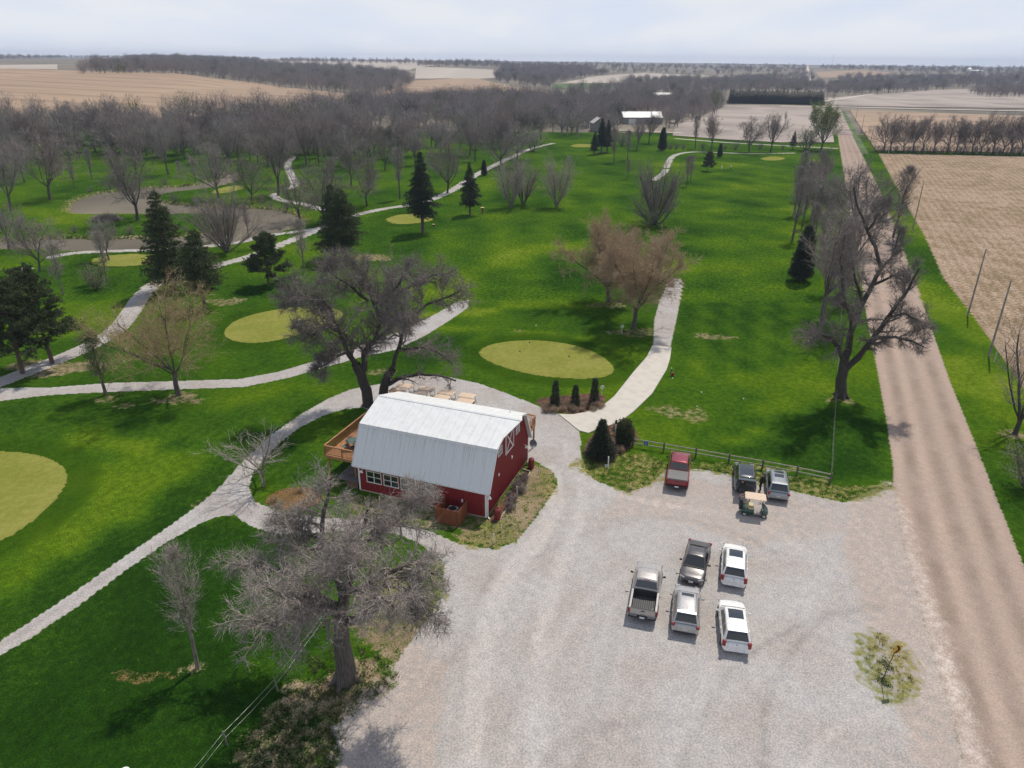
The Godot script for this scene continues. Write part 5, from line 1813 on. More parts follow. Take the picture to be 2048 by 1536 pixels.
	# lamps, cameras and boxes on the walls
	for l in [[Vector3(0.02, 2.5, -9.1), Vector3(0.5, 2.55, -8.7)], [Vector3(-11.72, 2.35, 0.02), Vector3(-11.72, 2.3, 0.3)], [Vector3(0.1, 2.4, -0.05), Vector3(0.35, 2.3, 0.12)]]:
		var mb := MB.new()
		mb.cyl(l[0], l[1], 0.025, 0.025, 6)
		mb.cyl(l[1] + Vector3(0, 0.02, 0), l[1] + Vector3(0.05, -0.2, 0.02), 0.05, 0.1, 8)
		mb.cyl(l[1] + Vector3(0, 0.02, 0), l[1] + Vector3(-0.12, -0.15, 0.1), 0.05, 0.09, 8)
		part(b, "wall_lamp", mb.mesh(), white)
	for q in [Vector3(0.06, 2.81, -5.86), Vector3(0.06, 2.81, -2.66)]:
		var mb := MB.new()
		mb.box(Transform3D(Basis(), q), Vector3(0.1, 0.28, 0.14), 0.02)
		part(b, "wall_box", mb.mesh(), white)
	part(b, "meter_box", box_mesh(-2.27, -2.11, 1.15, 1.42, 0.02, 0.12, 0.015), white)
	var dish := MB.new()
	dish.lathe([Vector2(0.0, 0.0), Vector2(0.16, 0.02), Vector2(0.3, 0.075), Vector2(0.42, 0.16)], Vector3.ZERO, 14)
	var arm := MB.new()
	arm.cyl(Vector3(0, 0, 0), Vector3(0.1, 0.5, 0.15), 0.015, 0.015, 6)
	arm.cyl(Vector3(0, -0.02, 0), Vector3(-0.1, -0.5, -0.5), 0.03, 0.03, 6)
	var dx := part(b, "satellite_dish", dish.mesh(), mat("dish_grey", lin(0.09, 0.09, 0.095), 0.5), Transform3D(Basis(Vector3.BACK, -0.9) * Basis(Vector3.RIGHT, 0.5), Vector3(0.35, 1.75, -10.7)))
	part(dx, "dish_arm", arm.mesh(), mats["dish_grey"])
	build_deck(b, wood)

# the raised deck round the far gable and the back of the barn
func build_deck(b: Node3D, wood: StandardMaterial3D) -> void:
	var y := 2.62
	var x0 := -16.0
	var z1 := -0.45
	var z2 := -13.2
	var deck := part(b, "deck", box_mesh(x0 + 0.05, -BL - 0.1, y - 0.24, y - 0.05, z1 - 0.11, z1 - 0.06), wood)
	var joist := MB.new()
	bx(joist, x0, -BL - 0.05, y - 0.26, y - 0.03, z1 - 0.05, z1)
	bx(joist, x0, x0 + 0.05, y - 0.26, y - 0.03, z2, z1 - 0.051)
	bx(joist, x0 + 0.051, -0.25, y - 0.26, y - 0.03, z2, z2 + 0.05)
	bx(joist, -0.25, -0.2, y - 0.26, y - 0.03, z2, -BW - 0.1)
	part(deck, "rim_joist", joist.mesh(), wood)
	var z := z1
	while z > z2 + 0.1:
		var end := -BL - 0.08 if z > -BW - 0.2 else -0.2
		part(deck, "plank", box_mesh(x0, end, y - 0.028, y + rng.randf_range(-0.002, 0.003), z - 0.135, z, 0.006), wood)
		z -= 0.143
	var rails := []
	rails.append([Vector3(x0 + 0.05, y, z1 - 0.05), Vector3(-BL - 0.15, y, z1 - 0.05)])
	rails.append([Vector3(x0 + 0.05, y, z1 - 0.05), Vector3(x0 + 0.05, y, z2 + 0.05)])
	rails.append([Vector3(x0 + 0.05, y, z2 + 0.05), Vector3(-0.25, y, z2 + 0.05)])
	rails.append([Vector3(-0.25, y, z2 + 0.05), Vector3(-0.25, y, -BW - 1.9)])
	for r in rails:
		var a: Vector3 = r[0]
		var e: Vector3 = r[1]
		var l := a.distance_to(e)
		var top := MB.new()
		top.bar(a + Vector3(0, 0.96, 0), e + Vector3(0, 0.96, 0), 0.14, 0.04, 0.008)
		part(deck, "top_rail", top.mesh(), wood)
		var low := MB.new()
		low.bar(a + Vector3(0, 0.12, 0), e + Vector3(0, 0.12, 0), 0.04, 0.09)
		low.bar(a + Vector3(0, 0.89, 0), e + Vector3(0, 0.89, 0), 0.04, 0.09)
		part(deck, "lower_rail", low.mesh(), wood)
		var posts := maxi(1, int(round(l / 1.9)))
		for k in posts + 1:
			var p := a.lerp(e, k / float(posts))
			part(deck, "rail_post", box_mesh(p.x - 0.045, p.x + 0.045, y, y + 0.93, p.z - 0.045, p.z + 0.045), wood)
		var n := int(l / 0.135)
		for k in n:
			var p := a.lerp(e, (k + 0.5) / n)
			part(deck, "baluster", box_mesh(p.x - 0.019, p.x + 0.019, y + 0.1, y + 0.9, p.z - 0.019, p.z + 0.019), wood)
	for p in [[x0 + 0.25, z1 - 0.25], [x0 + 0.25, -4.6], [x0 + 0.25, -8.8], [x0 + 0.25, z2 + 0.2], [-12.4, z2 + 0.2], [-8.4, z2 + 0.2], [-4.4, z2 + 0.2], [-0.32, z2 + 0.12], [-13.0, z1 - 0.25]]:
		part(deck, "support_post", box_mesh(p[0] - 0.07, p[0] + 0.07, -0.1, y - 0.26, p[1] - 0.07, p[1] + 0.07), wood)

# a point of the ground in the barn's own axes
func by_barn(x: float, y: float, z: float) -> Vector3:
	return BARN_AT + Basis(Vector3.UP, BARN_TURN) * Vector3(x, y, z)

func build_barn_yard() -> void:
	# patio table and chairs on the deck
	var green := mat("patio_green", lin(0.07, 0.11, 0.10), 0.5)
	var t := thing("patio_table", "round grey-green patio table on the wooden deck", "table", by_barn(-14.3, 2.625, -2.6), BARN_TURN)
	var mb := MB.new()
	mb.lathe([Vector2(0.0, 0.74), Vector2(0.6, 0.74), Vector2(0.64, 0.725), Vector2(0.6, 0.70), Vector2(0.0, 0.70)], Vector3.ZERO, 20)
	part(t, "table_top", mb.mesh(), green)
	mb = MB.new()
	mb.cyl(Vector3(0, 0, 0), Vector3(0, 0.72, 0), 0.04, 0.04)
	mb.lathe([Vector2(0.3, 0.0), Vector2(0.28, 0.05), Vector2(0.05, 0.08)], Vector3.ZERO, 14)
	part(t, "pedestal", mb.mesh(), green)
	for k in 4:
		var a := TAU * (k + 0.3) / 4.0
		var c := thing("patio_chair", "grey-green metal chair drawn up to the round patio table", "chair", by_barn(-14.3 + cos(a) * 0.85, 2.625, -2.6 + sin(a) * 0.85), BARN_TURN - a - PI / 2, "chairs round the patio table")
		part(c, "seat", box_mesh(-0.24, 0.24, 0.41, 0.45, -0.22, 0.24, 0.01), green)
		mb = MB.new()
		for s in 5: mb.bar(Vector3(-0.2 + s * 0.1, 0.45, 0.23), Vector3(-0.2 + s * 0.1, 0.88, 0.30), 0.025, 0.02)
		mb.bar(Vector3(-0.25, 0.89, 0.30), Vector3(0.25, 0.89, 0.30), 0.03, 0.04)
		part(c, "backrest", mb.mesh(), green)
		for s in [Vector2(-1, -1), Vector2(1, -1), Vector2(-1, 1), Vector2(1, 1)]:
			mb = MB.new()
			mb.cyl(Vector3(s.x * 0.22, 0.41, s.y * 0.2), Vector3(s.x * 0.25, 0, s.y * 0.24), 0.015, 0.012, 6)
			part(c, "leg", mb.mesh(), green)
	# under the deck: a bin box and a bench lid
	var box := thing("storage_box", "brown wooden box with a grey lid beside the barn corner", "box", by_barn(-13.1, 0, -0.5), BARN_TURN)
	part(box, "body", box_mesh(-0.6, 0.6, 0.0, 0.72, -0.45, 0.45, 0.01), mat("box_brown", lin(0.16, 0.10, 0.06), 0.8, 0.0, speckle("plank", 0, 0, 0), Vector3.ONE, false))
	part(box, "lid", box_mesh(-0.64, 0.64, 0.72, 0.80, -0.49, 0.49, 0.015), mat("lid_grey", lin(0.10, 0.10, 0.10), 0.6))
	var ramp := thing("wooden_platform", "low grey plank platform in the shade under the deck", "platform", by_barn(-14.3, 0, -2.2), BARN_TURN)
	for k in 9: part(ramp, "plank", box_mesh(-0.9 + k * 0.2, -0.72 + k * 0.2, 0.22, 0.26, -1.5, 1.3), mat("old_wood", lin(0.22, 0.20, 0.18), 0.9, 0.0, speckle("plank", 0, 0, 0), Vector3.ONE, false))
	for s in [-1.4, 1.2]: part(ramp, "bearer", box_mesh(-0.9, 0.9, 0.0, 0.22, s - 0.05, s + 0.05), mats["old_wood"])
	# air conditioner and its picket screen
	var ac := thing("air_conditioner", "grey air conditioner with a round fan grille behind the wooden picket screen", "air conditioner", by_barn(-2.75, 0.0, 0.85), BARN_TURN)
	var grey := mat("ac_grey", lin(0.42, 0.42, 0.41), 0.5)
	mb = MB.new()
	mb.box(Transform3D(Basis(), Vector3(0, 0.46, 0)), Vector3(0.84, 0.84, 0.84), 0.03)
	part(ac, "body", mb.mesh(), grey)
	mb = MB.new()
	mb.lathe([Vector2(0.36, 0.885), Vector2(0.35, 0.90), Vector2(0.33, 0.885)], Vector3.ZERO, 20)
	for k in 8:
		var a := TAU * k / 16.0
		mb.bar(Vector3(cos(a) * 0.34, 0.892, sin(a) * 0.34), Vector3(-cos(a) * 0.34, 0.892, -sin(a) * 0.34), 0.008, 0.008)
	part(ac, "grille", mb.mesh(), mat("black_metal", lin(0.015, 0.015, 0.016), 0.5))
	mb = MB.new()
	mb.lathe([Vector2(0.0, 0.884), Vector2(0.325, 0.884)], Vector3.ZERO, 20)
	part(ac, "fan_opening", mb.mesh(), mats["black_metal"])
	part(ac, "pad", box_mesh(-0.5, 0.5, -0.02, 0.04, -0.5, 0.5), mats["foundation"])
	var cedar := mat("cedar", seen(150, 88, 54, 1.15), 0.8, 0.0, speckle("plank", 0, 0, 0), Vector3(1.2, 0.5, 1.2), false)
	var scr := thing("picket_screen", "reddish-brown wooden picket screen round the air conditioner by the barn wall", "fence", by_barn(-2.75, 0, 0), BARN_TURN)
	var sides := [[Vector3(-1.0, 0, 0.12), Vector3(-1.0, 0, 1.95)], [Vector3(-1.0, 0, 1.95), Vector3(1.0, 0, 1.95)], [Vector3(1.0, 0, 1.95), Vector3(1.0, 0, 0.12)]]
	for s in sides:
		var a: Vector3 = s[0]
		var e: Vector3 = s[1]
		var d := (e - a).normalized()
		var out := Vector3(-d.z, 0, d.x) * -1.0
		for yy in [0.35, 1.15]:
			mb = MB.new()
			mb.bar(a + Vector3(0, yy, 0), e + Vector3(0, yy, 0), 0.04, 0.09)
			part(scr, "rail", mb.mesh(), cedar)
		var n := int(a.distance_to(e) / 0.155)
		for k in n:
			var p := a.lerp(e, (k + 0.5) / n)
			for f in [0, 1]:
				var q: Vector3 = p + out * (0.035 if f == 0 else -0.035) + d * (0.0 if f == 0 else 0.075)
				mb = MB.new()
				var h := 1.45 + rng.randf_range(-0.02, 0.02)
				mb.box(Transform3D(Basis(d, Vector3.UP, d.cross(Vector3.UP)), q + Vector3(0, h * 0.5 + 0.03, 0)), Vector3(0.135, h, 0.02), 0.004)
				part(scr, "picket", mb.mesh(), cedar)
	for p in [sides[0][0], sides[1][0], sides[1][1], sides[2][1]]:
		part(scr, "post", box_mesh(p.x - 0.045, p.x + 0.045, -0.1, 1.48, p.z - 0.045, p.z + 0.045), cedar)
	# timber edging, stakes and pots of the bed along the gable
	var timber := mat("edging_timber", lin(0.42, 0.34, 0.25), 0.85, 0.0, speckle("plank", 0, 0, 0), Vector3.ONE, false)
	var edge := thing("timber_edging", "pale timber edging of the bed along the barn gable", "edging", by_barn(1.1, 0, -4.2), BARN_TURN)
	for k in 4:
		mb = MB.new()
		mb.bar(Vector3(0, 0.07, 4.0 - k * 2.06), Vector3(-0.04 * k, 0.07, 4.0 - (k + 1) * 2.04), 0.12, 0.13, 0.02)
		part(edge, "timber", mb.mesh(), timber)
	mb = MB.new()
	mb.bar(Vector3(-0.2, 0.07, -4.3), Vector3(-1.0, 0.07, -4.4), 0.12, 0.13, 0.02)
	part(edge, "timber", mb.mesh(), timber)
	var stake := mat("stake_white", lin(0.66, 0.63, 0.57), 0.7)
	for s in [[988,1087,1.0],[1003,1062,0.72],[1014,1042,0.6],[1033,1022,0.75],[1034,993,1.1],[1054,983,0.72],[1078,947,0.85]]:
		mb = MB.new()
		mb.box(Transform3D(Basis(Vector3(0.3, 0, 1).normalized(), rng.randf_range(-0.1, 0.1)), Vector3(0, s[2] * 0.5 - 0.05, 0)), Vector3(0.075, s[2], 0.075), 0.012)
		solo("marker_stake", mb.mesh(), stake, "white wooden stake on the bare strip beside the barn gable", "stake", G(s[0], s[1]), 0.0, "white stakes beside the barn gable")
	mb = MB.new()
	mb.box(Transform3D(Basis(), Vector3(0, 0.5, 0)), Vector3(0.09, 1.05, 0.09), 0.01)
	solo("grey_post", mb.mesh(), mats["old_wood"], "short dark grey post at the grass edge beside the gravel drive", "post", G(803, 1075))
	# red barrel bins
	var barrel := mat("bin_red", lin(0.20, 0.022, 0.025), 0.5)
	for q in [[0.85, -0.35, "red barrel bin at the near corner of the barn gable"], [0.75, -9.3, "red barrel bin at the far end of the barn gable"]]:
		var o := thing("barrel_bin", q[2], "bin", by_barn(q[0], 0, q[1]), 0.4)
		mb = MB.new()
		mb.lathe([Vector2(0.26, 0.0), Vector2(0.28, 0.05), Vector2(0.29, 0.3), Vector2(0.30, 0.32), Vector2(0.29, 0.34), Vector2(0.29, 0.6), Vector2(0.30, 0.62), Vector2(0.29, 0.64), Vector2(0.28, 0.86)], Vector3.ZERO, 16)
		part(o, "drum", mb.mesh(), barrel)
		mb = MB.new()
		mb.lathe([Vector2(0.29, 0.86), Vector2(0.25, 0.96), Vector2(0.13, 1.04), Vector2(0.12, 1.02)], Vector3.ZERO, 16)
		part(o, "lid", mb.mesh(), barrel)
	var sign := thing("small_sign", "small dark sign leaning in the bed along the barn gable", "sign", G(1018, 998), 0.6)
	part(sign, "board", box_mesh(-0.25, 0.25, 0.35, 0.75, -0.02, 0.02, 0.005), mats["old_wood"])
	part(sign, "post", box_mesh(-0.03, 0.03, 0.0, 0.4, -0.045, -0.02), mats["old_wood"])

# ---------------------------------------------------------------- vehicles (front towards -z, on the ground at y = 0)
func paint(key: String, c: Color, metal := 0.0, rough := 0.35) -> StandardMaterial3D:
	var m := mat(key, c, rough, metal, speckle("dust", 0.02, 0.88, 1.04, 4), Vector3.ONE * 0.7, false)
	m.clearcoat_enabled = true
	m.clearcoat = 0.9
	m.clearcoat_roughness = 0.06
	return m

func wheel(parent: Node3D, at: Vector3, r: float, w: float, side: float, rimc: Material) -> void:
	var rubber := mat("tyre_rubber", lin(0.018, 0.018, 0.019), 0.85)
	var o := part(parent, "wheel", MB.new().mesh(), rubber, Transform3D(Basis(Vector3.BACK, -PI * 0.5 * side), at))
	var mb := MB.new()
	mb.lathe([Vector2(r * 0.62, -w * 0.5), Vector2(r * 0.93, -w * 0.5), Vector2(r, -w * 0.36), Vector2(r, w * 0.36), Vector2(r * 0.93, w * 0.5), Vector2(r * 0.62, w * 0.5)], Vector3.ZERO, 18)
	o.mesh = mb.mesh()
	mb = MB.new()
	mb.lathe([Vector2(r * 0.64, w * 0.5), Vector2(r * 0.6, w * 0.44), Vector2(r * 0.45, w * 0.30), Vector2(0.0, w * 0.32)], Vector3.ZERO, 14)
	for k in 5:
		var a := TAU * k / 5.0
		mb.bar(Vector3(cos(a), 0, sin(a)) * r * 0.1 + Vector3(0, w * 0.42, 0), Vector3(cos(a), 0, sin(a)) * r * 0.58 + Vector3(0, w * 0.45, 0), r * 0.17, 0.03)
	part(o, "rim", mb.mesh(), rimc)

# rounded body shell from stations [z, half width, top, bottom]
func shell(st: Array, crown := 0.03) -> ArrayMesh:
	var mb := MB.new()
	var rows := []
	for s in st:
		var w: float = s[1]
		var yt: float = s[2]
		var yb: float = s[3]
		var m := lerpf(yb, yt, 0.45)
		var half := [Vector2(0, yt + crown), Vector2(w * 0.5, yt + crown * 0.8), Vector2(w * 0.84, yt), Vector2(w * 0.955, yt - 0.05), Vector2(w * 0.995, lerpf(m, yt, 0.55)), Vector2(w, m), Vector2(w * 0.985, lerpf(yb, m, 0.4)), Vector2(w * 0.93, yb + 0.02), Vector2(w * 0.6, yb), Vector2(0, yb)]
		var row := PackedVector3Array()
		for q in half: row.append(Vector3(q.x, q.y, s[0]))
		for i in range(half.size() - 2, 0, -1): row.append(Vector3(-half[i].x, half[i].y, s[0]))
		rows.append(row)
	mb.skin(rows, true)
	mb.fan(Array(rows[0]), Vector3.FORWARD)
	mb.fan(Array(rows[rows.size() - 1]), Vector3.BACK)
	return mb.mesh()

class Cabin:
	var pts: Array = []       # [z, y] from the foot of the windscreen to the foot of the rear glass
	var yb := 1.0
	var wb := 0.85
	var wt := 0.66
	var top := 1.6
	func y_at(z: float) -> float:
		for i in pts.size() - 1:
			if z <= pts[i + 1][0]:
				return lerpf(pts[i][1], pts[i + 1][1], clampf((z - pts[i][0]) / (pts[i + 1][0] - pts[i][0]), 0, 1))
		return pts[pts.size() - 1][1]
	func w_at(z: float) -> float:
		return lerpf(wb, wt, clampf((y_at(z) - yb) / (top - yb), 0, 1))
	func mesh() -> ArrayMesh:
		var mb := MB.new()
		var rows := []
		var zs := []
		for i in pts.size() - 1:
			for k in 4: zs.append(lerpf(pts[i][0], pts[i + 1][0], k / 4.0))
		zs.append(pts[pts.size() - 1][0])
		for z in zs:
			var y := y_at(z)
			var w := w_at(z)
			var row := PackedVector3Array()
			for q in [[-1.0, 1, 0.0], [-1.0, 0, -0.07], [-0.94, 0, -0.02], [-0.6, 0, 0.02], [0.0, 0, 0.03], [0.6, 0, 0.02], [0.94, 0, -0.02], [1.0, 0, -0.07], [1.0, 1, 0.0]]:
				if q[1] == 1: row.append(Vector3(q[0] * wb, yb - 0.06, z))
				else: row.append(Vector3(q[0] * w, maxf(y + q[2], yb - 0.05), z))
			rows.append(row)
		mb.skin(rows)
		return mb.mesh()
	# glass across the cabin between za and zb, covering the middle part of its width
	func across(za: float, zb: float, share: float, lift: float) -> ArrayMesh:
		var mb := MB.new()
		var rows := []
		for i in 5:
			var z := lerpf(za, zb, i / 4.0)
			var row := PackedVector3Array()
			var e := 0.05
			var n := Vector3(0, 2.0 * e, -(y_at(z + e) - y_at(z - e))).normalized()
			for q in [-1.0, -0.6, 0.0, 0.6, 1.0]: row.append(Vector3(q * share * w_at(z), y_at(z) + 0.03 - 0.028 * q * q * share, z) + n * lift)
			rows.append(row)
		mb.skin(rows)
		return mb.mesh()
	func side(za: float, zb: float, s: float, lo := 0.12, hi := 0.86, za_top := -99.0, zb_top := 99.0) -> ArrayMesh:
		var mb := MB.new()
		var rows := []
		for i in 5:
			var row := PackedVector3Array()
			for k in 3:
				var t := lerpf(lo, hi, k / 2.0)
				var a := lerpf(za, maxf(za, za_top), k / 2.0)
				var b := lerpf(zb, minf(zb, zb_top), k / 2.0)
				var z := lerpf(a, b, i / 4.0)
				var y1 := y_at(z) - 0.07
				row.append(Vector3(s * (lerpf(wb, w_at(z), t) + 0.012), lerpf(yb - 0.06, y1, t), z))
			rows.append(row)
		mb.skin(rows)
		return mb.mesh()

func mirror(parent: Node3D, x: float, y: float, z: float, body: Material) -> void:
	for s in [-1.0, 1.0]:
		var mb := MB.new()
		mb.box(Transform3D(Basis(), Vector3(s * (x + 0.14), y, z)), Vector3(0.2, 0.15, 0.1), 0.03)
		mb.bar(Vector3(s * (x - 0.02), y - 0.05, z), Vector3(s * (x + 0.08), y - 0.03, z), 0.05, 0.04)
		part(parent, "mirror", mb.mesh(), body)

func plate_and_lamps(o: Node3D, w: float, zr: float, y: float, tall_lamp: float, red: Material) -> void:
	for s in [-1.0, 1.0]:
		var mb := MB.new()
		mb.box(Transform3D(Basis(Vector3.UP, s * 0.35), Vector3(s * w * 0.86, y, zr - 0.07)), Vector3(0.24, tall_lamp, 0.16), 0.03)
		part(o, "tail_lamp", mb.mesh(), red)
	var mb := MB.new()
	mb.box(Transform3D(Basis(Vector3.RIGHT, -0.12), Vector3(0, y - 0.18, zr + 0.02)), Vector3(0.32, 0.16, 0.015))
	part(o, "number_plate", mb.mesh(), mat("number_plate", lin(0.62, 0.64, 0.66), 0.5))

# spec: l, w, h, colour material, roof ("plain", "glass", "small", "twin"), rails, hatch
func suv(spec: Dictionary) -> Node3D:
	var l: float = spec.l
	var w: float = spec.w * 0.5
	var h: float = spec.h
	var body: Material = spec.paint
	var dark := mat("trim_black", lin(0.02, 0.02, 0.021), 0.6)
	var gl := glass("car_glass", lin(0.013, 0.015, 0.018))
	var red := mat("tail_red", lin(0.24, 0.012, 0.014), 0.25)
	var rimc := mat("alloy_rim", lin(0.32, 0.33, 0.34), 0.35, 0.8)
	var f := -l * 0.5
	var r := l * 0.5
	var sedan: bool = spec.get("sedan", false)
	var yb: float = h * 0.60 if not sedan else h * 0.62
	var o := thing(spec.name, spec.label, "car", spec.at, spec.turn)
	var deck := yb if not sedan else yb + 0.03
	part(o, "body", shell([[f, w * 0.62, 0.62, 0.34], [f + 0.07, w * 0.80, 0.70, 0.26], [f + 0.24, w * 0.91, 0.79, 0.22], [f + 0.6, w * 0.975, yb - 0.13, 0.22], [f + 1.05, w, yb - 0.06, 0.22], [f + 1.4, w, yb, 0.22], [0.2, w, yb + 0.01, 0.22], [r - 0.8, w, deck + 0.01, 0.22], [r - 0.35, w * 0.975, deck, 0.24], [r - 0.12, w * 0.92, deck - 0.05, 0.26], [r - 0.03, w * 0.85, deck - 0.16, 0.30], [r, w * 0.78, deck - 0.28, 0.36]]), body)
	var cab := Cabin.new()
	cab.yb = yb
	cab.wb = w * 0.93
	cab.wt = w * 0.72
	cab.top = h
	if sedan: cab.pts = [[f + 1.25, yb], [f + 1.62, yb + 0.22], [f + 2.0, h - 0.03], [f + 2.5, h], [f + 3.1, h - 0.05], [f + 3.6, h - 0.2], [r - 0.62, yb + 0.02]]
	else: cab.pts = [[f + 1.12, yb], [f + 1.5, yb + 0.30], [f + 1.85, h - 0.05], [f + 2.5, h], [r - 0.75, h - 0.03], [r - 0.5, h - 0.07], [r - 0.12, yb + 0.02]]
	part(o, "cabin", cab.mesh(), body)
	var zr0: float = cab.pts[2][0]
	var zr1: float = cab.pts[cab.pts.size() - 3][0] if not sedan else cab.pts[4][0]
	var zend: float = cab.pts[cab.pts.size() - 1][0]
	part(o, "windscreen", cab.across(cab.pts[0][0] + 0.06, zr0 - 0.05, 0.9, 0.012), gl)
	part(o, "cowl", cab.across(cab.pts[0][0] - 0.06, cab.pts[0][0] + 0.05, 0.92, 0.02), dark)
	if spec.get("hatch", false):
		# raised tailgate; dark sheets put in for the shade of the open load bay
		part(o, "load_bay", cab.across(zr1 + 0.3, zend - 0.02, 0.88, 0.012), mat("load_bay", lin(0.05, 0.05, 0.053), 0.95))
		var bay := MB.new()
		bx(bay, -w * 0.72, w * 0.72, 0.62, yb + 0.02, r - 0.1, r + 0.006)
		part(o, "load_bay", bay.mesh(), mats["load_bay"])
		var gate := part(o, "tailgate", MB.new().mesh(), body, Transform3D(Basis(Vector3.RIGHT, -0.28), Vector3(0, h - 0.04, zr1 + 0.32)))
		var mb := MB.new()
		mb.box(Transform3D(Basis(), Vector3(0, 0.03, 0.32)), Vector3(w * 1.5, 0.05, 0.64), 0.02)
		mb.box(Transform3D(Basis(Vector3.RIGHT, 0.25), Vector3(0, -0.03, 0.82)), Vector3(w * 1.56, 0.08, 0.42), 0.03)
		gate.mesh = mb.mesh()
		part(gate, "rear_glass", box_mesh(-w * 0.66, w * 0.66, 0.05, 0.066, 0.08, 0.58), gl)
		for s in [-1.0, 1.0]:
			mb = MB.new()
			mb.cyl(Vector3(s * w * 0.7, 0.0, 0.3), Vector3(s * w * 0.72, -0.45, 0.15), 0.012, 0.012, 6)
			part(gate, "strut", mb.mesh(), dark)
	else:
		var ga: float = zr1 + (0.06 if sedan else 0.18)
		part(o, "rear_glass", cab.across(ga, zend - 0.06, 0.86, 0.012), gl)
		if not sedan:
			var sp := MB.new()
			sp.box(Transform3D(Basis(Vector3.RIGHT, 0.1), Vector3(0, h - 0.02, zr1 + 0.18)), Vector3(w * 1.36, 0.035, 0.24), 0.012)
			part(o, "spoiler", sp.mesh(), body)
	for s in [-1.0, 1.0]:
		var mid: float = f + 2.35
		part(o, "side_window", cab.side(cab.pts[0][0] + 0.42, mid, s, 0.14, 0.84, zr0 + 0.12), gl)
		part(o, "side_window", cab.side(mid + 0.07, mid + 0.85, s, 0.14, 0.84), gl)
		part(o, "side_window", cab.side(mid + 0.93, zr1 + (0.25 if not sedan else 0.15), s, 0.16, 0.82, -99.0, zr1 + 0.02), gl)
		if spec.get("rails", false):
			var mb := MB.new()
			mb.tube(PackedVector3Array([Vector3(s * w * 0.62, h - 0.06, zr0 + 0.1), Vector3(s * w * 0.64, h + 0.035, zr0 + 0.25), Vector3(s * w * 0.64, h + 0.035, zr1 - 0.15), Vector3(s * w * 0.62, h - 0.06, zr1)]), PackedFloat32Array([0.018, 0.018, 0.018, 0.018]), 6)
			part(o, "roof_rail", mb.mesh(), mat("rail_metal", lin(0.35, 0.36, 0.37), 0.3, 0.7))
		for z in [f + 0.92, r - 0.95]:
			var mb := MB.new()
			mb.lathe([Vector2(0.0, 0.0), Vector2(0.385, 0.0), Vector2(0.40, -0.03)], Vector3.ZERO, 20)
			part(o, "wheel_arch", mb.mesh(), dark, Transform3D(Basis(Vector3.BACK, -PI * 0.5 * s), Vector3(s * (w + 0.002), 0.36, z)))
			wheel(o, Vector3(s * (w - 0.09), 0.345, z), 0.345, 0.22, s, rimc)
		var hl := MB.new()
		hl.box(Transform3D(Basis(Vector3.UP, s * -0.5) * Basis(Vector3.RIGHT, 0.25), Vector3(s * w * 0.74, 0.69, f + 0.12)), Vector3(0.4, 0.13, 0.16), 0.03)
		part(o, "headlamp", hl.mesh(), mat("headlamp", lin(0.30, 0.31, 0.32), 0.08))
		for z in [mid - 0.16, mid + 0.72]:
			var hd := MB.new()
			hd.box(Transform3D(Basis(), Vector3(s * (w + 0.004), yb - 0.13, z)), Vector3(0.03, 0.03, 0.2), 0.008)
			part(o, "door_handle", hd.mesh(), body)
		for z in [f + 1.45, mid + 0.03, mid + 0.98]:
			var seam := MB.new()
			seam.box(Transform3D(Basis(), Vector3(s * (w + 0.001), lerpf(0.3, yb, 0.5), z)), Vector3(0.006, yb - 0.36, 0.012))
			part(o, "door_seam", seam.mesh(), dark)
	match spec.get("roof", "plain"):
		"glass": part(o, "sunroof", cab.across(zr0 + 0.18, zr0 + 1.1, 0.72, 0.008), glass("roof_glass", lin(0.035, 0.04, 0.045)))
		"small": part(o, "sunroof", cab.across(zr0 + 0.12, zr0 + 0.46, 0.62, 0.008), glass("roof_glass", lin(0.035, 0.04, 0.045)))
		"twin":
			part(o, "sunroof", cab.across(zr0 + 0.12, zr0 + 0.5, 0.6, 0.008), glass("roof_glass", lin(0.035, 0.04, 0.045)))
			part(o, "sunroof", cab.across(zr0 + 0.68, zr0 + 1.25, 0.58, 0.008), glass("roof_glass", lin(0.035, 0.04, 0.045)))
		"full": part(o, "sunroof", cab.across(zr0 + 0.1, zr1 - 0.1, 0.84, 0.008), glass("roof_glass", lin(0.035, 0.04, 0.045)))
	var fin := MB.new()
	fin.box(Transform3D(Basis(Vector3.RIGHT, 0.5), Vector3(0, cab.y_at(zr1 - 0.2) + 0.05, zr1 - 0.2)), Vector3(0.03, 0.07, 0.14), 0.01)
	part(o, "aerial_fin", fin.mesh(), body)
	mirror(o, w, yb + 0.05, cab.pts[0][0] + 0.52, body if not spec.get("dark_mirrors", false) else dark)
	var bump := MB.new()
	bump.box(Transform3D(Basis(), Vector3(0, 0.38, r - 0.02)), Vector3(w * 1.62, 0.16, 0.14), 0.05)
	part(o, "rear_bumper", bump.mesh(), spec.get("bumper", dark))
	bump = MB.new()
	bump.box(Transform3D(Basis(), Vector3(0, 0.42, f + 0.02)), Vector3(w * 1.35, 0.22, 0.1), 0.04)
	part(o, "grille", bump.mesh(), dark)
	if not spec.get("hatch", false): plate_and_lamps(o, w, r - 0.03, yb - 0.12, 0.2 if not spec.get("tall_lamps", false) else 0.46, red)
	if sedan:
		var pl := MB.new()
		pl.box(Transform3D(Basis(), Vector3(0, 0.5, f - 0.045)), Vector3(0.32, 0.16, 0.015))
		part(o, "front_plate", pl.mesh(), mats["number_plate"])
	if spec.get("badge", false):
		var bd := MB.new()
		bd.cyl(Vector3(0, yb - 0.1, r - 0.03), Vector3(0, yb - 0.1, r + 0.005), 0.05, 0.05, 12)
		part(o, "badge", bd.mesh(), mat("rail_metal", lin(0.35, 0.36, 0.37), 0.3, 0.7))
	return o

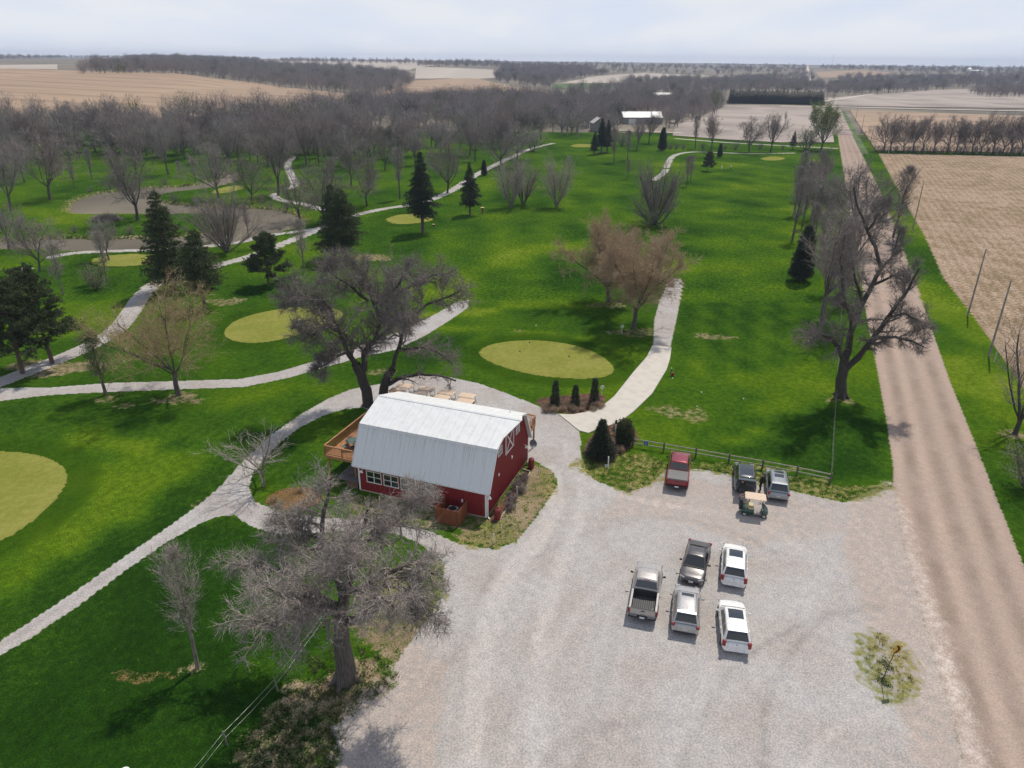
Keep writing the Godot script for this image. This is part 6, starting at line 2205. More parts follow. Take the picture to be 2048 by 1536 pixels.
func pickup(spec: Dictionary) -> Node3D:
	var l: float = spec.l
	var w: float = spec.w * 0.5
	var h: float = spec.h
	var body: Material = spec.paint
	var dark := mat("trim_black", lin(0.02, 0.02, 0.021), 0.6)
	var gl := glass("car_glass", lin(0.013, 0.015, 0.018))
	var red := mat("tail_red", lin(0.24, 0.012, 0.014), 0.25)
	var f := -l * 0.5
	var r := l * 0.5
	var yb := 1.16
	var zc: float = r - spec.bed - 0.12      # back of the cab
	var o := thing(spec.name, spec.label, "pickup truck", spec.at, spec.turn)
	part(o, "body", shell([[f, w * 0.80, 0.82, 0.5], [f + 0.06, w * 0.90, 0.95, 0.42], [f + 0.3, w * 0.96, 1.04, 0.40], [f + 1.0, w * 0.985, 1.10, 0.40], [f + 1.35, w, yb, 0.40], [zc - 0.1, w, yb, 0.40], [zc, w * 0.99, yb - 0.02, 0.42]]), body)
	var cab := Cabin.new()
	cab.yb = yb
	cab.wb = w * 0.92
	cab.wt = w * 0.74
	cab.top = h
	cab.pts = [[f + 1.25, yb], [f + 1.6, yb + 0.32], [f + 1.9, h - 0.06], [f + 2.4, h], [zc - 0.42, h - 0.03], [zc - 0.28, h - 0.09], [zc - 0.02, yb + 0.02]]
	part(o, "cab", cab.mesh(), body)
	part(o, "windscreen", cab.across(f + 1.33, f + 1.86, 0.9, 0.012), gl)
	part(o, "cowl", cab.across(f + 1.19, f + 1.31, 0.94, 0.02), dark)
	part(o, "rear_glass", cab.across(zc - 0.25, zc - 0.05, 0.88, 0.012), gl)
	var brake := MB.new()
	brake.box(Transform3D(Basis(), Vector3(0, h - 0.075, zc - 0.28)), Vector3(0.36, 0.04, 0.06), 0.01)
	part(o, "brake_lamp", brake.mesh(), red)
	# bed: two sides, front wall, floor with ribs, tailgate
	var iw := w - 0.17
	for s in [-1.0, 1.0]:
		var mb := MB.new()
		mb.box(Transform3D(Basis(), Vector3(s * (w - 0.09), 0.80, (zc + r) * 0.5 + 0.02)), Vector3(0.17, 0.74, r - zc - 0.10), 0.04)
		part(o, "bed_side", mb.mesh(), body)
		mb = MB.new()
		mb.box(Transform3D(Basis(), Vector3(s * (w - 0.11), 1.175, (zc + r) * 0.5)), Vector3(0.13, 0.025, r - zc - 0.2), 0.008)
		part(o, "bed_rail", mb.mesh(), dark if spec.get("dark_rails", false) else body)
		part(o, "side_window", cab.side(f + 1.72, f + 2.55, s, 0.16, 0.84, f + 2.0), gl)
		if zc - (f + 2.62) > 0.6: part(o, "side_window", cab.side(f + 2.62, zc - 0.2, s, 0.16, 0.84, -99.0, zc - 0.4), gl)
		for z in [f + 0.95, r - 1.15]:
			mb = MB.new()
			mb.lathe([Vector2(0.0, 0.0), Vector2(0.43, 0.0), Vector2(0.45, -0.03)], Vector3.ZERO, 20)
			part(o, "wheel_arch", mb.mesh(), dark, Transform3D(Basis(Vector3.BACK, -PI * 0.5 * s), Vector3(s * (w + 0.002), 0.44, z)))
			wheel(o, Vector3(s * (w - 0.10), 0.385, z), 0.385, 0.26, s, mat("alloy_rim", lin(0.32, 0.33, 0.34), 0.35, 0.8))
		mb = MB.new()
		mb.box(Transform3D(Basis(), Vector3(s * (w - 0.06), 0.93, r - 0.08)), Vector3(0.14, 0.42, 0.14), 0.02)
		part(o, "tail_lamp", mb.mesh(), red)
		mb = MB.new()
		mb.box(Transform3D(Basis(Vector3.UP, s * -0.3), Vector3(s * w * 0.78, 0.82, f + 0.08)), Vector3(0.36, 0.2, 0.14), 0.03)
		part(o, "headlamp", mb.mesh(), mat("headlamp", lin(0.30, 0.31, 0.32), 0.08))
		mb = MB.new()
		mb.box(Transform3D(Basis(), Vector3(s * (w + 0.002), 0.8, f + 2.58)), Vector3(0.006, 0.6, 0.014))
		part(o, "door_seam", mb.mesh(), dark)
	var liner := mat("bed_liner", lin(0.03, 0.031, 0.033), 0.7)
	var fl := MB.new()
	bx(fl, -iw, iw, 0.58, 0.62, zc + 0.04, r - 0.1)
	part(o, "bed_floor", fl.mesh(), liner)
	for k in 11:
		var x := lerpf(-iw + 0.1, iw - 0.1, k / 10.0)
		part(o, "floor_rib", box_mesh(x - 0.025, x + 0.025, 0.62, 0.637, zc + 0.06, r - 0.12), mat("bed_rib", lin(0.10, 0.10, 0.105), 0.7))
	part(o, "bed_front", box_mesh(-iw, iw, 0.6, 1.15, zc + 0.02, zc + 0.07), liner)
	for s in [-1.0, 1.0]: part(o, "bed_lining", box_mesh(s * (iw - 0.012), s * (iw + 0.002), 0.6, 1.15, zc + 0.08, r - 0.12), liner)
	var tg := MB.new()
	tg.box(Transform3D(Basis(), Vector3(0, 0.90, r - 0.06)), Vector3(iw * 2.0 + 0.06, 0.54, 0.09), 0.025)
	var gate := part(o, "tailgate", tg.mesh(), body)
	part(gate, "handle", box_mesh(-0.13, 0.13, 0.99, 1.06, r - 0.02, r + 0.0), dark)
	part(gate, "top_edge", box_mesh(-iw, iw, 1.172, 1.186, r - 0.1, r - 0.02), dark)
	if spec.has("cover"):
		var cv := MB.new()
		cv.box(Transform3D(Basis(), Vector3(0, 1.205, (zc + r) * 0.5 - 0.01)), Vector3(iw * 2.0 + 0.08, 0.03, r - zc - 0.24), 0.01)
		part(o, "bed_cover", cv.mesh(), spec.cover)
	else:
		var st := MB.new()
		st.tube(PackedVector3Array([Vector3(iw - 0.15, 0.65, r - 0.5), Vector3(iw - 0.22, 0.68, r - 0.75), Vector3(iw - 0.12, 0.66, r - 0.95)]), PackedFloat32Array([0.02, 0.02, 0.02]), 5)
		part(o, "strap", st.mesh(), mat("strap_pale", lin(0.5, 0.48, 0.42), 0.8))
	var bump := MB.new()
	bump.box(Transform3D(Basis(), Vector3(0, 0.56, r + 0.05)), Vector3(w * 1.9, 0.16, 0.16), 0.03)
	var bm := part(o, "rear_bumper", bump.mesh(), dark)
	for s in [-1.0, 1.0]: part(bm, "step_pad", box_mesh(s * 0.36, s * 0.86, 0.642, 0.652, r - 0.0, r + 0.12), mat("bumper_chrome", lin(0.5, 0.5, 0.5), 0.25, 0.9) if not spec.has("cover") else dark)
	part(bm, "number_plate", box_mesh(-0.17, 0.17, 0.52, 0.66, r + 0.13, r + 0.145), mat("number_plate", lin(0.62, 0.64, 0.66), 0.5))
	bump = MB.new()
	bump.box(Transform3D(Basis(), Vector3(0, 0.55, f + 0.0)), Vector3(w * 1.8, 0.24, 0.16), 0.05)
	part(o, "front_bumper", bump.mesh(), dark)
	mirror(o, w + 0.04, yb + 0.1, f + 1.85, dark)
	return o

func golf_cart(label: String, at: Vector3, turn: float, body: Material, group := "", bags := false) -> Node3D:
	var tan := mat("cart_roof", seen(232, 206, 180, 1.35), 0.6, 0.0, speckle("dust", 0.02, 0.88, 1.04, 4), Vector3.ONE * 0.7, false)
	var cream := mat("cart_seat", lin(0.52, 0.46, 0.26), 0.7)
	var dark := mat("trim_black", lin(0.02, 0.02, 0.021), 0.6)
	var o := thing("golf_cart", label, "golf cart", at, turn, group)
	# body: rear tub, floor and front cowl
	part(o, "rear_body", shell([[0.02, 0.5, 0.62, 0.26], [0.12, 0.58, 0.66, 0.24], [0.7, 0.60, 0.68, 0.24], [1.05, 0.58, 0.66, 0.26], [1.18, 0.5, 0.6, 0.30]], 0.02), body)
	part(o, "floor", box_mesh(-0.52, 0.52, 0.24, 0.29, -0.82, 0.1, 0.01), mat("cart_floor", lin(0.30, 0.28, 0.27), 0.8))
	part(o, "cowl", shell([[-1.2, 0.30, 0.52, 0.32], [-1.12, 0.46, 0.64, 0.26], [-0.95, 0.56, 0.80, 0.24], [-0.78, 0.58, 0.94, 0.26], [-0.70, 0.55, 0.98, 0.30]], 0.03), body)
	var mb := MB.new()
	mb.box(Transform3D(Basis(), Vector3(0, 0.76, 0.32)), Vector3(1.06, 0.13, 0.5), 0.05)
	part(o, "seat", mb.mesh(), cream)
	mb = MB.new()
	mb.box(Transform3D(Basis(Vector3.RIGHT, -0.16), Vector3(0, 1.02, 0.60)), Vector3(1.04, 0.36, 0.09), 0.04)
	part(o, "backrest", mb.mesh(), cream)
	mb = MB.new()
	mb.skin([PackedVector3Array([Vector3(-0.56, 1.80, -0.86), Vector3(-0.50, 1.85, -0.86), Vector3(0.50, 1.85, -0.86), Vector3(0.56, 1.80, -0.86)]), PackedVector3Array([Vector3(-0.6, 1.83, -0.78), Vector3(-0.52, 1.90, -0.72), Vector3(0.52, 1.90, -0.72), Vector3(0.6, 1.83, -0.78)]), PackedVector3Array([Vector3(-0.6, 1.83, 0.85), Vector3(-0.52, 1.90, 0.80), Vector3(0.52, 1.90, 0.80), Vector3(0.6, 1.83, 0.85)]), PackedVector3Array([Vector3(-0.56, 1.79, 0.95), Vector3(-0.5, 1.84, 0.95), Vector3(0.5, 1.84, 0.95), Vector3(0.56, 1.79, 0.95)])])
	bx(mb, -0.58, 0.58, 1.79, 1.815, -0.84, 0.92)
	part(o, "roof", mb.mesh(), tan)
	for s in [-1.0, 1.0]:
		for q in [[Vector3(s * 0.5, 0.92, -0.82), Vector3(s * 0.5, 1.8, -0.60)], [Vector3(s * 0.53, 0.62, 0.72), Vector3(s * 0.53, 1.8, 0.80)]]:
			mb = MB.new()
			mb.bar(q[0], q[1], 0.035, 0.035)
			part(o, "roof_post", mb.mesh(), dark if q[0].z < 0 else cream)
		wheel(o, Vector3(s * 0.48, 0.22, -0.86), 0.22, 0.19, s, mat("cart_hub", lin(0.55, 0.54, 0.5), 0.5))
		wheel(o, Vector3(s * 0.50, 0.22, 0.80), 0.22, 0.19, s, mat("cart_hub", lin(0.55, 0.54, 0.5), 0.5))
	mb = MB.new()
	var ring := PackedVector3Array()
	var rr := PackedFloat32Array()
	for k in 15:
		var a := TAU * k / 14.0
		ring.append(Vector3(-0.26 + cos(a) * 0.17, 1.04 + sin(a) * 0.13, -0.44 - sin(a) * 0.1)); rr.append(0.018)
	mb.tube(ring, rr, 6)
	mb.cyl(Vector3(-0.26, 1.04, -0.44), Vector3(-0.26, 0.8, -0.75), 0.02, 0.02, 6)
	part(o, "steering_wheel", mb.mesh(), dark)
	mb = MB.new()
	mb.box(Transform3D(Basis(Vector3.RIGHT, -0.12), Vector3(0, 0.98, -0.68)), Vector3(1.0, 0.14, 0.1), 0.03)
	part(o, "dashboard", mb.mesh(), dark)
	mb = MB.new()
	mb.bar(Vector3(-0.45, 1.0, 0.98), Vector3(0.45, 1.0, 0.98), 0.03, 0.03)
	for s in [-0.45, 0.45]: mb.bar(Vector3(s, 0.55, 1.1), Vector3(s, 1.0, 0.98), 0.03, 0.03)
	part(o, "bag_rack", mb.mesh(), dark)
	if bags:
		for s in [-0.22, 0.22]:
			var bag := thing("golf_bag", "dark golf bag strapped upright on the back of the green golf cart", "golf bag", at + Basis(Vector3.UP, turn) * Vector3(s, 0.45, 1.12), turn, "golf bags on the green cart")
			mb = MB.new()
			mb.lathe([Vector2(0.0, 0.0), Vector2(0.13, 0.0), Vector2(0.15, 0.1), Vector2(0.14, 0.75), Vector2(0.16, 0.82), Vector2(0.12, 0.82), Vector2(0.1, 0.7)], Vector3.ZERO, 12)
			part(bag, "body", mb.mesh(), mat("bag_black", lin(0.02, 0.022, 0.026), 0.7))
			for k in 5:
				mb = MB.new()
				var a := TAU * k / 5.0
				var t := Vector3(cos(a) * 0.1, 1.02 + 0.05 * k, sin(a) * 0.1)
				mb.cyl(Vector3(cos(a) * 0.06, 0.6, sin(a) * 0.06), t, 0.007, 0.007, 5)
				mb.box(Transform3D(Basis(Vector3.UP, a), t), Vector3(0.1, 0.05, 0.04), 0.01)
				part(bag, "club", mb.mesh(), mat("club_steel", lin(0.45, 0.45, 0.46), 0.3, 0.8))
	return o

func park(px: float, py: float, py_h: float, l: float, deg: float, nose_first := false) -> Array:
	# rear (or front) bumper middle at the pixel; returns [centre, turn]
	var a := deg_to_rad(deg)
	var dir := Vector3(sin(a), 0, -cos(a))
	var e := G(px, py, py_h)
	e.y = 0.0
	return [e + dir * l * 0.5, -a if not nose_first else PI - a]

func build_vehicles() -> void:
	var p := park(1472, 1303, 0.36, 4.6, 11.0)
	suv({"name": "white_car", "label": "white crossover with a large glass roof and dark rear window, parked behind another white one", "at": p[0], "turn": p[1], "l": 4.6, "w": 1.86, "h": 1.64, "paint": paint("white_paint", lin(0.80, 0.80, 0.79)), "roof": "glass", "bumper": paint("white_paint", Color.WHITE), "tall_lamps": true, "badge": true})
	p = park(1466, 1171, 0.36, 4.7, 17.0)
	suv({"name": "white_car", "label": "white crossover with tall red tail lamps, parked ahead of another white one", "at": p[0], "turn": p[1], "l": 4.7, "w": 1.88, "h": 1.64, "paint": paint("white_paint", Color.WHITE), "roof": "glass", "bumper": paint("white_paint", Color.WHITE), "tall_lamps": true, "badge": true})
	p = park(1369, 1266, 0.36, 4.5, 14.5)
	suv({"name": "silver_car", "label": "silver crossover with a small sunroof, parked behind the dark sedan", "at": p[0], "turn": p[1], "l": 4.5, "w": 1.86, "h": 1.66, "paint": paint("silver_paint", lin(0.44, 0.43, 0.43), 0.35, 0.3), "roof": "small", "rails": true})
	p = park(1381, 1167, 0.32, 4.8, 21.0, true)
	suv({"name": "dark_sedan", "label": "dark grey sedan facing the silver crossover nose to nose", "at": p[0], "turn": p[1], "l": 4.8, "w": 1.83, "h": 1.45, "sedan": true, "paint": paint("graphite_paint", lin(0.085, 0.08, 0.082), 0.4, 0.3), "dark_mirrors": true})
	p = park(1556, 999, 0.36, 4.7, 15.5)
	suv({"name": "blue_grey_car", "label": "pale blue-grey crossover with twin roof windows, parked at the rail fence", "at": p[0], "turn": p[1], "l": 4.7, "w": 1.9, "h": 1.68, "paint": paint("blue_grey_paint", lin(0.30, 0.325, 0.34), 0.35, 0.3), "roof": "twin", "rails": true})
	p = park(1490, 984, 0.36, 4.6, 15.0)
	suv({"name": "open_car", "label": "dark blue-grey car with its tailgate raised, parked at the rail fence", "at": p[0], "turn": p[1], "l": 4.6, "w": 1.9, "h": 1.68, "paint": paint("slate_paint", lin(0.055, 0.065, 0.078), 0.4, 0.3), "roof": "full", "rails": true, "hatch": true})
	p = park(1284, 1234, 0.55, 5.6, 15.0)
	pickup({"name": "silver_pickup", "label": "silver-beige pickup truck with an empty black-lined bed", "at": p[0], "turn": p[1], "l": 5.6, "w": 1.98, "h": 1.9, "bed": 2.0, "paint": paint("beige_paint", lin(0.46, 0.43, 0.41), 0.35, 0.3)})
	p = park(1353, 973, 0.55, 5.8, 15.5)
	pickup({"name": "red_pickup", "label": "dark red pickup truck with a grey bed cover at the rail fence", "at": p[0], "turn": p[1], "l": 5.8, "w": 2.0, "h": 1.92, "bed": 1.75, "paint": paint("red_paint", lin(0.24, 0.016, 0.03), 0.3, 0.3), "cover": mat("tonneau", lin(0.11, 0.11, 0.115), 0.5)})
	var green := paint("cart_green", lin(0.008, 0.06, 0.042), 0.1, 0.3)
	# the green cart stands across the back of the open car
	var a := G(1486, 1031)
	var b := G(1528, 1037)
	var dir := (b - a).normalized()
	var away := Vector3(-dir.z, 0, dir.x)
	if away.z > 0: away = -away
	var mid := (a + b) * 0.5 + away * 0.5
	golf_cart("green golf cart with a pale canopy behind the open car", mid, atan2(-dir.x, -dir.z), green, "", true).scale = Vector3.ONE * 0.95
	# hire carts in two rows behind the barn
	var sand := paint("cart_sand", lin(0.40, 0.34, 0.26), 0.0, 0.4)
	for q in [[-17.3, -18.2, "first"], [-14.7, -18.25, "second"], [-12.2, -18.3, "third"], [-9.8, -18.35, "fourth"], [-17.5, -16.8, "first"], [-14.9, -16.85, "second"], [-12.2, -16.95, "third"], [-9.4, -17.0, "fourth"]]:
		golf_cart("tan golf cart, %s from the oak in the row %s" % [q[2], "facing the practice green" if q[1] < -17.5 else "against the barn"], by_barn(q[0], 0, q[1]), BARN_TURN - PI / 2 + 0.02, sand, "tan golf carts behind the barn")

# ---------------------------------------------------------------- people
# one continuous skin over tapered bones: [from, to, radius, radius, colour]
func figure(bones: Array, cell: float) -> MB:
	var lo := Vector3.INF
	var hi := -Vector3.INF
	for b in bones:
		for k in 2:
			lo = lo.min(b[k] - Vector3.ONE * (b[2 + k] + 0.08)); hi = hi.max(b[k] + Vector3.ONE * (b[2 + k] + 0.08))
	var n := Vector3i(((hi - lo) / cell).ceil()) + Vector3i.ONE
	var nb := bones.size()
	var pa := PackedVector3Array()
	var dv := PackedVector3Array()
	var ra := PackedFloat32Array()
	var rb := PackedFloat32Array()
	for b in bones:
		pa.append(b[0]); dv.append(b[1] - b[0]); ra.append(b[2]); rb.append(b[3])
	var f := PackedFloat32Array()
	f.resize(n.x * n.y * n.z)
	for z in n.z:
		for y in n.y:
			for x in n.x:
				var p := lo + Vector3(x, y, z) * cell
				var s := 0.0
				for k in nb:
					var q := p - pa[k]
					var t := clampf(q.dot(dv[k]) / maxf(dv[k].length_squared(), 1e-8), 0.0, 1.0)
					var d := (q - dv[k] * t).length() - lerpf(ra[k], rb[k], t)
					if d < 0.2: s += exp(-d * 42.0)
				f[x + n.x * (y + n.y * z)] = -log(maxf(s, 1e-9)) / 42.0
	var mb := MB.new()
	mb.use_col = true
	mb.turned = true
	var at := {}
	for z in n.z - 1:
		for y in n.y - 1:
			for x in n.x - 1:
				var sum := Vector3.ZERO
				var cnt := 0
				var i0 := x + n.x * (y + n.y * z)
				var v := [f[i0], f[i0 + 1], f[i0 + n.x], f[i0 + n.x + 1], f[i0 + n.x * n.y], f[i0 + n.x * n.y + 1], f[i0 + n.x * n.y + n.x], f[i0 + n.x * n.y + n.x + 1]]
				for e in [[0, 1], [2, 3], [4, 5], [6, 7], [0, 2], [1, 3], [4, 6], [5, 7], [0, 4], [1, 5], [2, 6], [3, 7]]:
					var a: float = v[e[0]]
					var b: float = v[e[1]]
					if (a < 0.0) != (b < 0.0):
						var t := a / (a - b)
						var ca := Vector3(e[0] & 1, (e[0] >> 1) & 1, e[0] >> 2)
						var cb := Vector3(e[1] & 1, (e[1] >> 1) & 1, e[1] >> 2)
						sum += ca.lerp(cb, t)
						cnt += 1
				if cnt:
					var p := lo + (Vector3(x, y, z) + sum / cnt) * cell
					var g := Vector3(v[1] - v[0] + v[3] - v[2] + v[5] - v[4] + v[7] - v[6], v[2] - v[0] + v[3] - v[1] + v[6] - v[4] + v[7] - v[5], v[4] - v[0] + v[5] - v[1] + v[6] - v[2] + v[7] - v[3])
					var best := 1e9
					for k in nb:
						var q := p - pa[k]
						var t := clampf(q.dot(dv[k]) / maxf(dv[k].length_squared(), 1e-8), 0.0, 1.0)
						var d := (q - dv[k] * t).length() - lerpf(ra[k], rb[k], t)
						if d < best:
							best = d
							mb.col = bones[k][4]
					at[i0] = mb.vert(p, g.normalized())
	for z in range(1, n.z - 1):
		for y in range(1, n.y - 1):
			for x in range(1, n.x - 1):
				var i := x + n.x * (y + n.y * z)
				for e in [[1, n.x, n.x * n.y], [n.x, 1, n.x * n.y], [n.x * n.y, 1, n.x]]:
					if (f[i] < 0.0) != (f[i + e[0]] < 0.0):
						var q := [i, i - e[1], i - e[1] - e[2], i - e[2]]
						if at.has(q[0]) and at.has(q[1]) and at.has(q[2]) and at.has(q[3]):
							mb.ix.append_array(PackedInt32Array([at[q[0]], at[q[1]], at[q[2]], at[q[0]], at[q[2]], at[q[3]]]))
	return mb

func person(label: String, at: Vector3, turn: float, look: Dictionary, cell := 0.035, group := "") -> void:
	var o := thing("person", label, "person", at, turn, group)
	var skin: Color = Color(0.42, 0.25, 0.17)
	var top: Color = look.top
	var leg: Color = look.legs
	var shoe: Color = look.get("shoes", Color(0.03, 0.03, 0.03))
	var shin: Color = skin if look.get("shorts", false) else leg
	var bend: float = look.get("bend", 0.0)       # lean of the trunk, forwards (-z)
	var hip := Vector3(0, 0.93, 0.04 + bend * 0.1)
	var up := Vector3(0, cos(bend), -sin(bend))
	var fw := Vector3(0, -sin(bend), -cos(bend))
	var chest := hip + up * 0.36
	var neck := hip + up * 0.56
	var head := neck + (up * 0.8 + Vector3.UP * 0.2).normalized() * 0.20 + fw * 0.03
	var st: float = look.get("stride", 0.08)
	var bones := [
		[hip + Vector3(-0.05, 0, 0), hip + Vector3(0.05, 0, 0), 0.135, 0.135, leg],
		[hip + up * 0.08, chest, 0.13, 0.15, top],
		[chest + Vector3(-0.12, 0, 0) + up * 0.1, chest + Vector3(0.12, 0, 0) + up * 0.1, 0.10, 0.10, top],
		[neck - up * 0.06, neck + up * 0.08, 0.055, 0.052, skin],
		[head + up * -0.03, head + up * 0.045, 0.082, 0.092, skin],
		[head + fw * 0.085 - up * 0.015, head + fw * 0.10 - up * 0.03, 0.014, 0.016, skin],
		[head + Vector3(-0.09, -0.01, 0.0), head + Vector3(-0.093, 0.02, 0.0), 0.016, 0.018, skin],
		[head + Vector3(0.09, -0.01, 0.0), head + Vector3(0.093, 0.02, 0.0), 0.016, 0.018, skin],
	]
	var hands := []
	for s in [-1.0, 1.0]:
		var z: float = st * s
		var knee := Vector3(s * 0.11, 0.50, -0.05 - z * 0.6)
		var ankle := Vector3(s * 0.12, 0.09, 0.02 - z)
		bones.append([hip + Vector3(s * 0.09, -0.04, 0), knee, 0.098, 0.066, leg])
		bones.append([knee, ankle, 0.062, 0.04, shin])
		bones.append([ankle + Vector3(0, -0.045, 0.04), ankle + Vector3(s * 0.02, -0.055, -0.15), 0.042, 0.036, shoe])
		var sh := chest + up * 0.13 + Vector3(s * 0.20, 0, 0)
		var elbow: Vector3 = sh + Vector3(s * 0.07, -0.26, 0.02)
		var wrist: Vector3 = elbow + Vector3(-s * 0.03, -0.2, -0.14)
		if look.has("reach"):
			elbow = sh + (look.reach as Vector3) * 0.27 + Vector3(s * 0.06, -0.06, 0)
			wrist = elbow + (look.reach as Vector3) * 0.26
		bones.append([sh, elbow, 0.062, 0.046, top])
		bones.append([elbow, wrist, 0.044, 0.03, top if look.get("sleeves", false) else skin])
		var dir: Vector3 = (wrist - elbow).normalized()
		bones.append([wrist, wrist + dir * 0.07, 0.032, 0.036, skin])
		hands.append([wrist + dir * 0.08, dir, s])
	var mb := figure(bones, cell)
	mb.col = skin
	for h in hands:
		var d: Vector3 = h[1]
		var side := d.cross(Vector3(0.2, 0.3, 1).normalized()).normalized()
		var curl := side.cross(d).normalized()
		for k in 4:
			var b: Vector3 = h[0] + side * (k - 1.5) * 0.02
			var l: float = [0.068, 0.078, 0.074, 0.058][k]
			mb.tube(PackedVector3Array([b - d * 0.02, b + d * l * 0.5 + curl * 0.006, b + d * l * 0.85 + curl * 0.022]), PackedFloat32Array([0.0095, 0.009, 0.0075]), 6, true)
		mb.tube(PackedVector3Array([h[0] - d * 0.045 + side * 0.03, h[0] - d * 0.015 + side * 0.052 + curl * 0.01, h[0] + d * 0.015 + side * 0.055 + curl * 0.02]), PackedFloat32Array([0.012, 0.011, 0.009]), 6, true)
	var m := mat("clothed_body", Color.WHITE, 0.8)
	m.vertex_color_use_as_albedo = true
	part(o, "body", mb.mesh(), m)
	var hb := MB.new()
	hb.ball(head + up * 0.055 - fw * 0.014, Vector3(0.1, 0.085, 0.108), 6, 12)
	part(o, "cap" if look.has("cap") else "hair", hb.mesh(), mat("cap_pale" if look.has("cap") else "hair_brown", look.get("cap", lin(0.05, 0.03, 0.02)), 0.8))
	if look.has("cap"):
		var pk := MB.new()
		pk.box(Transform3D(Basis(), head + up * 0.05 + fw * 0.13), Vector3(0.13, 0.014, 0.09), 0.005)
		part(o, "cap_peak", pk.mesh(), mats["cap_pale"])

# ---------------------------------------------------------------- fences, signs, poles and the farm beyond
func lettering(text: String, size: float, depth: float) -> TextMesh:
	var t := TextMesh.new()
	t.text = text
	var f := SystemFont.new()
	f.font_names = PackedStringArray(["Droid Sans"])
	f.font_weight = 700
	t.font = f
	t.font_size = 64
	t.pixel_size = size / 64.0
	t.depth = depth
	return t

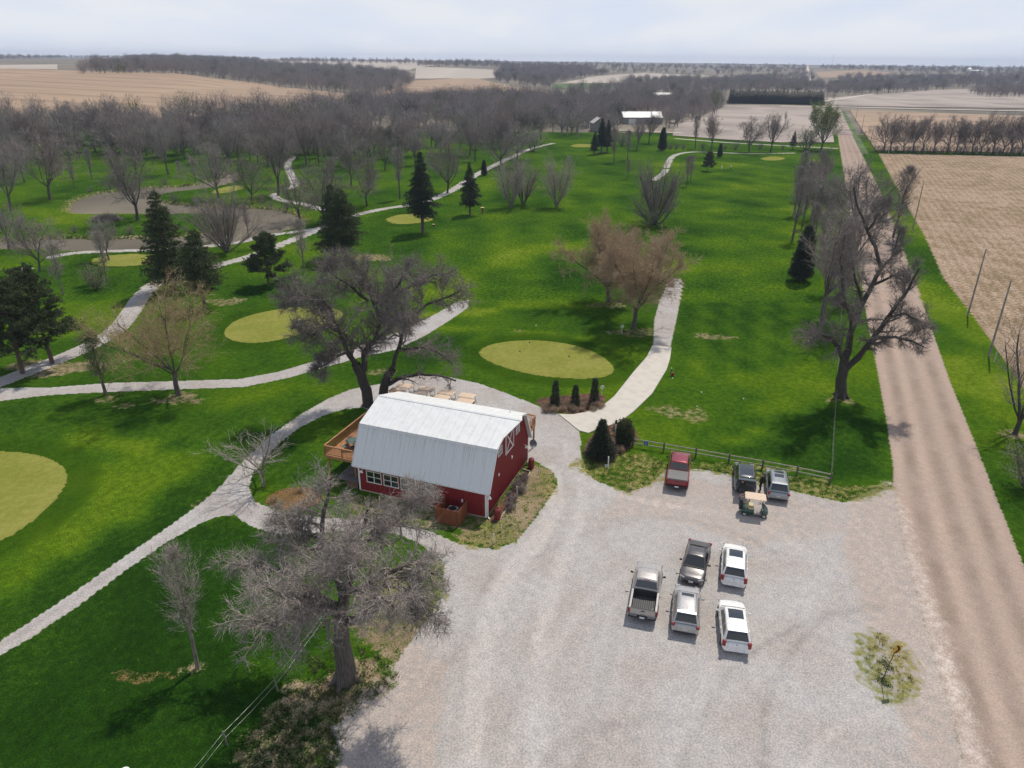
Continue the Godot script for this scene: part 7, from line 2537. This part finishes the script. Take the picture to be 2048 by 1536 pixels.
func build_props() -> void:
	var rail := mat("fence_rail", lin(0.50, 0.45, 0.35), 0.9, 0.0, speckle("plank", 0, 0, 0), Vector3.ONE, false)
	var post := mat("fence_post", lin(0.16, 0.14, 0.10), 0.9, 0.0, speckle("plank", 0, 0, 0), Vector3.ONE, false)
	var white := mats["white_trim"] as Material
	var steel := mat("steel_grey", lin(0.22, 0.22, 0.22), 0.5, 0.5)
	# split-rail fence
	var px := [[1266,893],[1327,903],[1391,914],[1457,926],[1524,938],[1593,951],[1660,965]]
	var pts := []
	for p in px: pts.append(G(p[0], p[1]))
	var fence := thing("split_rail_fence", "weathered two-rail wooden fence along the head of the car park", "fence", pts[0])
	for k in pts.size():
		var q: Vector3 = pts[k] - pts[0]
		var mb := MB.new()
		mb.box(Transform3D(Basis(Vector3.UP, 0.36) * Basis(Vector3.BACK, rng.randf_range(-0.03, 0.03)), q + Vector3(0, 0.5, 0)), Vector3(0.14, 1.1, 0.14), 0.02)
		part(fence, "post", mb.mesh(), post)
		if k + 1 < pts.size():
			var e: Vector3 = pts[k + 1] - pts[0]
			for y in [0.42, 0.86]:
				mb = MB.new()
				mb.bar(q + Vector3(0, y + rng.randf_range(-0.03, 0.03), 0), e + Vector3(0, y + rng.randf_range(-0.03, 0.03), 0), 0.055, 0.12, 0.015)
				part(fence, "rail", mb.mesh(), rail)
	# blue parking sign on the fence
	var along: Vector3 = (pts[1] - pts[0]).normalized()
	var at: Vector3 = pts[0] + along * 1.25 + Vector3(0, 0.62, 0) + Vector3(along.z, 0, -along.x).normalized() * -0.06
	var s := thing("parking_sign", "blue and white wheelchair parking sign fixed to the rail fence", "sign", at, atan2(along.x, along.z) - PI / 2)
	part(s, "panel", box_mesh(-0.2, 0.2, -0.22, 0.22, -0.01, 0.01), mat("sign_blue", lin(0.02, 0.10, 0.42), 0.5))
	var mb := MB.new()
	mb.cyl(Vector3(-0.02, 0.13, 0.011), Vector3(-0.02, 0.13, 0.018), 0.032, 0.032, 12)
	mb.bar(Vector3(-0.02, 0.09, 0.015), Vector3(-0.01, -0.03, 0.015), 0.035, 0.006)
	mb.bar(Vector3(-0.01, -0.03, 0.015), Vector3(0.08, -0.03, 0.015), 0.006, 0.035)
	mb.bar(Vector3(0.08, -0.03, 0.015), Vector3(0.11, -0.13, 0.015), 0.035, 0.006)
	mb.bar(Vector3(-0.015, 0.04, 0.015), Vector3(0.06, 0.04, 0.015), 0.006, 0.028)
	var ring := PackedVector3Array()
	var rr := PackedFloat32Array()
	for k in 14:
		var a := lerpf(1.9, 6.0, k / 13.0)
		ring.append(Vector3(-0.01 + cos(a) * 0.095, -0.07 + sin(a) * 0.095, 0.014)); rr.append(0.012)
	mb.tube(ring, rr, 5)
	part(s, "wheelchair_symbol", mb.mesh(), white)
	# wire fence running away from the rail fence
	var wf := thing("wire_fence", "thin wire fence running from the rail fence past the roadside tree", "fence", G(1660, 962))
	var base := G(1660, 962)
	var line := [[1660,962],[1662,930],[1664,890],[1667,845],[1670,800],[1673,755],[1676,710],[1679,660],[1682,610]]
	for k in line.size():
		var q := G(line[k][0], line[k][1]) - base
		mb = MB.new()
		mb.cyl(q + Vector3(0, -0.1, 0), q + Vector3(0, 1.3, 0), 0.03, 0.025, 6)
		part(wf, "post", mb.mesh(), post)
		if k + 1 < line.size():
			var e := G(line[k + 1][0], line[k + 1][1]) - base
			for y in [0.5, 0.9, 1.25]:
				mb = MB.new()
				mb.cyl(q + Vector3(0, y, 0), e + Vector3(0, y, 0), 0.006, 0.006, 4)
				part(wf, "wire", mb.mesh(), steel)
	# old wire fence below the gnarled tree
	base = G(455, 1490)
	wf = thing("wire_fence", "two-strand wire on short leaning posts in the rough grass below the gnarled tree", "fence", base)
	var knots := []
	for q in [[365,1600],[455,1490],[556,1382],[610,1308],[650,1252]]: knots.append(G(q[0], q[1]) - base)
	for k in knots.size():
		var q: Vector3 = knots[k]
		mb = MB.new()
		mb.tube(PackedVector3Array([q + Vector3(0, -0.1, 0), q + Vector3(-0.05, 0.55, 0), q + Vector3(-0.08, 1.1, 0.03)]), PackedFloat32Array([0.055, 0.05, 0.045]), 7, true)
		part(wf, "post", mb.mesh(), mats["old_wood"])
		if k + 1 < knots.size():
			var e: Vector3 = knots[k + 1]
			for y in [0.55, 1.0]:
				mb = MB.new()
				mb.tube(PackedVector3Array([q + Vector3(-0.06, y, 0), q.lerp(e, 0.5) + Vector3(-0.06, y - 0.07, 0), e + Vector3(-0.06, y, 0)]), PackedFloat32Array([0.009, 0.009, 0.009]), 4)
				part(wf, "wire", mb.mesh(), mat("bright_wire", lin(0.5, 0.5, 0.48), 0.35, 0.6))
	# lamp post, sign post and hole markers by the apron
	var lamp := thing("lamp_post", "white lamp post with a dark lantern between two evergreens", "lamp post", G(1229, 889))
	part(lamp, "post", box_mesh(-0.06, 0.06, -0.1, 2.3, -0.06, 0.06, 0.015), white)
	mb = MB.new()
	mb.lathe([Vector2(0.03, 2.3), Vector2(0.08, 2.34), Vector2(0.11, 2.62), Vector2(0.13, 2.63), Vector2(0.05, 2.78), Vector2(0.0, 2.84)], Vector3.ZERO, 8)
	part(lamp, "lantern", mb.mesh(), mat("black_metal", lin(0.015, 0.015, 0.016), 0.5))
	var sp := thing("white_post", "short white post at the gravel edge below the cone-shaped spruce", "post", G(1216, 936))
	mb = MB.new()
	mb.box(Transform3D(Basis(Vector3.BACK, 0.03), Vector3(0, 0.6, 0)), Vector3(0.11, 1.25, 0.11), 0.015)
	part(sp, "post", mb.mesh(), white)
	part(sp, "notice", box_mesh(-0.32, -0.06, 0.12, 0.36, -0.01, 0.01), mat("pale_notice", lin(0.5, 0.55, 0.6), 0.6))
	for a in [[1203.5, 791, "white ring-shaped number marker in the mulch bed beside the concrete path"], [1243.5, 667, "white ring-shaped number marker on the lawn beside the budding tree"]]:
		var o := thing("number_marker", a[2], "marker", G(a[0], a[1]))
		mb = MB.new()
		mb.cyl(Vector3(0, 0, 0), Vector3(0, 0.85, 0), 0.03, 0.03, 6)
		part(o, "stake", mb.mesh(), white)
		mb = MB.new()
		ring = PackedVector3Array()
		rr = PackedFloat32Array()
		for k in 21:
			var t := TAU * k / 20.0
			ring.append(Vector3(cos(t) * 0.21, 1.06 + sin(t) * 0.21, 0)); rr.append(0.03)
		mb.tube(ring, rr, 6)
		part(o, "ring", mb.mesh(), white)
		var num := part(o, "number", lettering("10", 0.32, 0.03), white)
		num.position = Vector3(0, 1.06, 0)
	# ball washer and tee markers at the edge of the apron
	var bw := thing("ball_washer", "small red and black ball washer on a post beside the concrete path", "ball washer", G(1342, 752))
	mb = MB.new()
	mb.cyl(Vector3(-0.05, 0, 0), Vector3(-0.05, 0.75, 0), 0.03, 0.03, 6)
	part(bw, "post", mb.mesh(), mats["black_metal"])
	mb = MB.new()
	mb.box(Transform3D(Basis(), Vector3(0.18, 0.25, 0.0)), Vector3(0.3, 0.45, 0.28), 0.04)
	part(bw, "bucket", mb.mesh(), mat("bin_red", lin(0.20, 0.022, 0.025), 0.5))
	mb = MB.new()
	mb.box(Transform3D(Basis(), Vector3(-0.05, 0.8, 0.0)), Vector3(0.14, 0.16, 0.14), 0.03)
	part(bw, "tank", mb.mesh(), mats["black_metal"])
	for q in [[1343,737],[1345,757],[1403,785],[1487,798],[1394,813],[1072,651]]:
		mb = MB.new()
		mb.ball(Vector3(0, 0.05, 0), Vector3(0.075, 0.06, 0.075), 6, 10)
		solo("tee_marker", mb.mesh(), white, "small white ball-shaped tee marker lying on the turf", "tee marker", G(q[0], q[1]), 0.0, "white tee markers on the turf")
	# practice green pins
	for q in [[1057,692],[1038,710],[1136,720]]:
		var o := thing("practice_pin", "short pin with a dark flag on the practice green", "golf pin", G(q[0], q[1]), 0.0, "pins on the practice green")
		mb = MB.new()
		mb.cyl(Vector3(0, -0.02, 0), Vector3(0.05, 0.62, 0), 0.012, 0.01, 5)
		part(o, "stick", mb.mesh(), white)
		part(o, "flag", box_mesh(0.03, 0.19, 0.42, 0.62, -0.008, 0.008), mats["black_metal"])
	# tee stand and yardage box far up the lawn
	var ts := thing("wooden_stand", "brown wooden stand with a pale top beside the pointed evergreen", "stand", G(965, 427))
	part(ts, "leg", box_mesh(-0.18, 0.18, 0.0, 1.1, -0.14, 0.14), mats["box_brown"])
	part(ts, "box", box_mesh(-0.36, 0.36, 0.9, 1.45, -0.3, 0.3, 0.03), mat("stand_brown", lin(0.24, 0.13, 0.06), 0.8))
	part(ts, "top", box_mesh(-0.45, 0.45, 1.45, 1.55, -0.38, 0.38, 0.02), mat("stand_top", lin(0.7, 0.55, 0.33), 0.8))
	ts = thing("yardage_box", "small dark box on a post beside the tall pointed evergreen", "box", G(867, 456))
	part(ts, "post", box_mesh(-0.05, 0.05, 0.0, 0.6, -0.05, 0.05), mats["box_brown"])
	part(ts, "box", box_mesh(-0.26, 0.26, 0.5, 0.85, -0.2, 0.2, 0.02), mats["black_metal"])
	part(ts, "lid", box_mesh(-0.28, 0.28, 0.85, 0.89, -0.22, 0.22), mat("stand_top", lin(0.7, 0.55, 0.33), 0.8))
	# chevron sign on the gravel island
	var cs := thing("chevron_sign", "yellow road sign with a black chevron on a thin post in the gravel", "sign", G(1763, 1364), 0.0)
	mb = MB.new()
	mb.tube(PackedVector3Array([Vector3(0, -0.1, 0), Vector3(0.12, 1.2, 0), Vector3(0.36, 3.0, 0.0)]), PackedFloat32Array([0.032, 0.032, 0.03]), 6, true)
	part(cs, "post", mb.mesh(), mat("rust_post", lin(0.12, 0.085, 0.06), 0.8))
	var face := Transform3D(Basis(Vector3.UP, 0.15) * Basis(Vector3.BACK, -0.12), Vector3(0.37, 2.72, 0.05))
	mb = MB.new()
	mb.box(Transform3D(), Vector3(0.5, 0.62, 0.012), 0.004)
	var panel := part(cs, "panel", mb.mesh(), mat("sign_yellow", lin(0.62, 0.33, 0.015), 0.5), face)
	mb = MB.new()
	mb.quad(Vector3(-0.17, 0.30, 0.009), Vector3(0.0, 0.30, 0.009), Vector3(0.2, 0.0, 0.009), Vector3(0.03, 0.0, 0.009))
	mb.quad(Vector3(0.03, 0.0, 0.009), Vector3(0.2, 0.0, 0.009), Vector3(0.0, -0.30, 0.009), Vector3(-0.17, -0.30, 0.009))
	part(panel, "chevron", mb.mesh(), mat("sign_black", lin(0.02, 0.015, 0.012), 0.6))
	# back of a warning sign far up the road
	var dsn := thing("warning_sign", "dark diamond-shaped back of a road sign at the road edge", "sign", G(1678, 394))
	mb = MB.new()
	mb.cyl(Vector3(0, 0, 0), Vector3(0, 2.6, 0), 0.05, 0.05, 6)
	part(dsn, "post", mb.mesh(), post)
	mb = MB.new()
	mb.box(Transform3D(Basis(Vector3.BACK, PI / 4), Vector3(0, 2.5, 0.06)), Vector3(0.85, 0.85, 0.02))
	part(dsn, "panel", mb.mesh(), mat("sign_back", lin(0.04, 0.045, 0.02), 0.6))
	# utility poles
	var pole := mat("pole_wood", lin(0.34, 0.315, 0.285), 0.9, 0.0, speckle("bark", 0, 0, 0), Vector3(1, 0.3, 1), false)
	var heads := []
	for q in [[1977,713,562,"nearer weathered utility pole at the edge of the stubble field"],[1935,632,500,"weathered utility pole at the field edge, second from the forked tree"],[1826,456,366,"utility pole at the field edge past the roadside tree"],[1739,296,252,"utility pole where the hedgerow meets the road"],[1722,266,231,"utility pole on the verge beyond the hedgerow"],[1710,245,215,"utility pole on the verge beside the far tan field"],[1636,212,186,"utility pole at the end of the dark windbreak"]]:
		var h := tall(q[0], q[1], q[2])
		var o := thing("utility_pole", q[3], "utility pole", T(q[0], q[1]))
		mb = MB.new()
		mb.tube(PackedVector3Array([Vector3(0, -0.3, 0), Vector3(0.02, h * 0.5, 0), Vector3(0, h, 0)]), PackedFloat32Array([0.14, 0.12, 0.09]), 9, true)
		part(o, "pole", mb.mesh(), pole)
		mb = MB.new()
		mb.cyl(Vector3(0, h, 0), Vector3(0, h + 0.22, 0), 0.05, 0.035, 6)
		part(o, "insulator", mb.mesh(), steel)
		heads.append(T(q[0], q[1]) + Vector3(0, h + 0.2, 0))
	var wires := thing("overhead_wire", "thin overhead wire strung between the utility poles along the field edge", "wire", heads[0])
	for k in heads.size() - 1:
		var arc := PackedVector3Array()
		var rad := PackedFloat32Array()
		for i in 9:
			var t := i / 8.0
			arc.append((heads[k] as Vector3).lerp(heads[k + 1], t) - heads[0] - Vector3(0, 4.0 * t * (1.0 - t) * 0.9, 0)); rad.append(0.012)
		mb = MB.new()
		mb.tube(arc, rad, 4)
		part(wires, "span", mb.mesh(), mats["black_metal"])
	mb = MB.new()
	mb.cyl(Vector3(0, 0, 0), Vector3(0, 1.9, 0), 0.05, 0.04, 7)
	solo("marker_post", mb.mesh(), white, "thin white marker post beside the nearer utility pole", "post", G(1988, 724))
	mb = MB.new()
	mb.cyl(Vector3(0, 0, 0), Vector3(0, 3.2, 0), 0.10, 0.08, 7)
	solo("marker_post", mb.mesh(), white, "pale post standing at the foot of the hedgerow", "post", T(1777, 306))
	# white lid at the bottom of the lawn
	mb = MB.new()
	mb.lathe([Vector2(0.26, 0.0), Vector2(0.27, 0.3), Vector2(0.24, 0.34), Vector2(0.1, 0.38), Vector2(0.0, 0.38)], Vector3.ZERO, 14)
	solo("white_bucket", mb.mesh(), white, "upturned white bucket on the dark lawn below the young bare tree", "bucket", G(251, 1550))
	# brush pile on the point in the pond
	var bp := bush(700, 1.2, 40, 1.35, {"twigs": 14, "twig_len": 0.7, "twig_w": 0.05})
	var pile := thing("brush_pile", "low heap of cut brush on the grassy point in the pond", "brush pile", G(213, 441))
	pile.scale = Vector3(2.6, 1.0, 1.8)
	part(pile, "sticks", bp[0], tree_mats["red"][0])
	part(pile, "twigs", bp[1], tree_mats["red"][1])
	# people
	person("person in dark clothes standing between the two cars at the rail fence", G(1520, 981), 0.6, {"top": Color(0.02, 0.018, 0.022), "legs": Color(0.025, 0.022, 0.025), "sleeves": true, "stride": 0.05})
	person("person in dark top and shorts leaning into the open tailgate", G(1481, 996), -0.25, {"top": Color(0.018, 0.018, 0.02), "legs": Color(0.05, 0.05, 0.055), "shorts": true, "bend": 0.6, "reach": Vector3(0.1, -0.35, -0.93), "stride": 0.12})
	person("golfer in white top and shorts on the far fairway beside the dark round evergreen", G(1443, 341), 0.5, {"top": Color(0.7, 0.7, 0.68), "legs": Color(0.6, 0.6, 0.56), "shorts": true, "cap": lin(0.7, 0.7, 0.7)}, 0.06)
	person("golfer in white top and dark trousers on the far fairway", G(1461, 340), -1.2, {"top": Color(0.7, 0.7, 0.68), "legs": Color(0.05, 0.05, 0.05), "bend": 0.2, "stride": 0.16, "cap": lin(0.7, 0.7, 0.7)}, 0.06)
	person("golfer in black top on the fairway below the far green", G(1531, 342), 1.0, {"top": Color(0.02, 0.02, 0.02), "legs": Color(0.35, 0.35, 0.33), "stride": 0.14}, 0.06)
	build_farm()

func gabled(called: String, label: String, category: String, at: Vector3, turn: float, l: float, d: float, eave: float, ridge: float, wall: Material, roof: Material, doors: Array) -> Node3D:
	var o := thing(called, label, category, at, turn)
	var mb := MB.new()
	var x := l * 0.5
	var z := d * 0.5
	mb.quad(Vector3(-x, -1.0, z), Vector3(x, -1.0, z), Vector3(x, eave, z), Vector3(-x, eave, z))
	mb.quad(Vector3(x, -1.0, -z), Vector3(-x, -1.0, -z), Vector3(-x, eave, -z), Vector3(x, eave, -z))
	for s in [-1.0, 1.0]:
		mb.quad(Vector3(s * x, -1.0, -s * -z), Vector3(s * x, -1.0, s * -z), Vector3(s * x, eave, s * -z), Vector3(s * x, eave, s * z))
		mb.tri(Vector3(s * x, eave, z), Vector3(s * x, ridge, 0), Vector3(s * x, eave, -z))
	part(o, "wall", mb.mesh(), wall)
	var r := part(o, "roof", MB.new().mesh(), roof)
	mb = MB.new()
	for s in [-1.0, 1.0]:
		var n := maxi(3, int(l / 3.0))
		for k in n:
			var xa := lerpf(-x - 0.3, x + 0.3, k / float(n))
			var xb := lerpf(-x - 0.3, x + 0.3, (k + 1) / float(n)) - 0.06
			mb.quad(Vector3(xa, eave - 0.1, s * (z + 0.35)), Vector3(xb, eave - 0.1, s * (z + 0.35)), Vector3(xb, ridge + 0.08, 0), Vector3(xa, ridge + 0.08, 0))
	r.mesh = mb.mesh()
	mb = MB.new()
	mb.bar(Vector3(-x - 0.3, ridge + 0.1, 0), Vector3(x + 0.3, ridge + 0.1, 0), 0.4, 0.08)
	part(r, "ridge_cap", mb.mesh(), roof)
	for q in doors: part(o, q[0], box_mesh(q[1], q[2], q[3], q[4], z - 0.02, z + 0.06), q[5])
	return o

func build_farm() -> void:
	var grey := mat("farm_wall", lin(0.25, 0.24, 0.23), 0.9, 0.0, speckle("siding", 0, 0, 0), Vector3.ONE * 0.2, false)
	var pale := mat("farm_white", lin(0.62, 0.62, 0.60), 0.8)
	var roof := mat("farm_roof", lin(0.66, 0.66, 0.66), 0.5, 0.0, speckle("tin", 0, 0, 0), Vector3.ONE * 0.1, false)
	var dark := mats["black_metal"] as Material
	gabled("farm_shed", "long grey farm shed with a bright white metal roof at the edge of the wood", "shed", T(1281, 247), 0.1, 26.0, 12.0, 4.2, 7.4, grey, roof, [["door", -9.5, -4.5, 0.0, 3.2, pale], ["window", 2.0, 3.4, 1.4, 2.6, dark], ["window", 6.0, 7.4, 1.4, 2.6, dark]])
	gabled("farm_house", "small grey gabled house behind the dark clump of evergreens", "house", T(1196, 262), PI / 2 + 0.1, 10.0, 7.5, 4.6, 7.4, grey, mat("house_roof", lin(0.42, 0.40, 0.38), 0.8), [["window", -3.0, -2.0, 1.5, 2.8, dark], ["window", 1.0, 2.0, 1.5, 2.8, dark]])
	gabled("farm_house", "white-roofed farm building among the trees beyond the long shed", "house", T(1324, 197), 0.05, 22.0, 10.0, 3.6, 6.0, grey, roof, [["door", -4.0, -1.0, 0.0, 2.6, pale]])
	gabled("farm_shed", "white farm shed on the distant ridge beside a pale silo", "shed", T(1950, 146), 0.0, 34.0, 16.0, 5.0, 8.0, pale, roof, [["door", -8.0, -2.0, 0.0, 4.0, dark]])
	var silo := thing("grain_bin", "squat white grain bin on the distant ridge beside a farm shed", "grain bin", T(1938, 145))
	var mb := MB.new()
	mb.lathe([Vector2(8.0, -2.0), Vector2(8.0, 8.0), Vector2(7.6, 8.4)], Vector3.ZERO, 18)
	part(silo, "drum", mb.mesh(), roof)
	mb = MB.new()
	mb.lathe([Vector2(8.2, 8.3), Vector2(1.0, 12.5), Vector2(0.0, 12.6)], Vector3.ZERO, 18)
	part(silo, "cone_roof", mb.mesh(), roof)
	gabled("farm_trailer", "small yellow-topped farm trailer parked on the grass near the ploughed field", "trailer", T(1346, 247), 0.2, 4.2, 2.0, 1.4, 1.9, grey, mat("trailer_top", lin(0.72, 0.66, 0.45), 0.7), [["panel", -1.2, 1.2, 0.3, 1.0, pale]])
	for q in [[1664, 131, 105, "tall red and white radio mast on the horizon"], [1636, 131, 109, "thin radio mast on the horizon, the fainter of two"]]:
		var at := T(q[0], q[1])
		var h := tall(q[0], q[1], q[2]) if q[2] > 0 else 60.0
		h = clampf(h, 30.0, 70.0)
		var o := thing("radio_mast", q[3], "mast", at)
		var w := 0.9 if q[2] == 105 else 0.4
		for k in 7:
			mb = MB.new()
			for c in [Vector2(-1, -0.6), Vector2(1, -0.6), Vector2(0, 1)]: mb.bar(Vector3(c.x * w, h * k / 7.0, c.y * w), Vector3(c.x * w, h * (k + 1) / 7.0, c.y * w), 0.25 * w, 0.25 * w)
			for z in 4: mb.bar(Vector3(-w, h * (k + z / 4.0) / 7.0, -0.6 * w), Vector3(w, h * (k + (z + 1) / 4.0) / 7.0, -0.6 * w), 0.15 * w, 0.15 * w)
			part(o, "section", mb.mesh(), mat("mast_red", lin(0.32, 0.06, 0.05), 0.7) if k % 2 == 0 else mat("mast_white", lin(0.6, 0.6, 0.6), 0.7))
		if q[2] == 105:
			mb = MB.new()
			mb.bar(Vector3(-3.0, h, 0), Vector3(3.0, h, 0), 0.6, 1.2)
			part(o, "antenna_bar", mb.mesh(), mat("mast_red", lin(0.32, 0.06, 0.05), 0.7))

# ---------------------------------------------------------------- weeds, clods and tufts that break up the ground near the camera
func tuft_mesh(sd: int, blades: int, h: float, w: float, spread: float) -> ArrayMesh:
	var r := RandomNumberGenerator.new()
	r.seed = sd
	var mb := MB.new()
	for k in blades:
		var a := r.randf() * TAU
		var b := Vector3(cos(a), 0, sin(a)) * r.randf() * spread * 0.5
		var d := Vector3(cos(a) * r.randf_range(0.2, 0.9), 1.0, sin(a) * r.randf_range(0.2, 0.9)).normalized()
		var s := d.cross(Vector3(r.randf() - 0.5, 0.1, r.randf() - 0.5)).normalized() * w
		mb.tri(b - s, b + s, b + d * h * r.randf_range(0.5, 1.1))
	return mb.mesh()

func scatter(called: String, label: String, mesh: Mesh, m: Material, polys: Array, per: float, lo: float, hi: float, cols: Array) -> void:
	var spots := []
	for poly in polys:
		var box := Rect2(poly[0], Vector2.ZERO)
		for q in poly: box = box.expand(q)
		for k in int(box.get_area() * per):
			var q := box.position + Vector2(rng.randf(), rng.randf()) * box.size
			if Geometry2D.is_point_in_polygon(q, poly): spots.append(q)
	var mm := MultiMesh.new()
	mm.transform_format = MultiMesh.TRANSFORM_3D
	mm.use_colors = true
	mm.mesh = mesh
	mm.instance_count = spots.size()
	for i in spots.size():
		var s := rng.randf_range(lo, hi)
		mm.set_instance_transform(i, Transform3D(Basis(Vector3.UP, rng.randf() * TAU).scaled(Vector3(s, s * rng.randf_range(0.7, 1.2), s)), Vector3(spots[i].x, 0.0, spots[i].y)))
		var c: Color = cols[rng.randi() % cols.size()]
		mm.set_instance_color(i, c * rng.randf_range(0.75, 1.2))
	var o := MultiMeshInstance3D.new()
	o.name = numbered(called)
	o.multimesh = mm
	o.material_override = m
	add_child(o)
	o.set_meta("kind", "stuff")
	o.set_meta("label", label)
	o.set_meta("category", "grass")

func build_tufts() -> void:
	var m := mat("tuft", Color.WHITE, 0.9)
	m.vertex_color_use_as_albedo = true
	var green := [Color(0.05, 0.085, 0.015), Color(0.07, 0.10, 0.02), Color(0.09, 0.11, 0.03)]
	var dry := [Color(0.20, 0.17, 0.09), Color(0.13, 0.13, 0.05), Color(0.07, 0.09, 0.02), Color(0.26, 0.21, 0.12)]
	var tuft := tuft_mesh(1, 14, 0.22, 0.016, 0.3)
	scatter("weeds", "sparse weeds growing through the gravel by the fence and sign", tuft, m, [outline([1190,957, 1235,912, 1275,905, 1330,925, 1310,965, 1255,985]), outline([1330,922, 1480,940, 1560,957, 1660,972, 1785,972, 1740,992, 1690,1000, 1560,970, 1400,940]), outline([1720,1285, 1760,1265, 1810,1300, 1835,1370, 1815,1405, 1770,1395, 1730,1345])], 5.0, 0.4, 1.1, green + dry)
	scatter("rough_grass", "rough grass and dead stalks round the gnarled tree and wire fence", tuft, m, [outline([490,1490, 560,1390, 640,1370, 700,1400, 690,1480, 660,1600, 400,1600]), outline([610,1320, 700,1290, 790,1330, 795,1370, 740,1400, 640,1400])], 9.0, 0.6, 1.7, dry + green)
	scatter("edge_grass", "ragged grass along the edges of the gravel drive", tuft, m, [outline([795,1130, 885,1118, 890,1200, 840,1250, 760,1240, 720,1180]), outline([910,1082, 985,1098, 1035,1082, 1030,1050, 985,1042, 940,1062]), outline([1085,945, 1117,960, 1110,985, 1085,1010])], 6.0, 0.3, 0.9, dry + green)
	for a in [[1766,1325],[1775,1337],[1757,1358],[1768,1368]]:
		var g := Grower.new(int(a[0]))
		g.leaf_size = 0.085
		g.leaf_n = 60
		g.leaf_at(Vector3(0, 0.14, 0)); g.leaf_at(Vector3(0.2, 0.1, 0.1))
		solo("weed_clump", g.leaf.mesh(), mat("weed_leaf", lin(0.045, 0.085, 0.02), 0.7), "dark green leafy weed clump round the foot of the chevron sign", "weed", G(a[0], a[1]), 0.0, "weed clumps by the chevron sign")

func build_all() -> void:
	tree_setup()
	build_barn()
	build_barn_yard()
	build_vehicles()
	plant_heroes()
	plant_rest()
	build_props()
	build_tufts()

# ---------------------------------------------------------------- the scene
func _ready() -> void:
	rng.seed = 7
	# camera
	var p := Basis(Vector3.RIGHT, -TILT) * Basis(Vector3.BACK, ROLL)
	axis_r = p.x
	axis_u = p.y
	axis_f = -p.z
	var cam := Camera3D.new()
	cam.name = "camera"
	cam.transform = Transform3D(p, Vector3(0, CAM_H, 0))
	cam.fov = rad_to_deg(2.0 * atan(768.0 / FOCAL))
	cam.near = 0.5
	cam.far = 20000.0
	cam.current = true
	add_child(cam)
	# sky and air
	var env := Environment.new()
	env.background_mode = Environment.BG_SKY
	env.sky = Sky.new()
	env.sky.sky_material = make_sky()
	env.tonemap_mode = Environment.TONE_MAPPER_LINEAR
	env.tonemap_exposure = 1.0
	env.fog_enabled = true
	env.fog_density = 0.00013
	env.fog_light_color = Color(0.80, 0.87, 1.0)
	env.sdfgi_enabled = true
	env.ssao_enabled = true
	env.ssil_enabled = true
	var we := WorldEnvironment.new()
	we.name = "environment"
	we.environment = env
	add_child(we)
	# sun: high, ahead of the camera and to its right
	var sun := DirectionalLight3D.new()
	sun.name = "sun"
	sun.light_energy = 1.25
	sun.light_color = Color(1.0, 0.96, 0.90)
	sun.light_angular_distance = 0.53
	sun.shadow_enabled = true
	add_child(sun)
	sun.look_at_from_position(Vector3(0.265, 0.848, -0.459) * 100.0, Vector3.ZERO)
	make_land()
	build_ground()
	build_all()

func make_sky() -> PanoramaSkyMaterial:
	var w := 1024
	var h := 512
	var f := FastNoiseLite.new()
	f.seed = 5
	f.frequency = 1.0
	f.fractal_octaves = 5
	var im := Image.create(w, h, false, Image.FORMAT_RGBF)
	for y in h:
		var el := PI * (0.5 - (y + 0.5) / h)
		for x in w:
			var az := TAU * (x + 0.5) / w
			var up := maxf(sin(el), 0.0)
			var base := Color(1.0, 1.04, 1.10).lerp(Color(0.17, 0.30, 0.56), pow(up, 0.42))
			if el > 0.0:
				# thin high cloud, in streaks
				var k := 1.0 / (up + 0.06)
				var nz := f.get_noise_3d(cos(az) * cos(el) * k * 0.22, sin(az) * cos(el) * k * 0.55, up * 2.0)
				var cl := clampf(0.62 + nz * 1.5, 0.0, 1.0)
				base = base.lerp(Color(1.10, 1.11, 1.13) * lerpf(1.0, 0.42, pow(up, 0.4)), cl * 0.8)
			im.set_pixel(x, y, base)
	var m := PanoramaSkyMaterial.new()
	m.panorama = ImageTexture.create_from_image(im)
	return m
